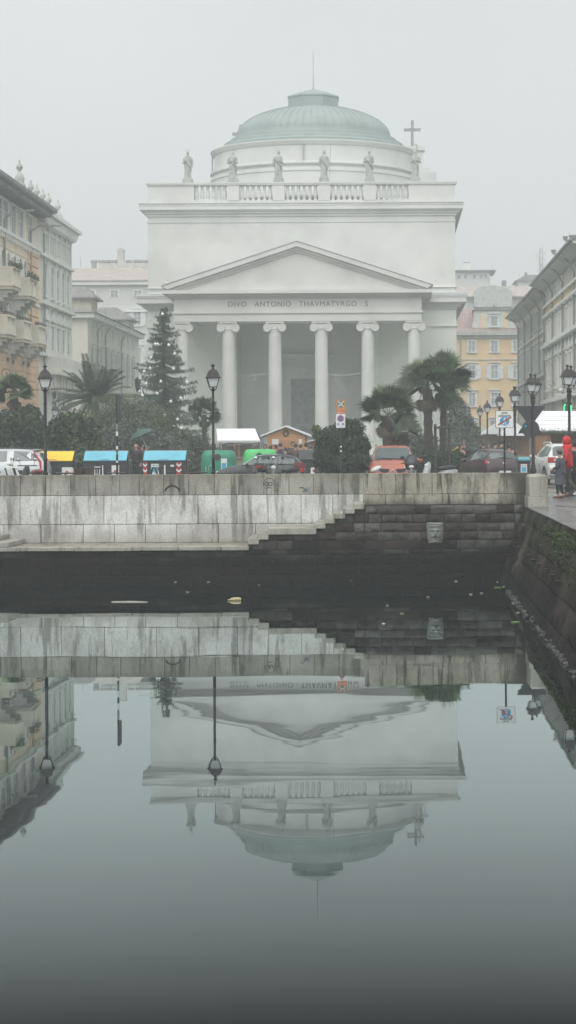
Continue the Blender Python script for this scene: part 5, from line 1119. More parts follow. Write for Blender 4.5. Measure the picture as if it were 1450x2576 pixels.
for i in range(320): p = Vector((U(0, L), -1.06, zl_ - .02 + U(-.12, .06))); d = Vector((U(-1, 1), U(-1, 1), U(-1, 1))) * .06; w_ = Vector((U(-1, 1), U(-1, 1), U(-1, 1))) * .03; m.quad(p, p + d + w_, p + d * 1.4, p + d - w_)
m.build('garland', WREATH, t_, smooth=0, fix=False)
for X, Y, c in ((1303, 1088, FLAMP), (1413, 1083, FLAMP), (1402, 1082, FLAMP), (1375, 1098, FLAMP)): q = P(X, Y, 51.); m = MB().ball((0, 0, 0), .035, 8, 5); m.cyl((0, 0, .03), (0, 0, .25), .006, .006, 4); tag(m.build('hanging_bulb', c, loc=q), {1303: 'bright hanging bulb left of the brown stall panel', 1413: 'hanging bulb just right of another under the long stall roof', 1402: 'left one of a close pair of bulbs under the long stall roof', 1375: 'low hanging bulb by the posts of the long stall'}[X], 'lamp', 'bulbs under the market stalls')
for i, (X, Y, c) in enumerate(((1382, 1105, ST_R), (1395, 1098, WOODO), (1420, 1096, SG), (1410, 1108, SW), (1435, 1100, WREATH), (1388, 1094, FLAMP))):
    q = P(X, Y, 49.); m = MB(); m.box(-.14, .14, -.1, .1, -.15, .12); m.lathe((0, 0, .12), [(.12, 0), (.14, .06), (.05, .16)], 9); tag(m.build('stall_goods', c, loc=q), 'colourful goods displayed inside the long market stall', 'goods', 'goods inside the long stall')
for i, (X, s_, top, lab) in enumerate(((1300, 44, 1066, 'small white-roofed stall just left of the long market stall'), (1250, 38, 1066, 'white-roofed stall behind the pedestrian sign'), (1212, 33, 1072, 'farthest white-roofed stall, down the foggy street on the right'))):
    t_ = thing('small_market_stall', g_at(X, s_), lab, 'market stall', 'market huts on the right side'); zt_ = Zs(top, s_); m = MB(); m.prism([(-1, zt_ - .65), (0, zt_), (1, zt_ - .65), (1, zt_ - .72), (-1, zt_ - .72)], 0, 2, 'y'); m.build('roof', WROOF, t_, smooth=0); m = MB(); m.box(-.85, .85, .2, 1.8, 0, 1.0); m.box(-.85, .85, 1.7, 1.8, 1., zt_ - .72); m.build('counter', BROWN, t_)
    for sx in (-.85, .8): m = MB(); m.box(sx, sx + .06, .1, .16, 0, zt_ - .7); m.build('post', BROWN, t_)
# ---- foliage ---------------------------------------------------------------------
def leafmat(name, c, v=.45, rough=.65):
    t = NT(name); isl = t.n('NewGeometry').outputs['Random Per Island']
    col = t.ramp(isl, [(0, tuple(x * (1 - v) for x in c)), (.5, c), (1, tuple(x * (1 + v * 1.3) for x in c))])
    col = t.mix(.7, col, t.ramp(t.noise(1.6, 3), [(.35, (.6,) * 3), (.65, (1.35,) * 3)]), 'MULTIPLY'); return t.done(col, rough)
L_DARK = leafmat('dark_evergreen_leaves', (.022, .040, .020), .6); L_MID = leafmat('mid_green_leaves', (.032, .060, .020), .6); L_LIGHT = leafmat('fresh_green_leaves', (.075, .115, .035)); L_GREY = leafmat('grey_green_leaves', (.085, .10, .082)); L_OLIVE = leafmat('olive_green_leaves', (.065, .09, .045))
L_PALM = leafmat('palm_leaves', (.048, .075, .040)); L_PALM2 = leafmat('bright_palm_leaves', (.075, .115, .055)); L_DRY = leafmat('dry_palm_leaves', (.10, .08, .05)); L_SPR = leafmat('spruce_needles', (.075, .115, .085)); BARK = mat('rough_bark', (.05, .042, .036), .9, .3, 5, .7, 20); PBARK = mat('fibrous_palm_trunk', (.06, .05, .042), .95, .35, 9, .9, 30)
def rnd(): 
    while 1:
        v = Vector((U(-1, 1), U(-1, 1), U(-1, 1)))
        if .01 < v.length < 1: return v.normalized()
def leaves(m, c, r, n, ls, shell=.72, up=.2):
    for i in range(n):
        d = rnd(); rr = U(shell, 1.03) if random.random() < .85 else U(.3, shell); p = Vector((c[0] + d.x * r[0] * rr, c[1] + d.y * r[1] * rr, c[2] + d.z * r[2] * rr))
        a = (d + rnd() * .9 + Vector((0, 0, up))).normalized(); t_ = a.cross(rnd()).normalized(); b = a.cross(t_); L = ls * U(.6, 1.3); t_ *= L; b *= L * .42
        m.quad(p - t_, p + b, p + t_, p - b)
def shrub(name, X, s, blobs, n, ls, mt, lab, cat='bush', core=True, group=None, mt2=None, wood=True):
    """blobs: (X, Y, r_x_px, r_y_px, depth offset m)"""
    g = g_at(X, s); t_ = thing(name, g, lab, cat, group); m = MB(); m2 = MB(); cm = MB()
    tot = sum(b[2] * b[3] for b in blobs)
    for i, b in enumerate(blobs):
        c = ((b[0] - X) / s, b[4] if len(b) > 4 else 0, Zs(b[1], s)); r = (b[2] / s, b[2] / s * .9, b[3] / s); k = int(n * b[2] * b[3] / tot)
        # lumps over each blob keep the outline uneven
        leaves(m, c, (r[0] * .92, r[1] * .92, r[2] * .92), k // 2, ls)
        nl = 9
        for q in range(nl):
            d = rnd(); d.z = abs(d.z) * (1 if random.random() < .8 else -1); cc = (c[0] + d.x * r[0] * .78, c[1] + d.y * r[1] * .78, c[2] + d.z * r[2] * .78); f = U(.26, .5)
            leaves(m if (q % 3 or not mt2) else m2, cc, (r[0] * f, r[1] * f, r[2] * f), k // (2 * nl), ls)
        if core:
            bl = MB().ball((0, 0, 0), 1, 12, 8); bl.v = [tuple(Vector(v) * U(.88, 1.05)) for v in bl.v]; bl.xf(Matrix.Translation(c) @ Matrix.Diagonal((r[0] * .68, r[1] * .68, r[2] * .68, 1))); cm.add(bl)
    m.build('foliage', mt, t_, smooth=0, fix=False)
    if mt2: m2.build('pale_foliage', mt2, t_, smooth=0, fix=False)
    if core: cm.build('dark_core', mat('dark_foliage_core', (.018, .024, .016), .95, .4, 5), t_)  # solid dark blobs added inside the leaves to block see-through
    zt_ = max(Zs(b[1], s) for b in blobs); m = MB().cyl((0, 0, -.02), (0, 0, zt_), .1, .05, 8)
    for b in blobs[:5]: m.cyl((0, 0, .3), ((b[0] - X) / s * .8, (b[4] if len(b) > 4 else 0) * .8, Zs(b[1], s)), .05, .02, 6)
    m.build('trunk', BARK, t_); return t_
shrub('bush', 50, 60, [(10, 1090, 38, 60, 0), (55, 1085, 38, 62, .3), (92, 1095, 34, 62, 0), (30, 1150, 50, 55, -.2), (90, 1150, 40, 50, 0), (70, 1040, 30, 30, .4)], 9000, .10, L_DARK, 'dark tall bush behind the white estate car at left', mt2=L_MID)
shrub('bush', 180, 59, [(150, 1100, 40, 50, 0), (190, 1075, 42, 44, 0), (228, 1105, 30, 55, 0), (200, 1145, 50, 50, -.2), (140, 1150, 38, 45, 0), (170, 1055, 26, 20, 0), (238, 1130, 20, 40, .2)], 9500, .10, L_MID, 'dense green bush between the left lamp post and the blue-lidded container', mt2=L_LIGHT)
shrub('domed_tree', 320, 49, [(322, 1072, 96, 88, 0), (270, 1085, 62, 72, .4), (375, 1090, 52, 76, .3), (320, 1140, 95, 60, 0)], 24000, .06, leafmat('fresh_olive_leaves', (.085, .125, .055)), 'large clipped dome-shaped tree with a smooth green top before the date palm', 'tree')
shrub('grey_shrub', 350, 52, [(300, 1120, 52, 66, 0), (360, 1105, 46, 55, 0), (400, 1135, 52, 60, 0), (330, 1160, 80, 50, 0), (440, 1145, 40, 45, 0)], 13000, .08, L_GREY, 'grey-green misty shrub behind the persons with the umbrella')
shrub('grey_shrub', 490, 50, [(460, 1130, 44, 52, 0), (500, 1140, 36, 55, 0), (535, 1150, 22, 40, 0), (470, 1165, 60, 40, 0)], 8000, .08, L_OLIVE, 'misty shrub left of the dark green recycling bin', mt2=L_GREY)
shrub('round_bush', 860, 69, [(860, 1125, 62, 62, 0), (842, 1098, 36, 34, 0), (888, 1088, 30, 34, 0), (862, 1165, 70, 44, 0), (908, 1150, 28, 44, 0), (812, 1145, 27, 42, 0), (878, 1068, 20, 18, 0), (920, 1120, 14, 24, 0)], 20000, .06, L_DARK, 'dark round bush behind the orange and white parking sign')
shrub('small_tree', 797, 62, [(797, 1080, 13, 13, 0), (803, 1098, 16, 16, 0)], 900, .06, L_LIGHT, 'bright green shrub peeping out left of the dark round bush', core=False)
shrub('hedge', 1100, 60, [(1065, 1165, 26, 28, 0), (1090, 1160, 26, 28, 0), (1115, 1158, 26, 28, 0), (1140, 1160, 26, 28, 0), (1160, 1166, 22, 26, 0)], 7000, .055, L_MID, 'clipped low hedge between the orange car and the dark purple car', 'hedge')
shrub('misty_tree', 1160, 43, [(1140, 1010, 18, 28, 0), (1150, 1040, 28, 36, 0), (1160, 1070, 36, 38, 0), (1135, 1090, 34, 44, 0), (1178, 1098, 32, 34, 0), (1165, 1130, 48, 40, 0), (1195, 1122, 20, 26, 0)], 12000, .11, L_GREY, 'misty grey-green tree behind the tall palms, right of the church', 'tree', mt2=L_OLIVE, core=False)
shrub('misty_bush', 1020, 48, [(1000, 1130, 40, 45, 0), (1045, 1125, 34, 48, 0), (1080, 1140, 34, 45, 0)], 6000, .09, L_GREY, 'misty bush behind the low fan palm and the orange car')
shrub('climbing_bush', 400, 38, [(347, 960, 8, 14, 0), (349, 975, 7, 12, 0)], 500, .08, L_DARK, 'small dark treetop between the date palm and the spruce', 'tree')
# fan palms
def fan(m, o, d, R, n=26, spread=2.7, droop=.25, petiole=.4):
    d = d.normalized(); side = d.cross(Vector((0, 0, 1)))
    side = side.normalized() if side.length > .05 else Vector((1, 0, 0)); up = side.cross(d).normalized(); ro_ = U(-1.2, 1.2); side, up = (side * cos(ro_) + up * sin(ro_)), (up * cos(ro_) - side * sin(ro_))
    c = o + d * petiole; m.cyl(o, c, .012, .009, 4, False)
    for i in range(n):
        a = -spread / 2 + spread * i / (n - 1); L = R * (.78 + .22 * cos(a)) * U(.92, 1.05); e = (d * cos(a) + side * sin(a)).normalized(); w = side * cos(a) - d * sin(a)
        mid = c + e * L * .6 + up * .03 * R; tip = c + e * L - Vector((0, 0, droop * R * U(.5, 1.4) * (.4 + .6 * abs(a) / 1.4))); ww = w * (.046 * R + .004)
        m.quad(c, mid - ww, mid + up * ww.length * .5); m.quad(c, mid + up * ww.length * .5, mid + ww); m.quad(mid - ww, tip, mid + up * ww.length * .5); m.quad(mid + up * ww.length * .5, tip, mid + ww)
def fan_palm(X, s, Yc, R, lab, nf=24, lean=0, tr=.12, skirt=8, extra=(), bright=.35, name='fan_palm', top=None):
    g = g_at(X, s); t_ = thing(name, g, lab, 'palm tree', 'fan palms in the square'); h = Zs(Yc, s); m = MB(); n = 14; pts = [(lean * (1 - (1 - i / n) ** 2) * 1.0, 0, -.02 + h * i / n) for i in range(n + 1)]
    top_ = Vector(pts[-1]); m.tube(pts, [tr * (1 + .2 * (i % 2)) * (1.1 if i > n - 4 else 1) for i in range(n + 1)], 12)
    for i in range(260): a = U(0, 6.28); z = U(.2, h); k = z / h; x = lean * (1 - (1 - k) ** 2); p = Vector((x + tr * 1.05 * cos(a), tr * 1.05 * sin(a), z)); m.quad(p, p + Vector((cos(a) * .06, sin(a) * .06, -.09)), p + Vector((cos(a + .4) * .02, sin(a + .4) * .02, -.05)))
    m.build('trunk', PBARK, t_, fix=False); a_ = MB(); b_ = MB(); c_ = MB()
    for i in range(nf):
        az = i * 2.39996 + U(-.2, .2); el = 1.35 - 1.75 * (i / nf) + U(-.12, .12); d = Vector((cos(az) * cos(el), sin(az) * cos(el), sin(el))); fan(b_ if i < nf * bright else a_, top_ + Vector((0, 0, .05)), d, R * U(.85, 1.05) * .62, petiole=R * .42, droop=.13)
    for d, r in extra: fan(b_, top_, Vector(d), r, n=30, spread=3.1, droop=.02, petiole=.35)
    for i in range(skirt): az = i * 2.4; d = Vector((cos(az) * .45, sin(az) * .45, -1)); fan(c_, top_ - Vector((0, 0, .12)), d, R * .36, petiole=R * .24, droop=.15, spread=2.2)
    a_.build('fronds', L_PALM, t_, smooth=0, fix=False); b_.build('young_fronds', L_PALM2, t_, smooth=0, fix=False)
    if skirt: c_.build('dry_fronds', L_DRY, t_, smooth=0, fix=False)
    return t_
fan_palm(33, 58, 985, .95, 'dark fan palm rising above the bushes at the left picture edge', 26, .05, .15, 6, extra=(((-.2, -.3, 1), .55), ((1, -.2, .25), .6)))
fan_palm(522, 51, 1040, .95, 'misty fan palm just left of the centre lamp post', 22, -.15, .1, 8, bright=.1)
fan_palm(1083, 60, 978, 1.5, 'tall fan palm left of the staked one, right of the church columns', 22, -.1, .17, 10)
fan_palm(1110, 59, 962, 1.45, 'tall fan palm held by a timber stake frame', 20, .12, .13, 6, extra=(((1, -.3, .45), .85),))
fan_palm(985, 65, 1045, 1.35, 'low bushy fan palm behind the orange car', 20, -.1, .22, 14, extra=(((-.15, -.5, 1), .75), ((-1, -.3, .15), .55)))
fan_palm(1010, 62, 1085, .9, 'short shaggy fan palm right of the low bushy one', 20, .05, .2, 12, bright=.1)
STK = mat('dark_stake_timber', (.05, .042, .04), .85, .2, 5); t_ = thing('stake_frame', g_at(1113, 60.5), 'dark timber stake frame supporting the trunk of a tall palm', 'frame')
for x in (-.29, .29): m = MB().cyl((x, -.25 if x < 0 else -.25, 0), (x, -.2, Zs(1068 if x < 0 else 1067, 60)), .055, .055, 8); m.build('post', STK, t_)
m = MB().cyl((-.36, -.28, Zs(1077, 60)), (.34, -.28, Zs(1076, 60)), .045, .045, 8); m.build('crossbar', STK, t_)
# date palm
g = g_at(240, 44.); t_ = thing('date_palm', g, 'feathery date palm whose fronds arch above the domed tree', 'palm tree'); h = Zs(1005, 44)
m = MB().tube([(0, 0, -.02), (0, 0, h)], [.26, .24], 12); m.build('trunk', PBARK, t_); m = MB()
for i in range(62):
    az = i * 2.39996; el = U(.55, 1.35) if i % 3 else U(.1, .6); L = U(2.2, 3.4); d = Vector((cos(az) * cos(el), sin(az) * cos(el) * .8, sin(el))); pts = []
    for k in range(9): u = k / 8; p = Vector((0, 0, h)) + d * L * u - Vector((0, 0, 1.25 * u * u * cos(el) + .12 * u * u)); pts.append(p)
    m.tube(pts, [.035 - .003 * k for k in range(9)], 4)
    for k in range(8):
        for q in range(7):
            u = q / 7; p = pts[k].lerp(pts[k + 1], u); ax = (pts[k + 1] - pts[k]).normalized(); sd_ = ax.cross(Vector((0, 0, 1))).normalized(); ll = .62 * (1 - .55 * ((k + u) / 8)) * min(1, .3 + (k + u) / 3)
            for sg in (-1, 1): e = (sd_ * sg + ax * .7 - Vector((0, 0, .25 + U(0, .25)))).normalized() * ll; m.quad(p, p + e * .5 + ax * .027, p + e, p + e * .5 - ax * .027)
m.build('fronds', leafmat('date_palm_leaves', (.085, .115, .08)), t_, smooth=0, fix=False)
# spruce with baubles
sS = 46.; g = g_at(414, sS); t_ = thing('spruce', g, 'tall sparse spruce hung with white baubles left of the portico', 'tree'); H = Zs(766, sS)
m = MB().tube([(0, 0, -.02), (.02, 0, H * .5), (-.05, 0, H)], [.16, .1, .012], 8); nd = MB(); tips = []
nb = 230
for i in range(nb):
    u = (i / nb) ** .9; z = 1.7 + (H - 1.9) * u; z += U(-.3, .3); az = i * 2.39996 + U(-.6, .6); L = (2.25 * (1 - u) ** .8 + .12) * U(.5, 1.3); up = .15 + .25 * u; pts = []
    for k in range(6): v = k / 5; pts.append(Vector((.02 + cos(az) * L * v, sin(az) * L * v, z + L * (-.55 * v + .36 * v * v * (1 + up)))))
    m.tube(pts, [.025 * (1 - .15 * k) * (1 - .5 * u) for k in range(6)], 4); tips.append(pts)
    for k in range(5):
        for q in range(int(12 * (.6 + L))):
            p = pts[k].lerp(pts[k + 1], random.random()); ax = (pts[k + 1] - pts[k]).normalized(); hang = U(.14, .46) * (1 - .55 * u); e = (ax * U(.1, .8) + rnd() * .5 + Vector((0, 0, -.9))).normalized() * hang; w_ = e.cross(rnd()).normalized() * .018
            nd.quad(p, p + e * .45 + w_, p + e, p + e * .45 - w_)
            if q % 2: 
                e2 = (ax + rnd() * .8).normalized() * .13; w2 = e2.cross(rnd()).normalized() * .014; nd.quad(p, p + e2 * .5 + w2, p + e2, p + e2 * .5 - w2)
m.build('trunk', BARK, t_); nd.build('needles', L_SPR, t_, smooth=0, fix=False)
BAU = mat('white_bauble', (.75, .77, .76), .25, .03, 4); b0 = None
for i, (X, Y) in enumerate(((409, 790), (397, 866), (391, 866), (425, 868), (378, 927), (363, 935), (437, 928), (352, 985), (359, 995), (396, 990), (471, 962), (430, 1010), (455, 1002), (415, 1045), (447, 1055), (405, 960), (380, 900), (440, 890), (456, 1078), (368, 965))):
    q = P(X, Y, sS + U(.55, .85))
    if b0 is None: mb = MB().ball((0, 0, 0), .085, 12, 8); mb.cyl((0, 0, .08), (0, 0, .16), .012, .012, 5); b0 = mb.build('bauble', BAU, loc=q); tag(b0, 'white glass baubles hanging on the tall spruce', 'bauble', 'white baubles on the spruce')
    else: o = b0.copy(); C.objects.link(o); o.location = q
# balcony / embankment weeds already placed
# ---- vehicles ---------------------------------------------------------------------
CGL = mat('car_window_glass', (.06, .085, .085), .08, .1, 2, spec=.9); TYRE = mat('tyre_rubber', (.02, .02, .02), .8, .1, 9); RIM = mat('alloy_rim', (.35, .36, .37), .35, .05, 9, metal=.7); TRIM = mat('black_car_trim', (.018, .018, .02), .55, .1, 6)
REDL = mat('red_tail_lamp', (.42, .02, .025), .2, .1, 9); CLEAR = mat('clear_lamp_glass', (.55, .56, .52), .15, .1, 9); CHROME = mat('chrome_trim', (.6, .62, .62), .2, .05, 9, metal=.9)
def car(name, loc, lab, rz, st, paint, glass_side, ws, rw, extras=None, front=None, rear=None, wheels=(.8, -1.25), wr=.31, cat='car', group='cars parked on the square'):
    """st: stations from front (+x) to rear: (x, z_bottom, z_belt, z_roof, half widths at sill, belt, roof)"""
    t_ = thing(name, loc, lab, cat, group, rz); m = MB(); N = 8; secs = []
    for (x, zb, zs, zr, wb, wsd, wrf) in st:
        secs.append([(x, 0, zb), (x, wb * .93, zb), (x, wb, zb + .14), (x, wsd + .02, zb + (zs - zb) * .55), (x, wsd, zs - .03), (x, (wsd - .03), zs), (x, wrf, zr - .07 if zr - zs > .2 else zr - .01), (x, wrf * .8, zr), (x, 0, zr + .015)])
    k = len(secs[0])
    def ring(s): return s + [(x, -y, z) for x, y, z in s[1:-1][::-1]]
    R = [ring(s) for s in secs]; n = len(R[0])
    for r in R: m.v += r
    for i in range(len(R) - 1):
        for j in range(n): j2 = (j + 1) % n; m.f.append((i * n + j, i * n + j2, (i + 1) * n + j2, (i + 1) * n + j))
    m.f.append(tuple(range(n))); m.f.append(tuple((len(R) - 1) * n + j for j in range(n))[::-1])
    body = m.build('body', paint, t_, smooth=42)
    def pane(quad, name='window', mt=CGL, ins=.06, off=.012, par=body):
        q = [Vector(p) for p in quad]; c = sum(q, Vector()) / len(q); nrm = (q[1] - q[0]).cross(q[2] - q[0]).normalized()
        if nrm.dot(c - Vector((0, 0, .7))) < 0: nrm = -nrm
        e = [c + (p - c) * (1 - ins) + nrm * off for p in q]; b = [p - nrm * (off + .01) for p in e]; g = MB(); nn = len(e); g.v = [tuple(p) for p in e + b]; g.f = [tuple(range(nn)), tuple(range(nn, 2 * nn))[::-1]] + [(i, (i + 1) % nn, nn + (i + 1) % nn, nn + i) for i in range(nn)]
        return g.build(name, mt, par, smooth=0)
    for a, b in glass_side:                                # side windows between stations a and b
        for sg in (1, -1):
            lo = [secs[i][5] for i in range(a, b + 1)]; hi = [secs[i][6] for i in range(a, b + 1)]
            poly = [(x, sg * y, z + .02) for x, y, z in lo] + [(x, sg * y, z - .0) for x, y, z in hi[::-1]]
            pane(poly, ins=.05)
    for (a, b), nm in ((ws, 'windscreen'), (rw, 'rear_window')):
        if a is None: continue
        A = [Vector(q) for q in secs[a][6:]] + [Vector((q[0], -q[1], q[2])) for q in secs[a][6:-1][::-1]]; B = [Vector(q) for q in secs[b][6:]] + [Vector((q[0], -q[1], q[2])) for q in secs[b][6:-1][::-1]]
        A[0] = A[0].lerp(A[1], .12); A[-1] = A[-1].lerp(A[-2], .12); B[0] = B[0].lerp(B[1], .12); B[-1] = B[-1].lerp(B[-2], .12)
        nv = Vector((B[2].z - A[2].z, 0, A[2].x - B[2].x)).normalized(); nv = nv if nv.z > 0 else -nv; g = MB(); K = 5
        for u in (.05, .93): g.v += [tuple(p_.lerp(q_, u) + nv * .012) for p_, q_ in zip(A, B)]
        g.f = [(i, i + 1, K + i + 1, K + i) for i in range(K - 1)]; w_ = g.build(nm, CGL, body, smooth=50, fix=False)
    for x in wheels:
        for sg in (1, -1):
            w_ = st[0][4]; wmx = max(s[5] for s in st); y0, y1 = sg * (wmx - .17), sg * (wmx + .025)
            g = MB().cyl((x, sg * (wmx - .1), wr), (x, sg * (wmx + .028), wr), wr * 1.16, wr * 1.16, 22); g.build('wheel_arch', TRIM, body)
            g = MB().cyl((x, y0, wr), (x, sg * (wmx + .035), wr), wr, wr, 22); w1 = g.build('wheel', TYRE, t_)
            g = MB().cyl((x, sg * (wmx + .03), wr), (x, sg * (wmx + .042), wr), wr * .66, wr * .62, 20); g.build('rim', RIM, w1)
    if extras: extras(t_, body, secs, pane)
    return t_
def mirrors(t_, x, y, z, mt, sz=.11):
    for sg in (1, -1): g = MB().ball((x, sg * (y + .12), z), sz, 10, 6, .6, 1.1, .75); g.cyl((x, sg * y * .93, z - .03), (x, sg * (y + .1), z - .02), .025, .025, 6); g.build('wing_mirror', mt, t_)
def plate(t_, x, z, w=.5, h=.11, rz=0, txt=None):
    g = MB(); g.box(x - .01, x + .01, -w / 2, w / 2, z - h / 2, z + h / 2); return g.build('number_plate', SW, t_, bevel=.004)
RZ = GZ + .004
# black hatchback, side on, nose to the left
HB = [(1.78, .22, .52, .53, .55, .58, .50), (1.70, .18, .66, .68, .74, .76, .62), (1.35, .17, .80, .84, .80, .82, .66), (.82, .17, .90, .94, .81, .83, .68), (.62, .17, .92, .99, .82, .83, .68), (-.02, .17, .93, 1.36, .82, .83, .56), (-.30, .17, .935, 1.405, .82, .83, .57), (-.85, .17, .94, 1.40, .82, .83, .57), (-1.25, .17, .955, 1.36, .82, .83, .56), (-1.55, .18, .97, 1.27, .81, .82, .55), (-1.86, .2, .93, .96, .79, .78, .62), (-1.93, .26, .72, .73, .74, .74, .62)]
PBK = mat('blue_black_car_paint', (.010, .014, .018), .35, .1, 2, coat=.15)
def ex(t_, body, secs, pane):
    mirrors(t_, .42, .80, .96, PBK)
    for sg in (1, -1):
        g = MB().ball((1.58, sg * .62, .62), .12, 12, 8, 1.7, .8, .8); g.build('headlight', CLEAR, t_)
        g = MB(); g.box(-1.93, -1.74, sg * .72 - .07, sg * .72 + .09, .62, .86); g.build('tail_light', REDL, t_, bevel=.03)
        for x in (.05, -.05): g = MB(); g.box(-.62, -.48, sg * .835 - .01, sg * .835 + .01, .78, .81); 
        g.build('door_handle', PBK, body)
        g = MB(); g.tube([(.6, sg * .846, .9), (.58, sg * .85, .3), (-.7, sg * .85, .27), (-.78, sg * .848, .9)], .006, 4); g.build('door_seam', TRIM, body)
    plate(t_, -1.95, .5)
    # bright pillar reflections modelled as an added thin chrome strip
    g = MB().tube([(.58, .72, 1.0), (.02, .6, 1.345), (-.3, .60, 1.39), (-.85, .6, 1.385)], .012, 4).tube([(.58, -.72, 1.0), (.02, -.6, 1.345), (-.3, -.60, 1.39), (-.85, -.6, 1.385)], .012, 4); g.build('pillar_reflection_strip', CHROME, body)
g = g_at(651, 64.5); g.z = RZ
car('parked_car', g, 'dark blue-black hatchback seen side on in front of the green recycling bins', pi, HB, PBK, [(4, 5), (5, 7), (7, 9)], (4, 5), (10, 9), ex, wheels=(1.18, -1.2), wr=.29).scale = (.93, 1, .90)
# white estate car at left, rear to the right
PWH = mat('white_silver_car_paint', (.55, .58, .60), .25, .05, 2, coat=.5)
ES = [(2.25, .22, .62, .63, .6, .62, .5), (2.15, .2, .76, .8, .78, .8, .66), (1.5, .19, .92, .96, .86, .87, .7), (1.05, .19, .97, 1.0, .87, .88, .7), (.35, .19, 1.0, 1.47, .87, .88, .64), (-.1, .19, 1.0, 1.52, .87, .88, .65), (-.9, .19, 1.02, 1.52, .87, .88, .65), (-1.1, .19, 1.02, 1.52, .87, .88, .65), (-1.8, .19, 1.04, 1.48, .87, .88, .64), (-2.1, .2, 1.04, 1.36, .86, .86, .62), (-2.32, .24, 1.0, 1.02, .84, .84, .7), (-2.4, .28, .7, .71, .8, .8, .7)]
YG = mat('green_tinted_view', (.38, .52, .12), .3, .1, 3)
def ex(t_, body, secs, pane):
    mirrors(t_, .8, .86, 1.02, PWH)
    for sg in (1, -1):
        g = MB(); g.prism([(-2.34, .66), (-2.14, .66), (-1.98, 1.05), (-1.88, 1.44), (-1.99, 1.44), (-2.14, 1.2), (-2.30, 1.0)], sg * .86, sg * .90, 'y') if 0 else g.tube([(-2.22, sg * .84, .70), (-2.20, sg * .84, 1.0), (-2.06, sg * .78, 1.2), (-1.92, sg * .70, 1.42)], [.04, .055, .04, .025], 8); g.build('tail_light', REDL, t_)
        g = MB().tube([(.2, sg * .62, 1.53), (-.1, sg * .62, 1.57), (-1.5, sg * .62, 1.58), (-1.85, sg * .62, 1.5)], .02, 6); g.build('roof_rail', TRIM, body)
        for x in (.1, -.95): g = MB(); g.box(x - .1, x + .08, sg * .885 - .012, sg * .885 + .012, .92, .95); g.build('door_handle', PWH, body)
    g = MB(); g.box(-2.1, -1.85, -.6, .6, 1.475, 1.505); g.build('spoiler', PWH, body, bevel=.01); plate(t_, -2.41, .5)
g = g_at(-28, 63.); g.z = RZ
car('parked_car', g, 'white estate car with tall red tail lights at the left picture edge', pi, ES, PWH, [(4, 6), (7, 9)], (3, 4), (10, 9), ex, wheels=(1.5, -1.4), wr=.32)
# orange people carrier, facing the camera
POR = mat('orange_red_car_paint', (.36, .10, .06), .34, .08, 2, coat=.3)
MP = [(1.95, .26, .62, .63, .55, .62, .5), (1.86, .2, .80, .82, .74, .80, .62), (1.55, .18, .93, .96, .82, .84, .66), (1.22, .18, 1.0, 1.04, .83, .85, .68), (.35, .18, 1.04, 1.53, .83, .85, .62), (.0, .18, 1.05, 1.58, .83, .85, .63), (-1.0, .18, 1.06, 1.58, .83, .85, .63), (-1.6, .18, 1.06, 1.52, .83, .84, .62), (-1.9, .2, 1.0, 1.03, .81, .8, .62), (-1.98, .3, .7, .71, .78, .76, .6)]
def ex(t_, body, secs, pane):
    mirrors(t_, 1.02, .86, 1.05, POR, .12)
    for sg in (1, -1):
        g = MB().ball((0, 0, 0), .17, 14, 10, .75, 1.35, .62); g.xf(Matrix.Translation((1.85, sg * .58, .74)) @ Matrix.Rotation(sg * -.5, 4, 'Z') @ Matrix.Rotation(sg * -.35, 4, 'X')); g.build('headlight', CLEAR, t_)
        g = MB(); g.prism([(sg * .12, .74), (sg * .48, .76), (sg * .46, .66), (sg * .30, .60), (sg * .16, .62)], 1.80, 1.955, 'x'); g.build('grille', TRIM, t_)
        g = MB().tube([(.3, sg * .6, 1.56), (.2, sg * .6, 1.62), (-1.2, sg * .6, 1.62)], .018, 6); g.build('roof_rail', TRIM, body)
    g = MB(); g.prism([(0, .75), (.055, .67), (0, .59), (-.055, .67)], 1.955, 1.975, 'x'); e = g.build('diamond_badge', CHROME, t_, bevel=.006); g = MB(); g.prism([(0, .705), (.02, .67), (0, .635), (-.02, .67)], 1.976, 1.98, 'x'); g.build('badge_centre', SBK, e)
    g = MB().tube([(1.22, .6, 1.07), (1.15, .1, 1.12), (1.17, -.3, 1.12)], .012, 5).tube([(1.22, .0, 1.06), (1.12, -.35, 1.13), (1.14, -.62, 1.14)], .012, 5); g.build('wiper', TRIM, body)
    g = MB(); g.box(1.1, 1.12, -.62, -.42, 1.10, 1.14); g.xf(Matrix.Identity(4)); g.build('permit_sticker', SW, body)
    g = MB(); g.box(1.975, 1.985, -.26, .26, .38, .49); g.build('number_plate', SW, t_)
g = g_at(987.5, 68.); g.z = GZ
car('parked_car', g, 'orange-red people carrier with a diamond badge facing the canal', -pi / 2 + .0, MP, POR, [(4, 6), (6, 7)], (3, 4), (8, 7), ex, wheels=(1.2, -1.3), wr=.31)
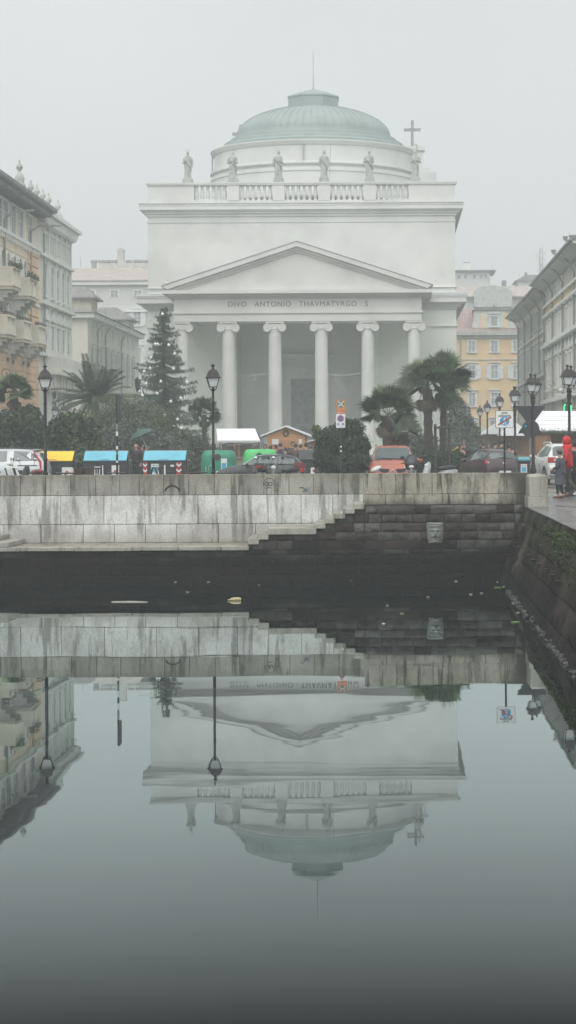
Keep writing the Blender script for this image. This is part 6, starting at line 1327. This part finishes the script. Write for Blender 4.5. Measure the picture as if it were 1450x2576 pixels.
# dark purple small car, rear three-quarter
PPU = mat('dark_plum_car_paint', (.040, .016, .022), .32, .1, 2, coat=.2)
SM = [(1.68, .24, .56, .57, .5, .56, .46), (1.58, .2, .72, .76, .72, .76, .6), (1.2, .18, .86, .92, .78, .80, .64), (.80, .18, .93, .98, .79, .82, .66), (.1, .18, .97, 1.38, .79, .82, .56), (-.2, .18, .98, 1.42, .79, .82, .56), (-.8, .18, 1.0, 1.40, .79, .82, .55), (-1.25, .18, 1.03, 1.28, .79, .80, .53), (-1.58, .2, .98, 1.02, .78, .76, .56), (-1.68, .26, .78, .79, .74, .74, .56), (-1.7, .3, .5, .52, .72, .7, .56)]
def ex(t_, body, secs, pane):
    mirrors(t_, .55, .80, .98, PPU)
    for sg in (1, -1):
        g = MB().ball((0, 0, 0), .13, 14, 10, .6, 1.25, 1.); g.xf(Matrix.Translation((-1.52, sg * .66, .88)) @ Matrix.Rotation(sg * .5, 4, 'Z')); tl = g.build('tail_light', REDL, t_)
        g = MB().ball((-1.60, sg * .66, .88), .055, 10, 6, .6, 1, 1); g.build('reversing_lamp', CLEAR, tl)
    g = MB().ball((-1.665, 0, .86), .06, 12, 8, .3, 1.3, 1); g.build('badge', CHROME, t_)
    g = MB().tube([(-1.69, -.5, .66), (-1.72, 0, .665), (-1.69, .5, .66)], .02, 5); g.build('bumper_seam', TRIM, body)
    g = MB().tube([(-1.56, -.3, 1.06), (-1.55, .1, 1.09), (-1.5, .3, 1.1)], .012, 5); g.build('wiper', TRIM, body); plate(t_, -1.71, .52)
g = g_at(1232, 63.); g.z = GZ
car('parked_car', g, 'small dark plum car seen from behind, left of the pedestrian sign', radians(108), SM, PPU, [(4, 6), (6, 7)], (3, 4), (8, 7), ex, wheels=(1.05, -1.1), wr=.29)
# white compact off-roader from behind
SV = [(1.95, .3, .7, .71, .6, .66, .5), (1.85, .26, .86, .9, .8, .84, .66), (1.3, .24, 1.0, 1.04, .87, .88, .7), (.85, .24, 1.05, 1.1, .87, .88, .7), (.3, .24, 1.08, 1.56, .87, .88, .66), (-.1, .24, 1.08, 1.62, .87, .88, .67), (-1.0, .24, 1.1, 1.62, .87, .88, .67), (-1.65, .24, 1.12, 1.55, .87, .87, .66), (-1.92, .26, 1.08, 1.12, .86, .84, .7), (-1.98, .3, .8, .81, .84, .82, .7), (-2.0, .38, .62, .63, .82, .8, .7)]
PW2 = mat('clean_white_car_paint', (.66, .68, .68), .28, .04, 2, coat=.5)
def ex(t_, body, secs, pane):
    mirrors(t_, .6, .88, 1.12, PW2, .12)
    for sg in (1, -1):
        g = MB(); g.box(-2.0, -1.82, sg * .72 - .16, sg * .72 + .15, .88, 1.10); tl = g.build('tail_light', REDL, t_, bevel=.03); g = MB(); g.box(-2.012, -1.99, sg * .66 - .09, sg * .66 + .0, .95, 1.02); g.build('reversing_lamp', CLEAR, tl, bevel=.01)
        g = MB().tube([(.1, sg * .64, 1.62), (0, sg * .64, 1.68), (-1.3, sg * .64, 1.68), (-1.5, sg * .64, 1.6)], .025, 6); g.build('roof_rail', PW2, body)
    g = MB(); g.box(-2.06, -1.9, -.80, .80, .42, .60); g.build('bumper', TRIM, t_, bevel=.03); g = MB(); g.box(-2.08, -1.95, -.84, .84, .60, .74); g.build('bumper_cap', PW2, t_, bevel=.03); g = MB(); g.box(-2.07, -1.95, -.84, .84, .34, .43); g.build('skid_plate', GREYM, t_, bevel=.02)
    p_ = plate(t_, -2.0, .88, .5, .12); g = MB(); g.box(-2.013, -2.01, .16, .25, .82, .94); g.build('blue_plate_band', SB, p_)
g = g_at(1409, 62.5); g.z = GZ
car('parked_car', g, 'white compact off-roader seen from behind, next to the person in red', radians(97), SV, PW2, [(4, 6), (6, 7)], (3, 4), (8, 7), ex, wheels=(1.25, -1.25), wr=.35)
# scooters and motorbikes
def scooter(X, s, rz, lab, paint, screen=False, topcase=None, seat=None, z=None):
    g = g_at(X, s); t_ = thing('parked_scooter', g, lab, 'scooter', 'scooters parked behind the parapet', rz)
    for x in (.62, -.6): m = MB(); m.tube([(x + .2 * cos(i * .4488), 0, .24 + .2 * sin(i * .4488)) for i in range(15)], .05, 7); w_ = m.build('wheel', TYRE, t_); m = MB().cyl((x, -.03, .24), (x, .03, .24), .14, .14, 12); m.build('rim', RIM, w_)
    m = MB().tube([(.62, 0, .34), (.56, 0, .5), (.42, 0, .85), (.36, 0, 1.0)], [.09, .13, .12, .06], 10); m.tube([(.5, 0, .4), (.25, 0, .26), (-.05, 0, .26), (-.2, 0, .45)], [.12, .13, .13, .16], 10); m.tube([(-.1, 0, .5), (-.35, 0, .58), (-.65, 0, .62), (-.85, 0, .68)], [.15, .19, .16, .07], 10); m.build('fairing', paint, t_, smooth=60)
    m = MB().tube([(-.02, 0, .74), (-.3, 0, .79), (-.62, 0, .83), (-.8, 0, .82)], [.08, .14, .13, .06], 10); m.v = [(x, y * 1.15, .8 + (z_ - .8) * .6) for x, y, z_ in m.v]; m.build('seat', seat or TRIM, t_, smooth=60)
    m = MB().tube([(.32, -.34, 1.0), (.38, -.12, 1.0), (.38, .12, 1.0), (.32, .34, 1.0)], .018, 6); m.build('handlebar', TRIM, t_)
    for sg in (-1, 1):
        m = MB().tube([(.36, sg * .22, 1.0), (.38, sg * .28, 1.16)], .008, 5); m.ball((.38, sg * .30, 1.2), .075, 12, 8, .3, 1, .7); mi = m.build('mirror', TRIM, t_); m = MB().ball((.36, sg * .30, 1.2), .065, 12, 8, .2, 1, .7); m.build('mirror_glass', CHROME, mi)
    m = MB().ball((.50, 0, .88), .09, 12, 8, .6, 1.1, .8); m.build('headlight', CLEAR, t_)
    if screen: m = MB(); n = 8; 
    if screen:
        for i in range(n + 1):
            y = -.24 + .48 * i / n; c = .1 * (y / .24) ** 2
            for z_, xx, f in ((.8, .56, .8), (1.05, .5, 1.), (1.3, .4, .8)): m.v.append((xx - c, y * f, z_ + (0 if z_ < 1.2 else -.12 * abs(y / .24) ** 3)))
        for i in range(n):
            for j in range(2): q = i * 3 + j; m.f.append((q, q + 3, q + 4, q + 1))
        sc_ = m.build('windscreen', mat('smoked_screen', (.03, .033, .038), .15, .1, 3), t_, smooth=80, fix=False); sc_.modifiers.new('Solid', 'SOLIDIFY').thickness = .012
    if topcase: m = MB(); m.box(-1.02, -.74, -.15, .15, .86, 1.04, .03, .03); m.box(-1.03, -.73, -.155, .155, .94, .955); c = m.build('top_case', topcase, t_, bevel=.04); m = MB(); m.box(-1.045, -1.02, -.12, .12, .90, .95); m.build('reflector', REDL, c)
    return t_
DGR = mat('dark_grey_scooter_paint', (.05, .055, .06), .3, .1, 3, coat=.4); SIL = mat('silver_scooter_paint', (.35, .37, .38), .3, .1, 3, coat=.4)
scooter(2, 76, .3, 'dark scooter with a red and white tail and round mirror at the left picture edge', PW2, topcase=TRIM)
scooter(80, 78, 2.15, 'black motorbike with a red seat before the tail of the white estate car', DGR, seat=mat('dark_red_seat', (.16, .02, .025), .4))
scooter(662, 76, 1.5, 'dark scooter facing the canal in front of the black hatchback, with a dark top case', DGR, topcase=TRIM)
scooter(712, 76, -2.2, 'scooter with a red tail lamp and two round mirrors behind the hatchback', DGR, topcase=mat('dark_red_seat', (.16, .02, .025), .4))
scooter(1036, 76, -1.6, 'scooter with a tall smoked windscreen before the orange people carrier', DGR, screen=True)
scooter(1101, 72, -2.5, 'silver scooter parked between the hedge and the parapet', SIL)
# ---- people ---------------------------------------------------------------------------
SKIN = mat('skin', (.42, .25, .19), .55, .08, 8); HAIR = mat('dark_hair', (.02, .016, .014), .7, .2, 20)
def skinned(name, V, E, mt, parent, sub=1, root=0):
    me = bpy.data.meshes.new(name); me.from_pydata([v[0] for v in V], E, []); me.materials.append(mt); o = bpy.data.objects.new(name, me); C.objects.link(o)
    if parent: o.parent = parent
    o.modifiers.new('Skin', 'SKIN').use_smooth_shade = True
    if not me.skin_vertices: me.attributes.new
    for i, v in enumerate(V): sv = me.skin_vertices[0].data[i]; r = v[1]; sv.radius = r if isinstance(r, tuple) else (r, r); sv.use_root = (i == root)
    if sub: s = o.modifiers.new('Subdivision', 'SUBSURF'); s.levels = sub; s.render_levels = sub
    return o
def person(loc, rz, lab, h=1.75, top=None, legs=None, shoe=None, hair=HAIR, hood=None, hat=None, coat=0., pose=None, detail=True, bald=False, group=None, scarf=None, stripe=None, skinm=None):
    """faces +x. pose: l_el, l_ha, r_el, r_ha, l_kn, l_an, r_kn, r_an offsets as absolute joint positions for a 1.75 m body"""
    k = h / 1.75; p = dict(l_el=(-.04, .27, 1.12), l_ha=(.05, .27, .88), r_el=(-.04, -.27, 1.12), r_ha=(.05, -.27, .88), l_kn=(.02, .1, .5), l_an=(0, .1, .09), r_kn=(.02, -.1, .5), r_an=(0, -.1, .09), lean=0.); p.update(pose or {})
    L = p['lean']; V = []; E = []
    def a(pos, r, par=None):
        V.append(((pos[0] * k, pos[1] * k, pos[2] * k), tuple(x * k for x in r) if isinstance(r, tuple) else r * k))
        if par is not None: E.append((par, len(V) - 1))
        return len(V) - 1
    pel = a((0, 0, .94), (.13, .10)); wa = a((L * .3, 0, 1.08), (.12, .09), pel); che = a((L * .7, 0, 1.3), (.15, .11), wa); nk0 = a((L, 0, 1.45), (.08, .07), che); nk = a((L * 1.1, 0, 1.52), .055, nk0); hd = a((L * 1.15 + .015, 0, 1.60), (.07, .085), nk); hd2 = a((L * 1.15 + .015, 0, 1.69), (.075, .09), hd)
    hands = []
    for sd, sg in (('l', 1), ('r', -1)):
        sh = a((L * .95, sg * .17, 1.40), .046, che); el = a(p[sd + '_el'], .036, sh); ha = a(p[sd + '_ha'], .028, el)
        d = (Vector(p[sd + '_ha']) - Vector(p[sd + '_el'])).normalized(); pm = Vector(p[sd + '_ha']) + d * .07; pa = a(pm, (.036, .018), ha); hands.append(pm)
        if detail:
            sdv = d.cross(Vector((1, 0, 0))); sdv = sdv.normalized() if sdv.length > .1 else Vector((0, 1, 0)); cu = sdv.cross(d)
            for f in range(4): b0_ = pm + sdv * (.024 - .016 * f) + d * .02; f1 = a(b0_, .009, pa); f2 = a(b0_ + d * .035 + cu * .006, .0085, f1); a(b0_ + d * (.055 - .004 * abs(f - 1)) + cu * .024, .007, f2)
            t1 = a(pm - d * .03 + sdv * .03, .011, pa); a(pm + d * .012 + sdv * .045, .009, t1)
        hip = a((0, sg * .09, .88), .07, pel); kn = a(p[sd + '_kn'], .058, hip); an = a(p[sd + '_an'], .04, kn); an_ = Vector(p[sd + '_an']); a((an_.x + .13, an_.y, an_.z - .05), .035, an)
    body = skinned('person', V, E, skinm or SKIN, None); body.location = loc; body.rotation_euler = (0, 0, rz); tag(body, lab, 'person', group)
    hx, hz_ = (L * 1.15 + .02) * k, 1.645 * k
    # head: face with brow, nose, lips and ears
    m = MB(); NU, NV = 22, 16
    for j in range(NV + 1):
        th_ = pi * j / NV
        for i in range(NU):
            ph = 2 * pi * i / NU; x, y, z = sin(th_) * cos(ph), sin(th_) * sin(ph), cos(th_); rx, ry, rz_ = .098, .078, .118
            if z < -.2: ry *= 1 + .35 * (z + .2); rx *= 1 + .12 * (z + .2)
            X_, Y_, Z_ = x * rx, y * ry, z * rz_
            if x > .5: X_ += .022 * math.exp(-(Y_ / .013) ** 2 - ((Z_ + .022) / .022) ** 2) - .008 * math.exp(-((abs(Y_) - .03) / .014) ** 2 - ((Z_ - .006) / .012) ** 2) + .006 * math.exp(-(Y_ / .025) ** 2 - ((Z_ + .06) / .01) ** 2) + .005 * math.exp(-((Z_ - .03) / .01) ** 2)
            if abs(y) > .9 and abs(z) < .3 and abs(x) < .4: Y_ *= 1.12
            m.v.append((hx + X_ * k, Y_ * k, hz_ + Z_ * k))
    for j in range(NV):
        for i in range(NU): i2 = (i + 1) % NU; m.f.append((j * NU + i, j * NU + i2, (j + 1) * NU + i2, (j + 1) * NU + i))
    m.build('head', skinm or SKIN, body, smooth=80)
    if detail:
        for sg in (1, -1): m = MB().ball((hx + .088 * k, sg * .03 * k, hz_ + .006 * k), .009 * k, 8, 5, .5, 1.4, .8); m.build('eye', SBK, body)
    if not bald and not hood:
        m = MB().ball((hx - .012 * k, 0, hz_ + .022 * k), .112 * k, 16, 10, .98, .86, 1.0); m.v = [(x, y, z) if not (x > hx + .045 * k and z < hz_ + .05 * k) else (hx + .04 * k, y, z) for x, y, z in m.v]; m.build('hair', hair, body, smooth=80)
    if hat: m = MB().ball((hx - .006 * k, 0, hz_ + .05 * k), .118 * k, 16, 10, 1., .9, .85); m.v = [(x, y, max(z, hz_ + .025 * k)) for x, y, z in m.v]; m.ball((hx, 0, hz_ + .16 * k), .02 * k, 8, 5); m.build('hat', hat, body, smooth=80)
    if hood:
        m = MB().ball((hx - .02 * k, 0, hz_ + .01 * k), .138 * k, 18, 12, 1.0, .9, 1.08); m.v = [(x, y, z) if x < hx + .075 * k else (hx + .075 * k, y * .9, z) for x, y, z in m.v]; m.lathe((hx - .04 * k, 0, hz_ - .2 * k), [(.16 * k, -.02 * k), (.15 * k, .04 * k), (.12 * k, .1 * k)], 16, 1, 1.15); m.build('hood', hood, body, smooth=80)
    # jacket or coat over torso and arms
    hem = .86 - coat; V2 = []; E2 = []
    def a2(pos, r, par=None):
        V2.append(((pos[0] * k, pos[1] * k, pos[2] * k), tuple(x * k for x in r) if isinstance(r, tuple) else r * k))
        if par is not None: E2.append((par, len(V2) - 1))
        return len(V2) - 1
    c0 = a2((L * .3, 0, 1.08), (.18, .145)); cd = a2((L * .1, 0, .93), (.19, .15), c0); a2((0, 0, hem), (.195 + coat * .1, .17 + coat * .06), cd); c1 = a2((L * .7, 0, 1.3), (.205, .15), c0); a2((L * 1.0, 0, 1.455), (.10, .09), c1)
    for sd, sg in (('l', 1), ('r', -1)):
        sh = a2((L * .95, sg * .19, 1.40), .095, c1); el = a2(p[sd + '_el'], .064, sh); e_, h_ = Vector(p[sd + '_el']), Vector(p[sd + '_ha']); a2(e_.lerp(h_, .95), .047, el)
    jk = skinned('jacket', V2, E2, top, body)
    if coat > .05: s0_ = MB().lathe((0, 0, 0), [(.205 * k + coat * .07, hem * k), (.21 * k + coat * .04, (hem + .02) * k), (.20 * k, .92 * k), (.185 * k, 1.06 * k)], 18, .82, 1.); s0_.build('coat_skirt', top, jk, smooth=60)
    for sd, sg in (('l', 1), ('r', -1)):
        kn, an = Vector(p[sd + '_kn']), Vector(p[sd + '_an']); V3 = [(tuple(c * k for c in (0, sg * .085, .93)), .115 * k), (tuple(c * k for c in (Vector((0, sg * .09, .88)).lerp(kn, .5))), .098 * k), (tuple(c * k for c in kn), .075 * k), (tuple(c * k for c in kn.lerp(an, .92)), .056 * k)]
        skinned('trouser_leg', V3, [(0, 1), (1, 2), (2, 3)], legs, body)
        s_ = MB(); s_.tube([((an.x - .06) * k, an.y * k, (an.z - .035) * k), ((an.x) * k, an.y * k, (an.z - .02) * k), ((an.x + .09) * k, an.y * k, (an.z - .045) * k), ((an.x + .19) * k, an.y * k, (an.z - .06) * k)], [.05 * k, .06 * k, .05 * k, .03 * k], 10); sh_ = s_.build('shoe', shoe or SBK, body, smooth=60)
        if stripe:
            for q in range(3): s2 = MB().tube([((an.x + .02 + q * .03) * k, (an.y + sg * .054) * k, (an.z + .02) * k), ((an.x + .04 + q * .03) * k, (an.y + sg * .056) * k, (an.z - .05) * k)], .006, 4); s2.build('stripe', SBK, sh_)
    return body
RED = mat('red_jacket_cloth', (.48, .012, .015), .75, .22, 5, .6, 14, obj=True); GRY = mat('slate_coat_cloth', (.055, .058, .075), .85, .15, 9, .2, 30, obj=True); OLV = mat('dark_olive_trousers', (.05, .048, .038), .85, .15, 9); BLKC = mat('black_cloth', (.016, .016, .019), .85, .15, 9); TANS = mat('tan_leather', (.16, .08, .045), .6); WSH = mat('white_sneaker', (.6, .6, .58), .6); PINK = mat('pink_jacket_cloth', (.48, .24, .20), .8); KNIT = mat('grey_knit_hat', (.12, .11, .12), .9, .2, 30); JEAN = mat('faded_denim', (.10, .12, .15), .85); BRN = mat('brown_coat_cloth', (.09, .05, .04), .85); PURP = mat('dull_purple_cloth', (.09, .05, .065), .85); DGC = mat('dark_grey_coat', (.035, .038, .042), .85)
def pg(X, s): g = g_at(X, s); return g
person(pg(1428, 84), radians(165), 'person in a bright red hooded jacket and dark trousers walking by the pillar', 1.80, RED, OLV, WSH, hood=RED, coat=.02, stripe=True,
       pose=dict(lean=.02, l_el=(-.03, .28, 1.12), l_ha=(.2, .24, 1.0), r_el=(-.08, -.28, 1.12), r_ha=(.12, -.3, .93), l_kn=(.2, .1, .5), l_an=(.16, .1, .10), r_kn=(.02, -.1, .5), r_an=(-.34, -.1, .16)))
person(pg(1409, 85), radians(150), 'shorter person in a slate coat, black tights and grey hat beside the red jacket', 1.44, GRY, BLKC, TANS, hat=KNIT, coat=.36,
       pose=dict(l_el=(-.02, .25, 1.14), l_ha=(.22, .14, 1.05), r_el=(-.02, -.25, 1.14), r_ha=(.2, -.16, 1.02), l_kn=(.06, .09, .5), l_an=(.05, .09, .09), r_kn=(0, -.08, .5), r_an=(-.08, -.08, .09)))
person(pg(1444, 83), radians(170), 'person in dark clothes mostly hidden behind the red jacket at the right edge', 1.68, BLKC, BLKC, BRN, coat=.1,
       pose=dict(l_kn=(.2, .1, .5), l_an=(.2, .1, .09), r_kn=(0, -.1, .5), r_an=(-.3, -.1, .14)))
person(pg(343, 57), radians(-115), 'bald person with glasses and a black coat between the blue-lidded containers', 1.70, BLKC, BLKC, coat=.15, bald=True, pose=dict(r_el=(-.02, -.29, 1.13), r_ha=(.18, -.2, 1.18)))
um_p = person(pg(357, 54), radians(-20), 'person in a dark plum coat holding up the green umbrella', 1.74, PURP, BLKC, coat=.2, pose=dict(l_el=(.15, .26, 1.2), l_ha=(.28, .12, 1.50), r_el=(.1, -.28, 1.2), r_ha=(.26, -.12, 1.44)))
person(pg(376, 52), radians(160), 'grey-haired person facing left behind the umbrella holder', 1.70, BRN, BLKC, coat=.1, hair=mat('grey_hair', (.2, .2, .2), .8))
# umbrella
q = um_p.location + Vector((.20, -.0, 1.60)); UMB = mat('dark_green_umbrella', (.03, .085, .075), .6, .12, 3); t_ = thing('umbrella', q, 'dark green umbrella tilted over the persons between the containers', 'umbrella'); t_.rotation_euler = (0, radians(-24), 0)
m = MB(); n = 8
for j in range(6):
    a = j / 5 * 1.15; r = .62 * sin(a) / sin(1.15); z = .52 + .30 * (cos(a) - cos(1.15)) / (1 - cos(1.15))
    for i in range(n * 2): rr = r * (1 if i % 2 == 0 else .955); m.v.append((rr * cos(pi * i / n), rr * sin(pi * i / n), z + (0 if i % 2 == 0 else .015 * j / 5)))
for j in range(5):
    for i in range(n * 2): i2 = (i + 1) % (2 * n); m.f.append((j * 16 + i, j * 16 + i2, (j + 1) * 16 + i2, (j + 1) * 16 + i))
cn = m.build('canopy', UMB, t_, smooth=60, fix=False)
m = MB()
for i in range(0, 16, 2): m.cyl((0, 0, .5), (.60 * cos(pi * i / 8), .60 * sin(pi * i / 8), .53), .005, .005, 4)
m.build('ribs', GREYM, cn); m = MB().cyl((0, 0, -.1), (0, 0, .9), .01, .008, 6); m.build('shaft', SW, t_)
person(pg(1157, 56), radians(-60), 'person with a pink jacket and dark hair by the plum car', 1.6, PINK, BLKC, pose=dict(lean=.1))
person(pg(1169, 54), radians(-120), 'person in a grey knitted hat and dark coat behind the pink jacket', 1.76, BLKC, BLKC, hat=KNIT)
m = MB().prism([(-.22, -.12), (.22, .10), (.16, .16), (-.2, -.08)], -.03, .03, 'y'); tag(m.build('folded_umbrella', mat('yellow_cloth', (.6, .45, .05), .6), loc=P(1143, 1132, 58)), 'small yellow folded cloth held beside the plum car', 'umbrella')
# crowd at the huts: figures seen through the fog
cr = [(668, 54, -100, BLKC, 1.66, 0), (681, 52, 60, DGC, 1.6, 0), (694, 54, 200, BRN, 1.62, 0), (706, 51, 20, BLKC, 1.72, 0), (719, 53, 100, BLKC, 1.5, 0), (737, 51, -80, DGC, 1.78, 0), (744, 52, 60, BRN, 1.68, 0), (757, 50, 30, DGC, 1.66, 1), (770, 52, 120, BLKC, 1.72, 0), (780, 50, 200, GRY, 1.6, 1), (636, 53, 80, GRY, 1.55, 1), (535, 50, 200, BLKC, 1.6, 0)]
cl_ = ['person in black queueing by the left corner of the orange hut', 'person in a dark grey coat second from the left before the orange hut', 'person in a brown coat before the left door of the orange hut', 'tall person in black before the middle of the orange hut', 'shorter person in black before the hut doors', 'tallest person of the queue, in dark grey, right of the hut doors', 'person in a brown coat beside the tallest one of the queue', 'person with a hat near the right corner of the orange hut', 'person in black between the orange hut and the round bush', 'person with a hat half hidden by the round bush', 'person with a hat behind the bright green bin', 'lone person in black left of the dark green bin']
for (X, s, a, c, hh, ht), lb in zip(cr, cl_): person(pg(X, s), radians(a), lb, hh, c, BLKC, detail=False, coat=.1, hat=KNIT if ht else None, group='people queueing at the market huts')
cr = [(1262, 60, 30, DGC, 1.8, 'broad person in a dark coat behind the pedestrian sign pole'), (1281, 58, 100, PINK, 1.6, 'person with a pinkish bag right of the pedestrian sign pole'), (1216, 42, 80, BLKC, 1.7, 'person far down the lamp row in black'), (1228, 44, -60, BRN, 1.65, 'person in a brown coat under the second farthest lamp'), (1238, 40, 80, mat('mustard_cloth', (.35, .24, .06), .8), 1.6, 'person in a mustard jacket by the far stalls'), (1247, 46, 90, GRY, 1.75, 'person in a slate coat left of the pedestrian sign'), (1204, 38, 0, BLKC, 1.7, 'person in black near the farthest lamp'), (1283, 44, 60, BLKC, 1.7, 'person in black before the small white-roofed stall')]
for X, s, a, c, hh, lb in cr: person(pg(X, s), radians(a), lb, hh, c, BLKC, detail=False, coat=.15, group='people walking among the right-hand stalls')
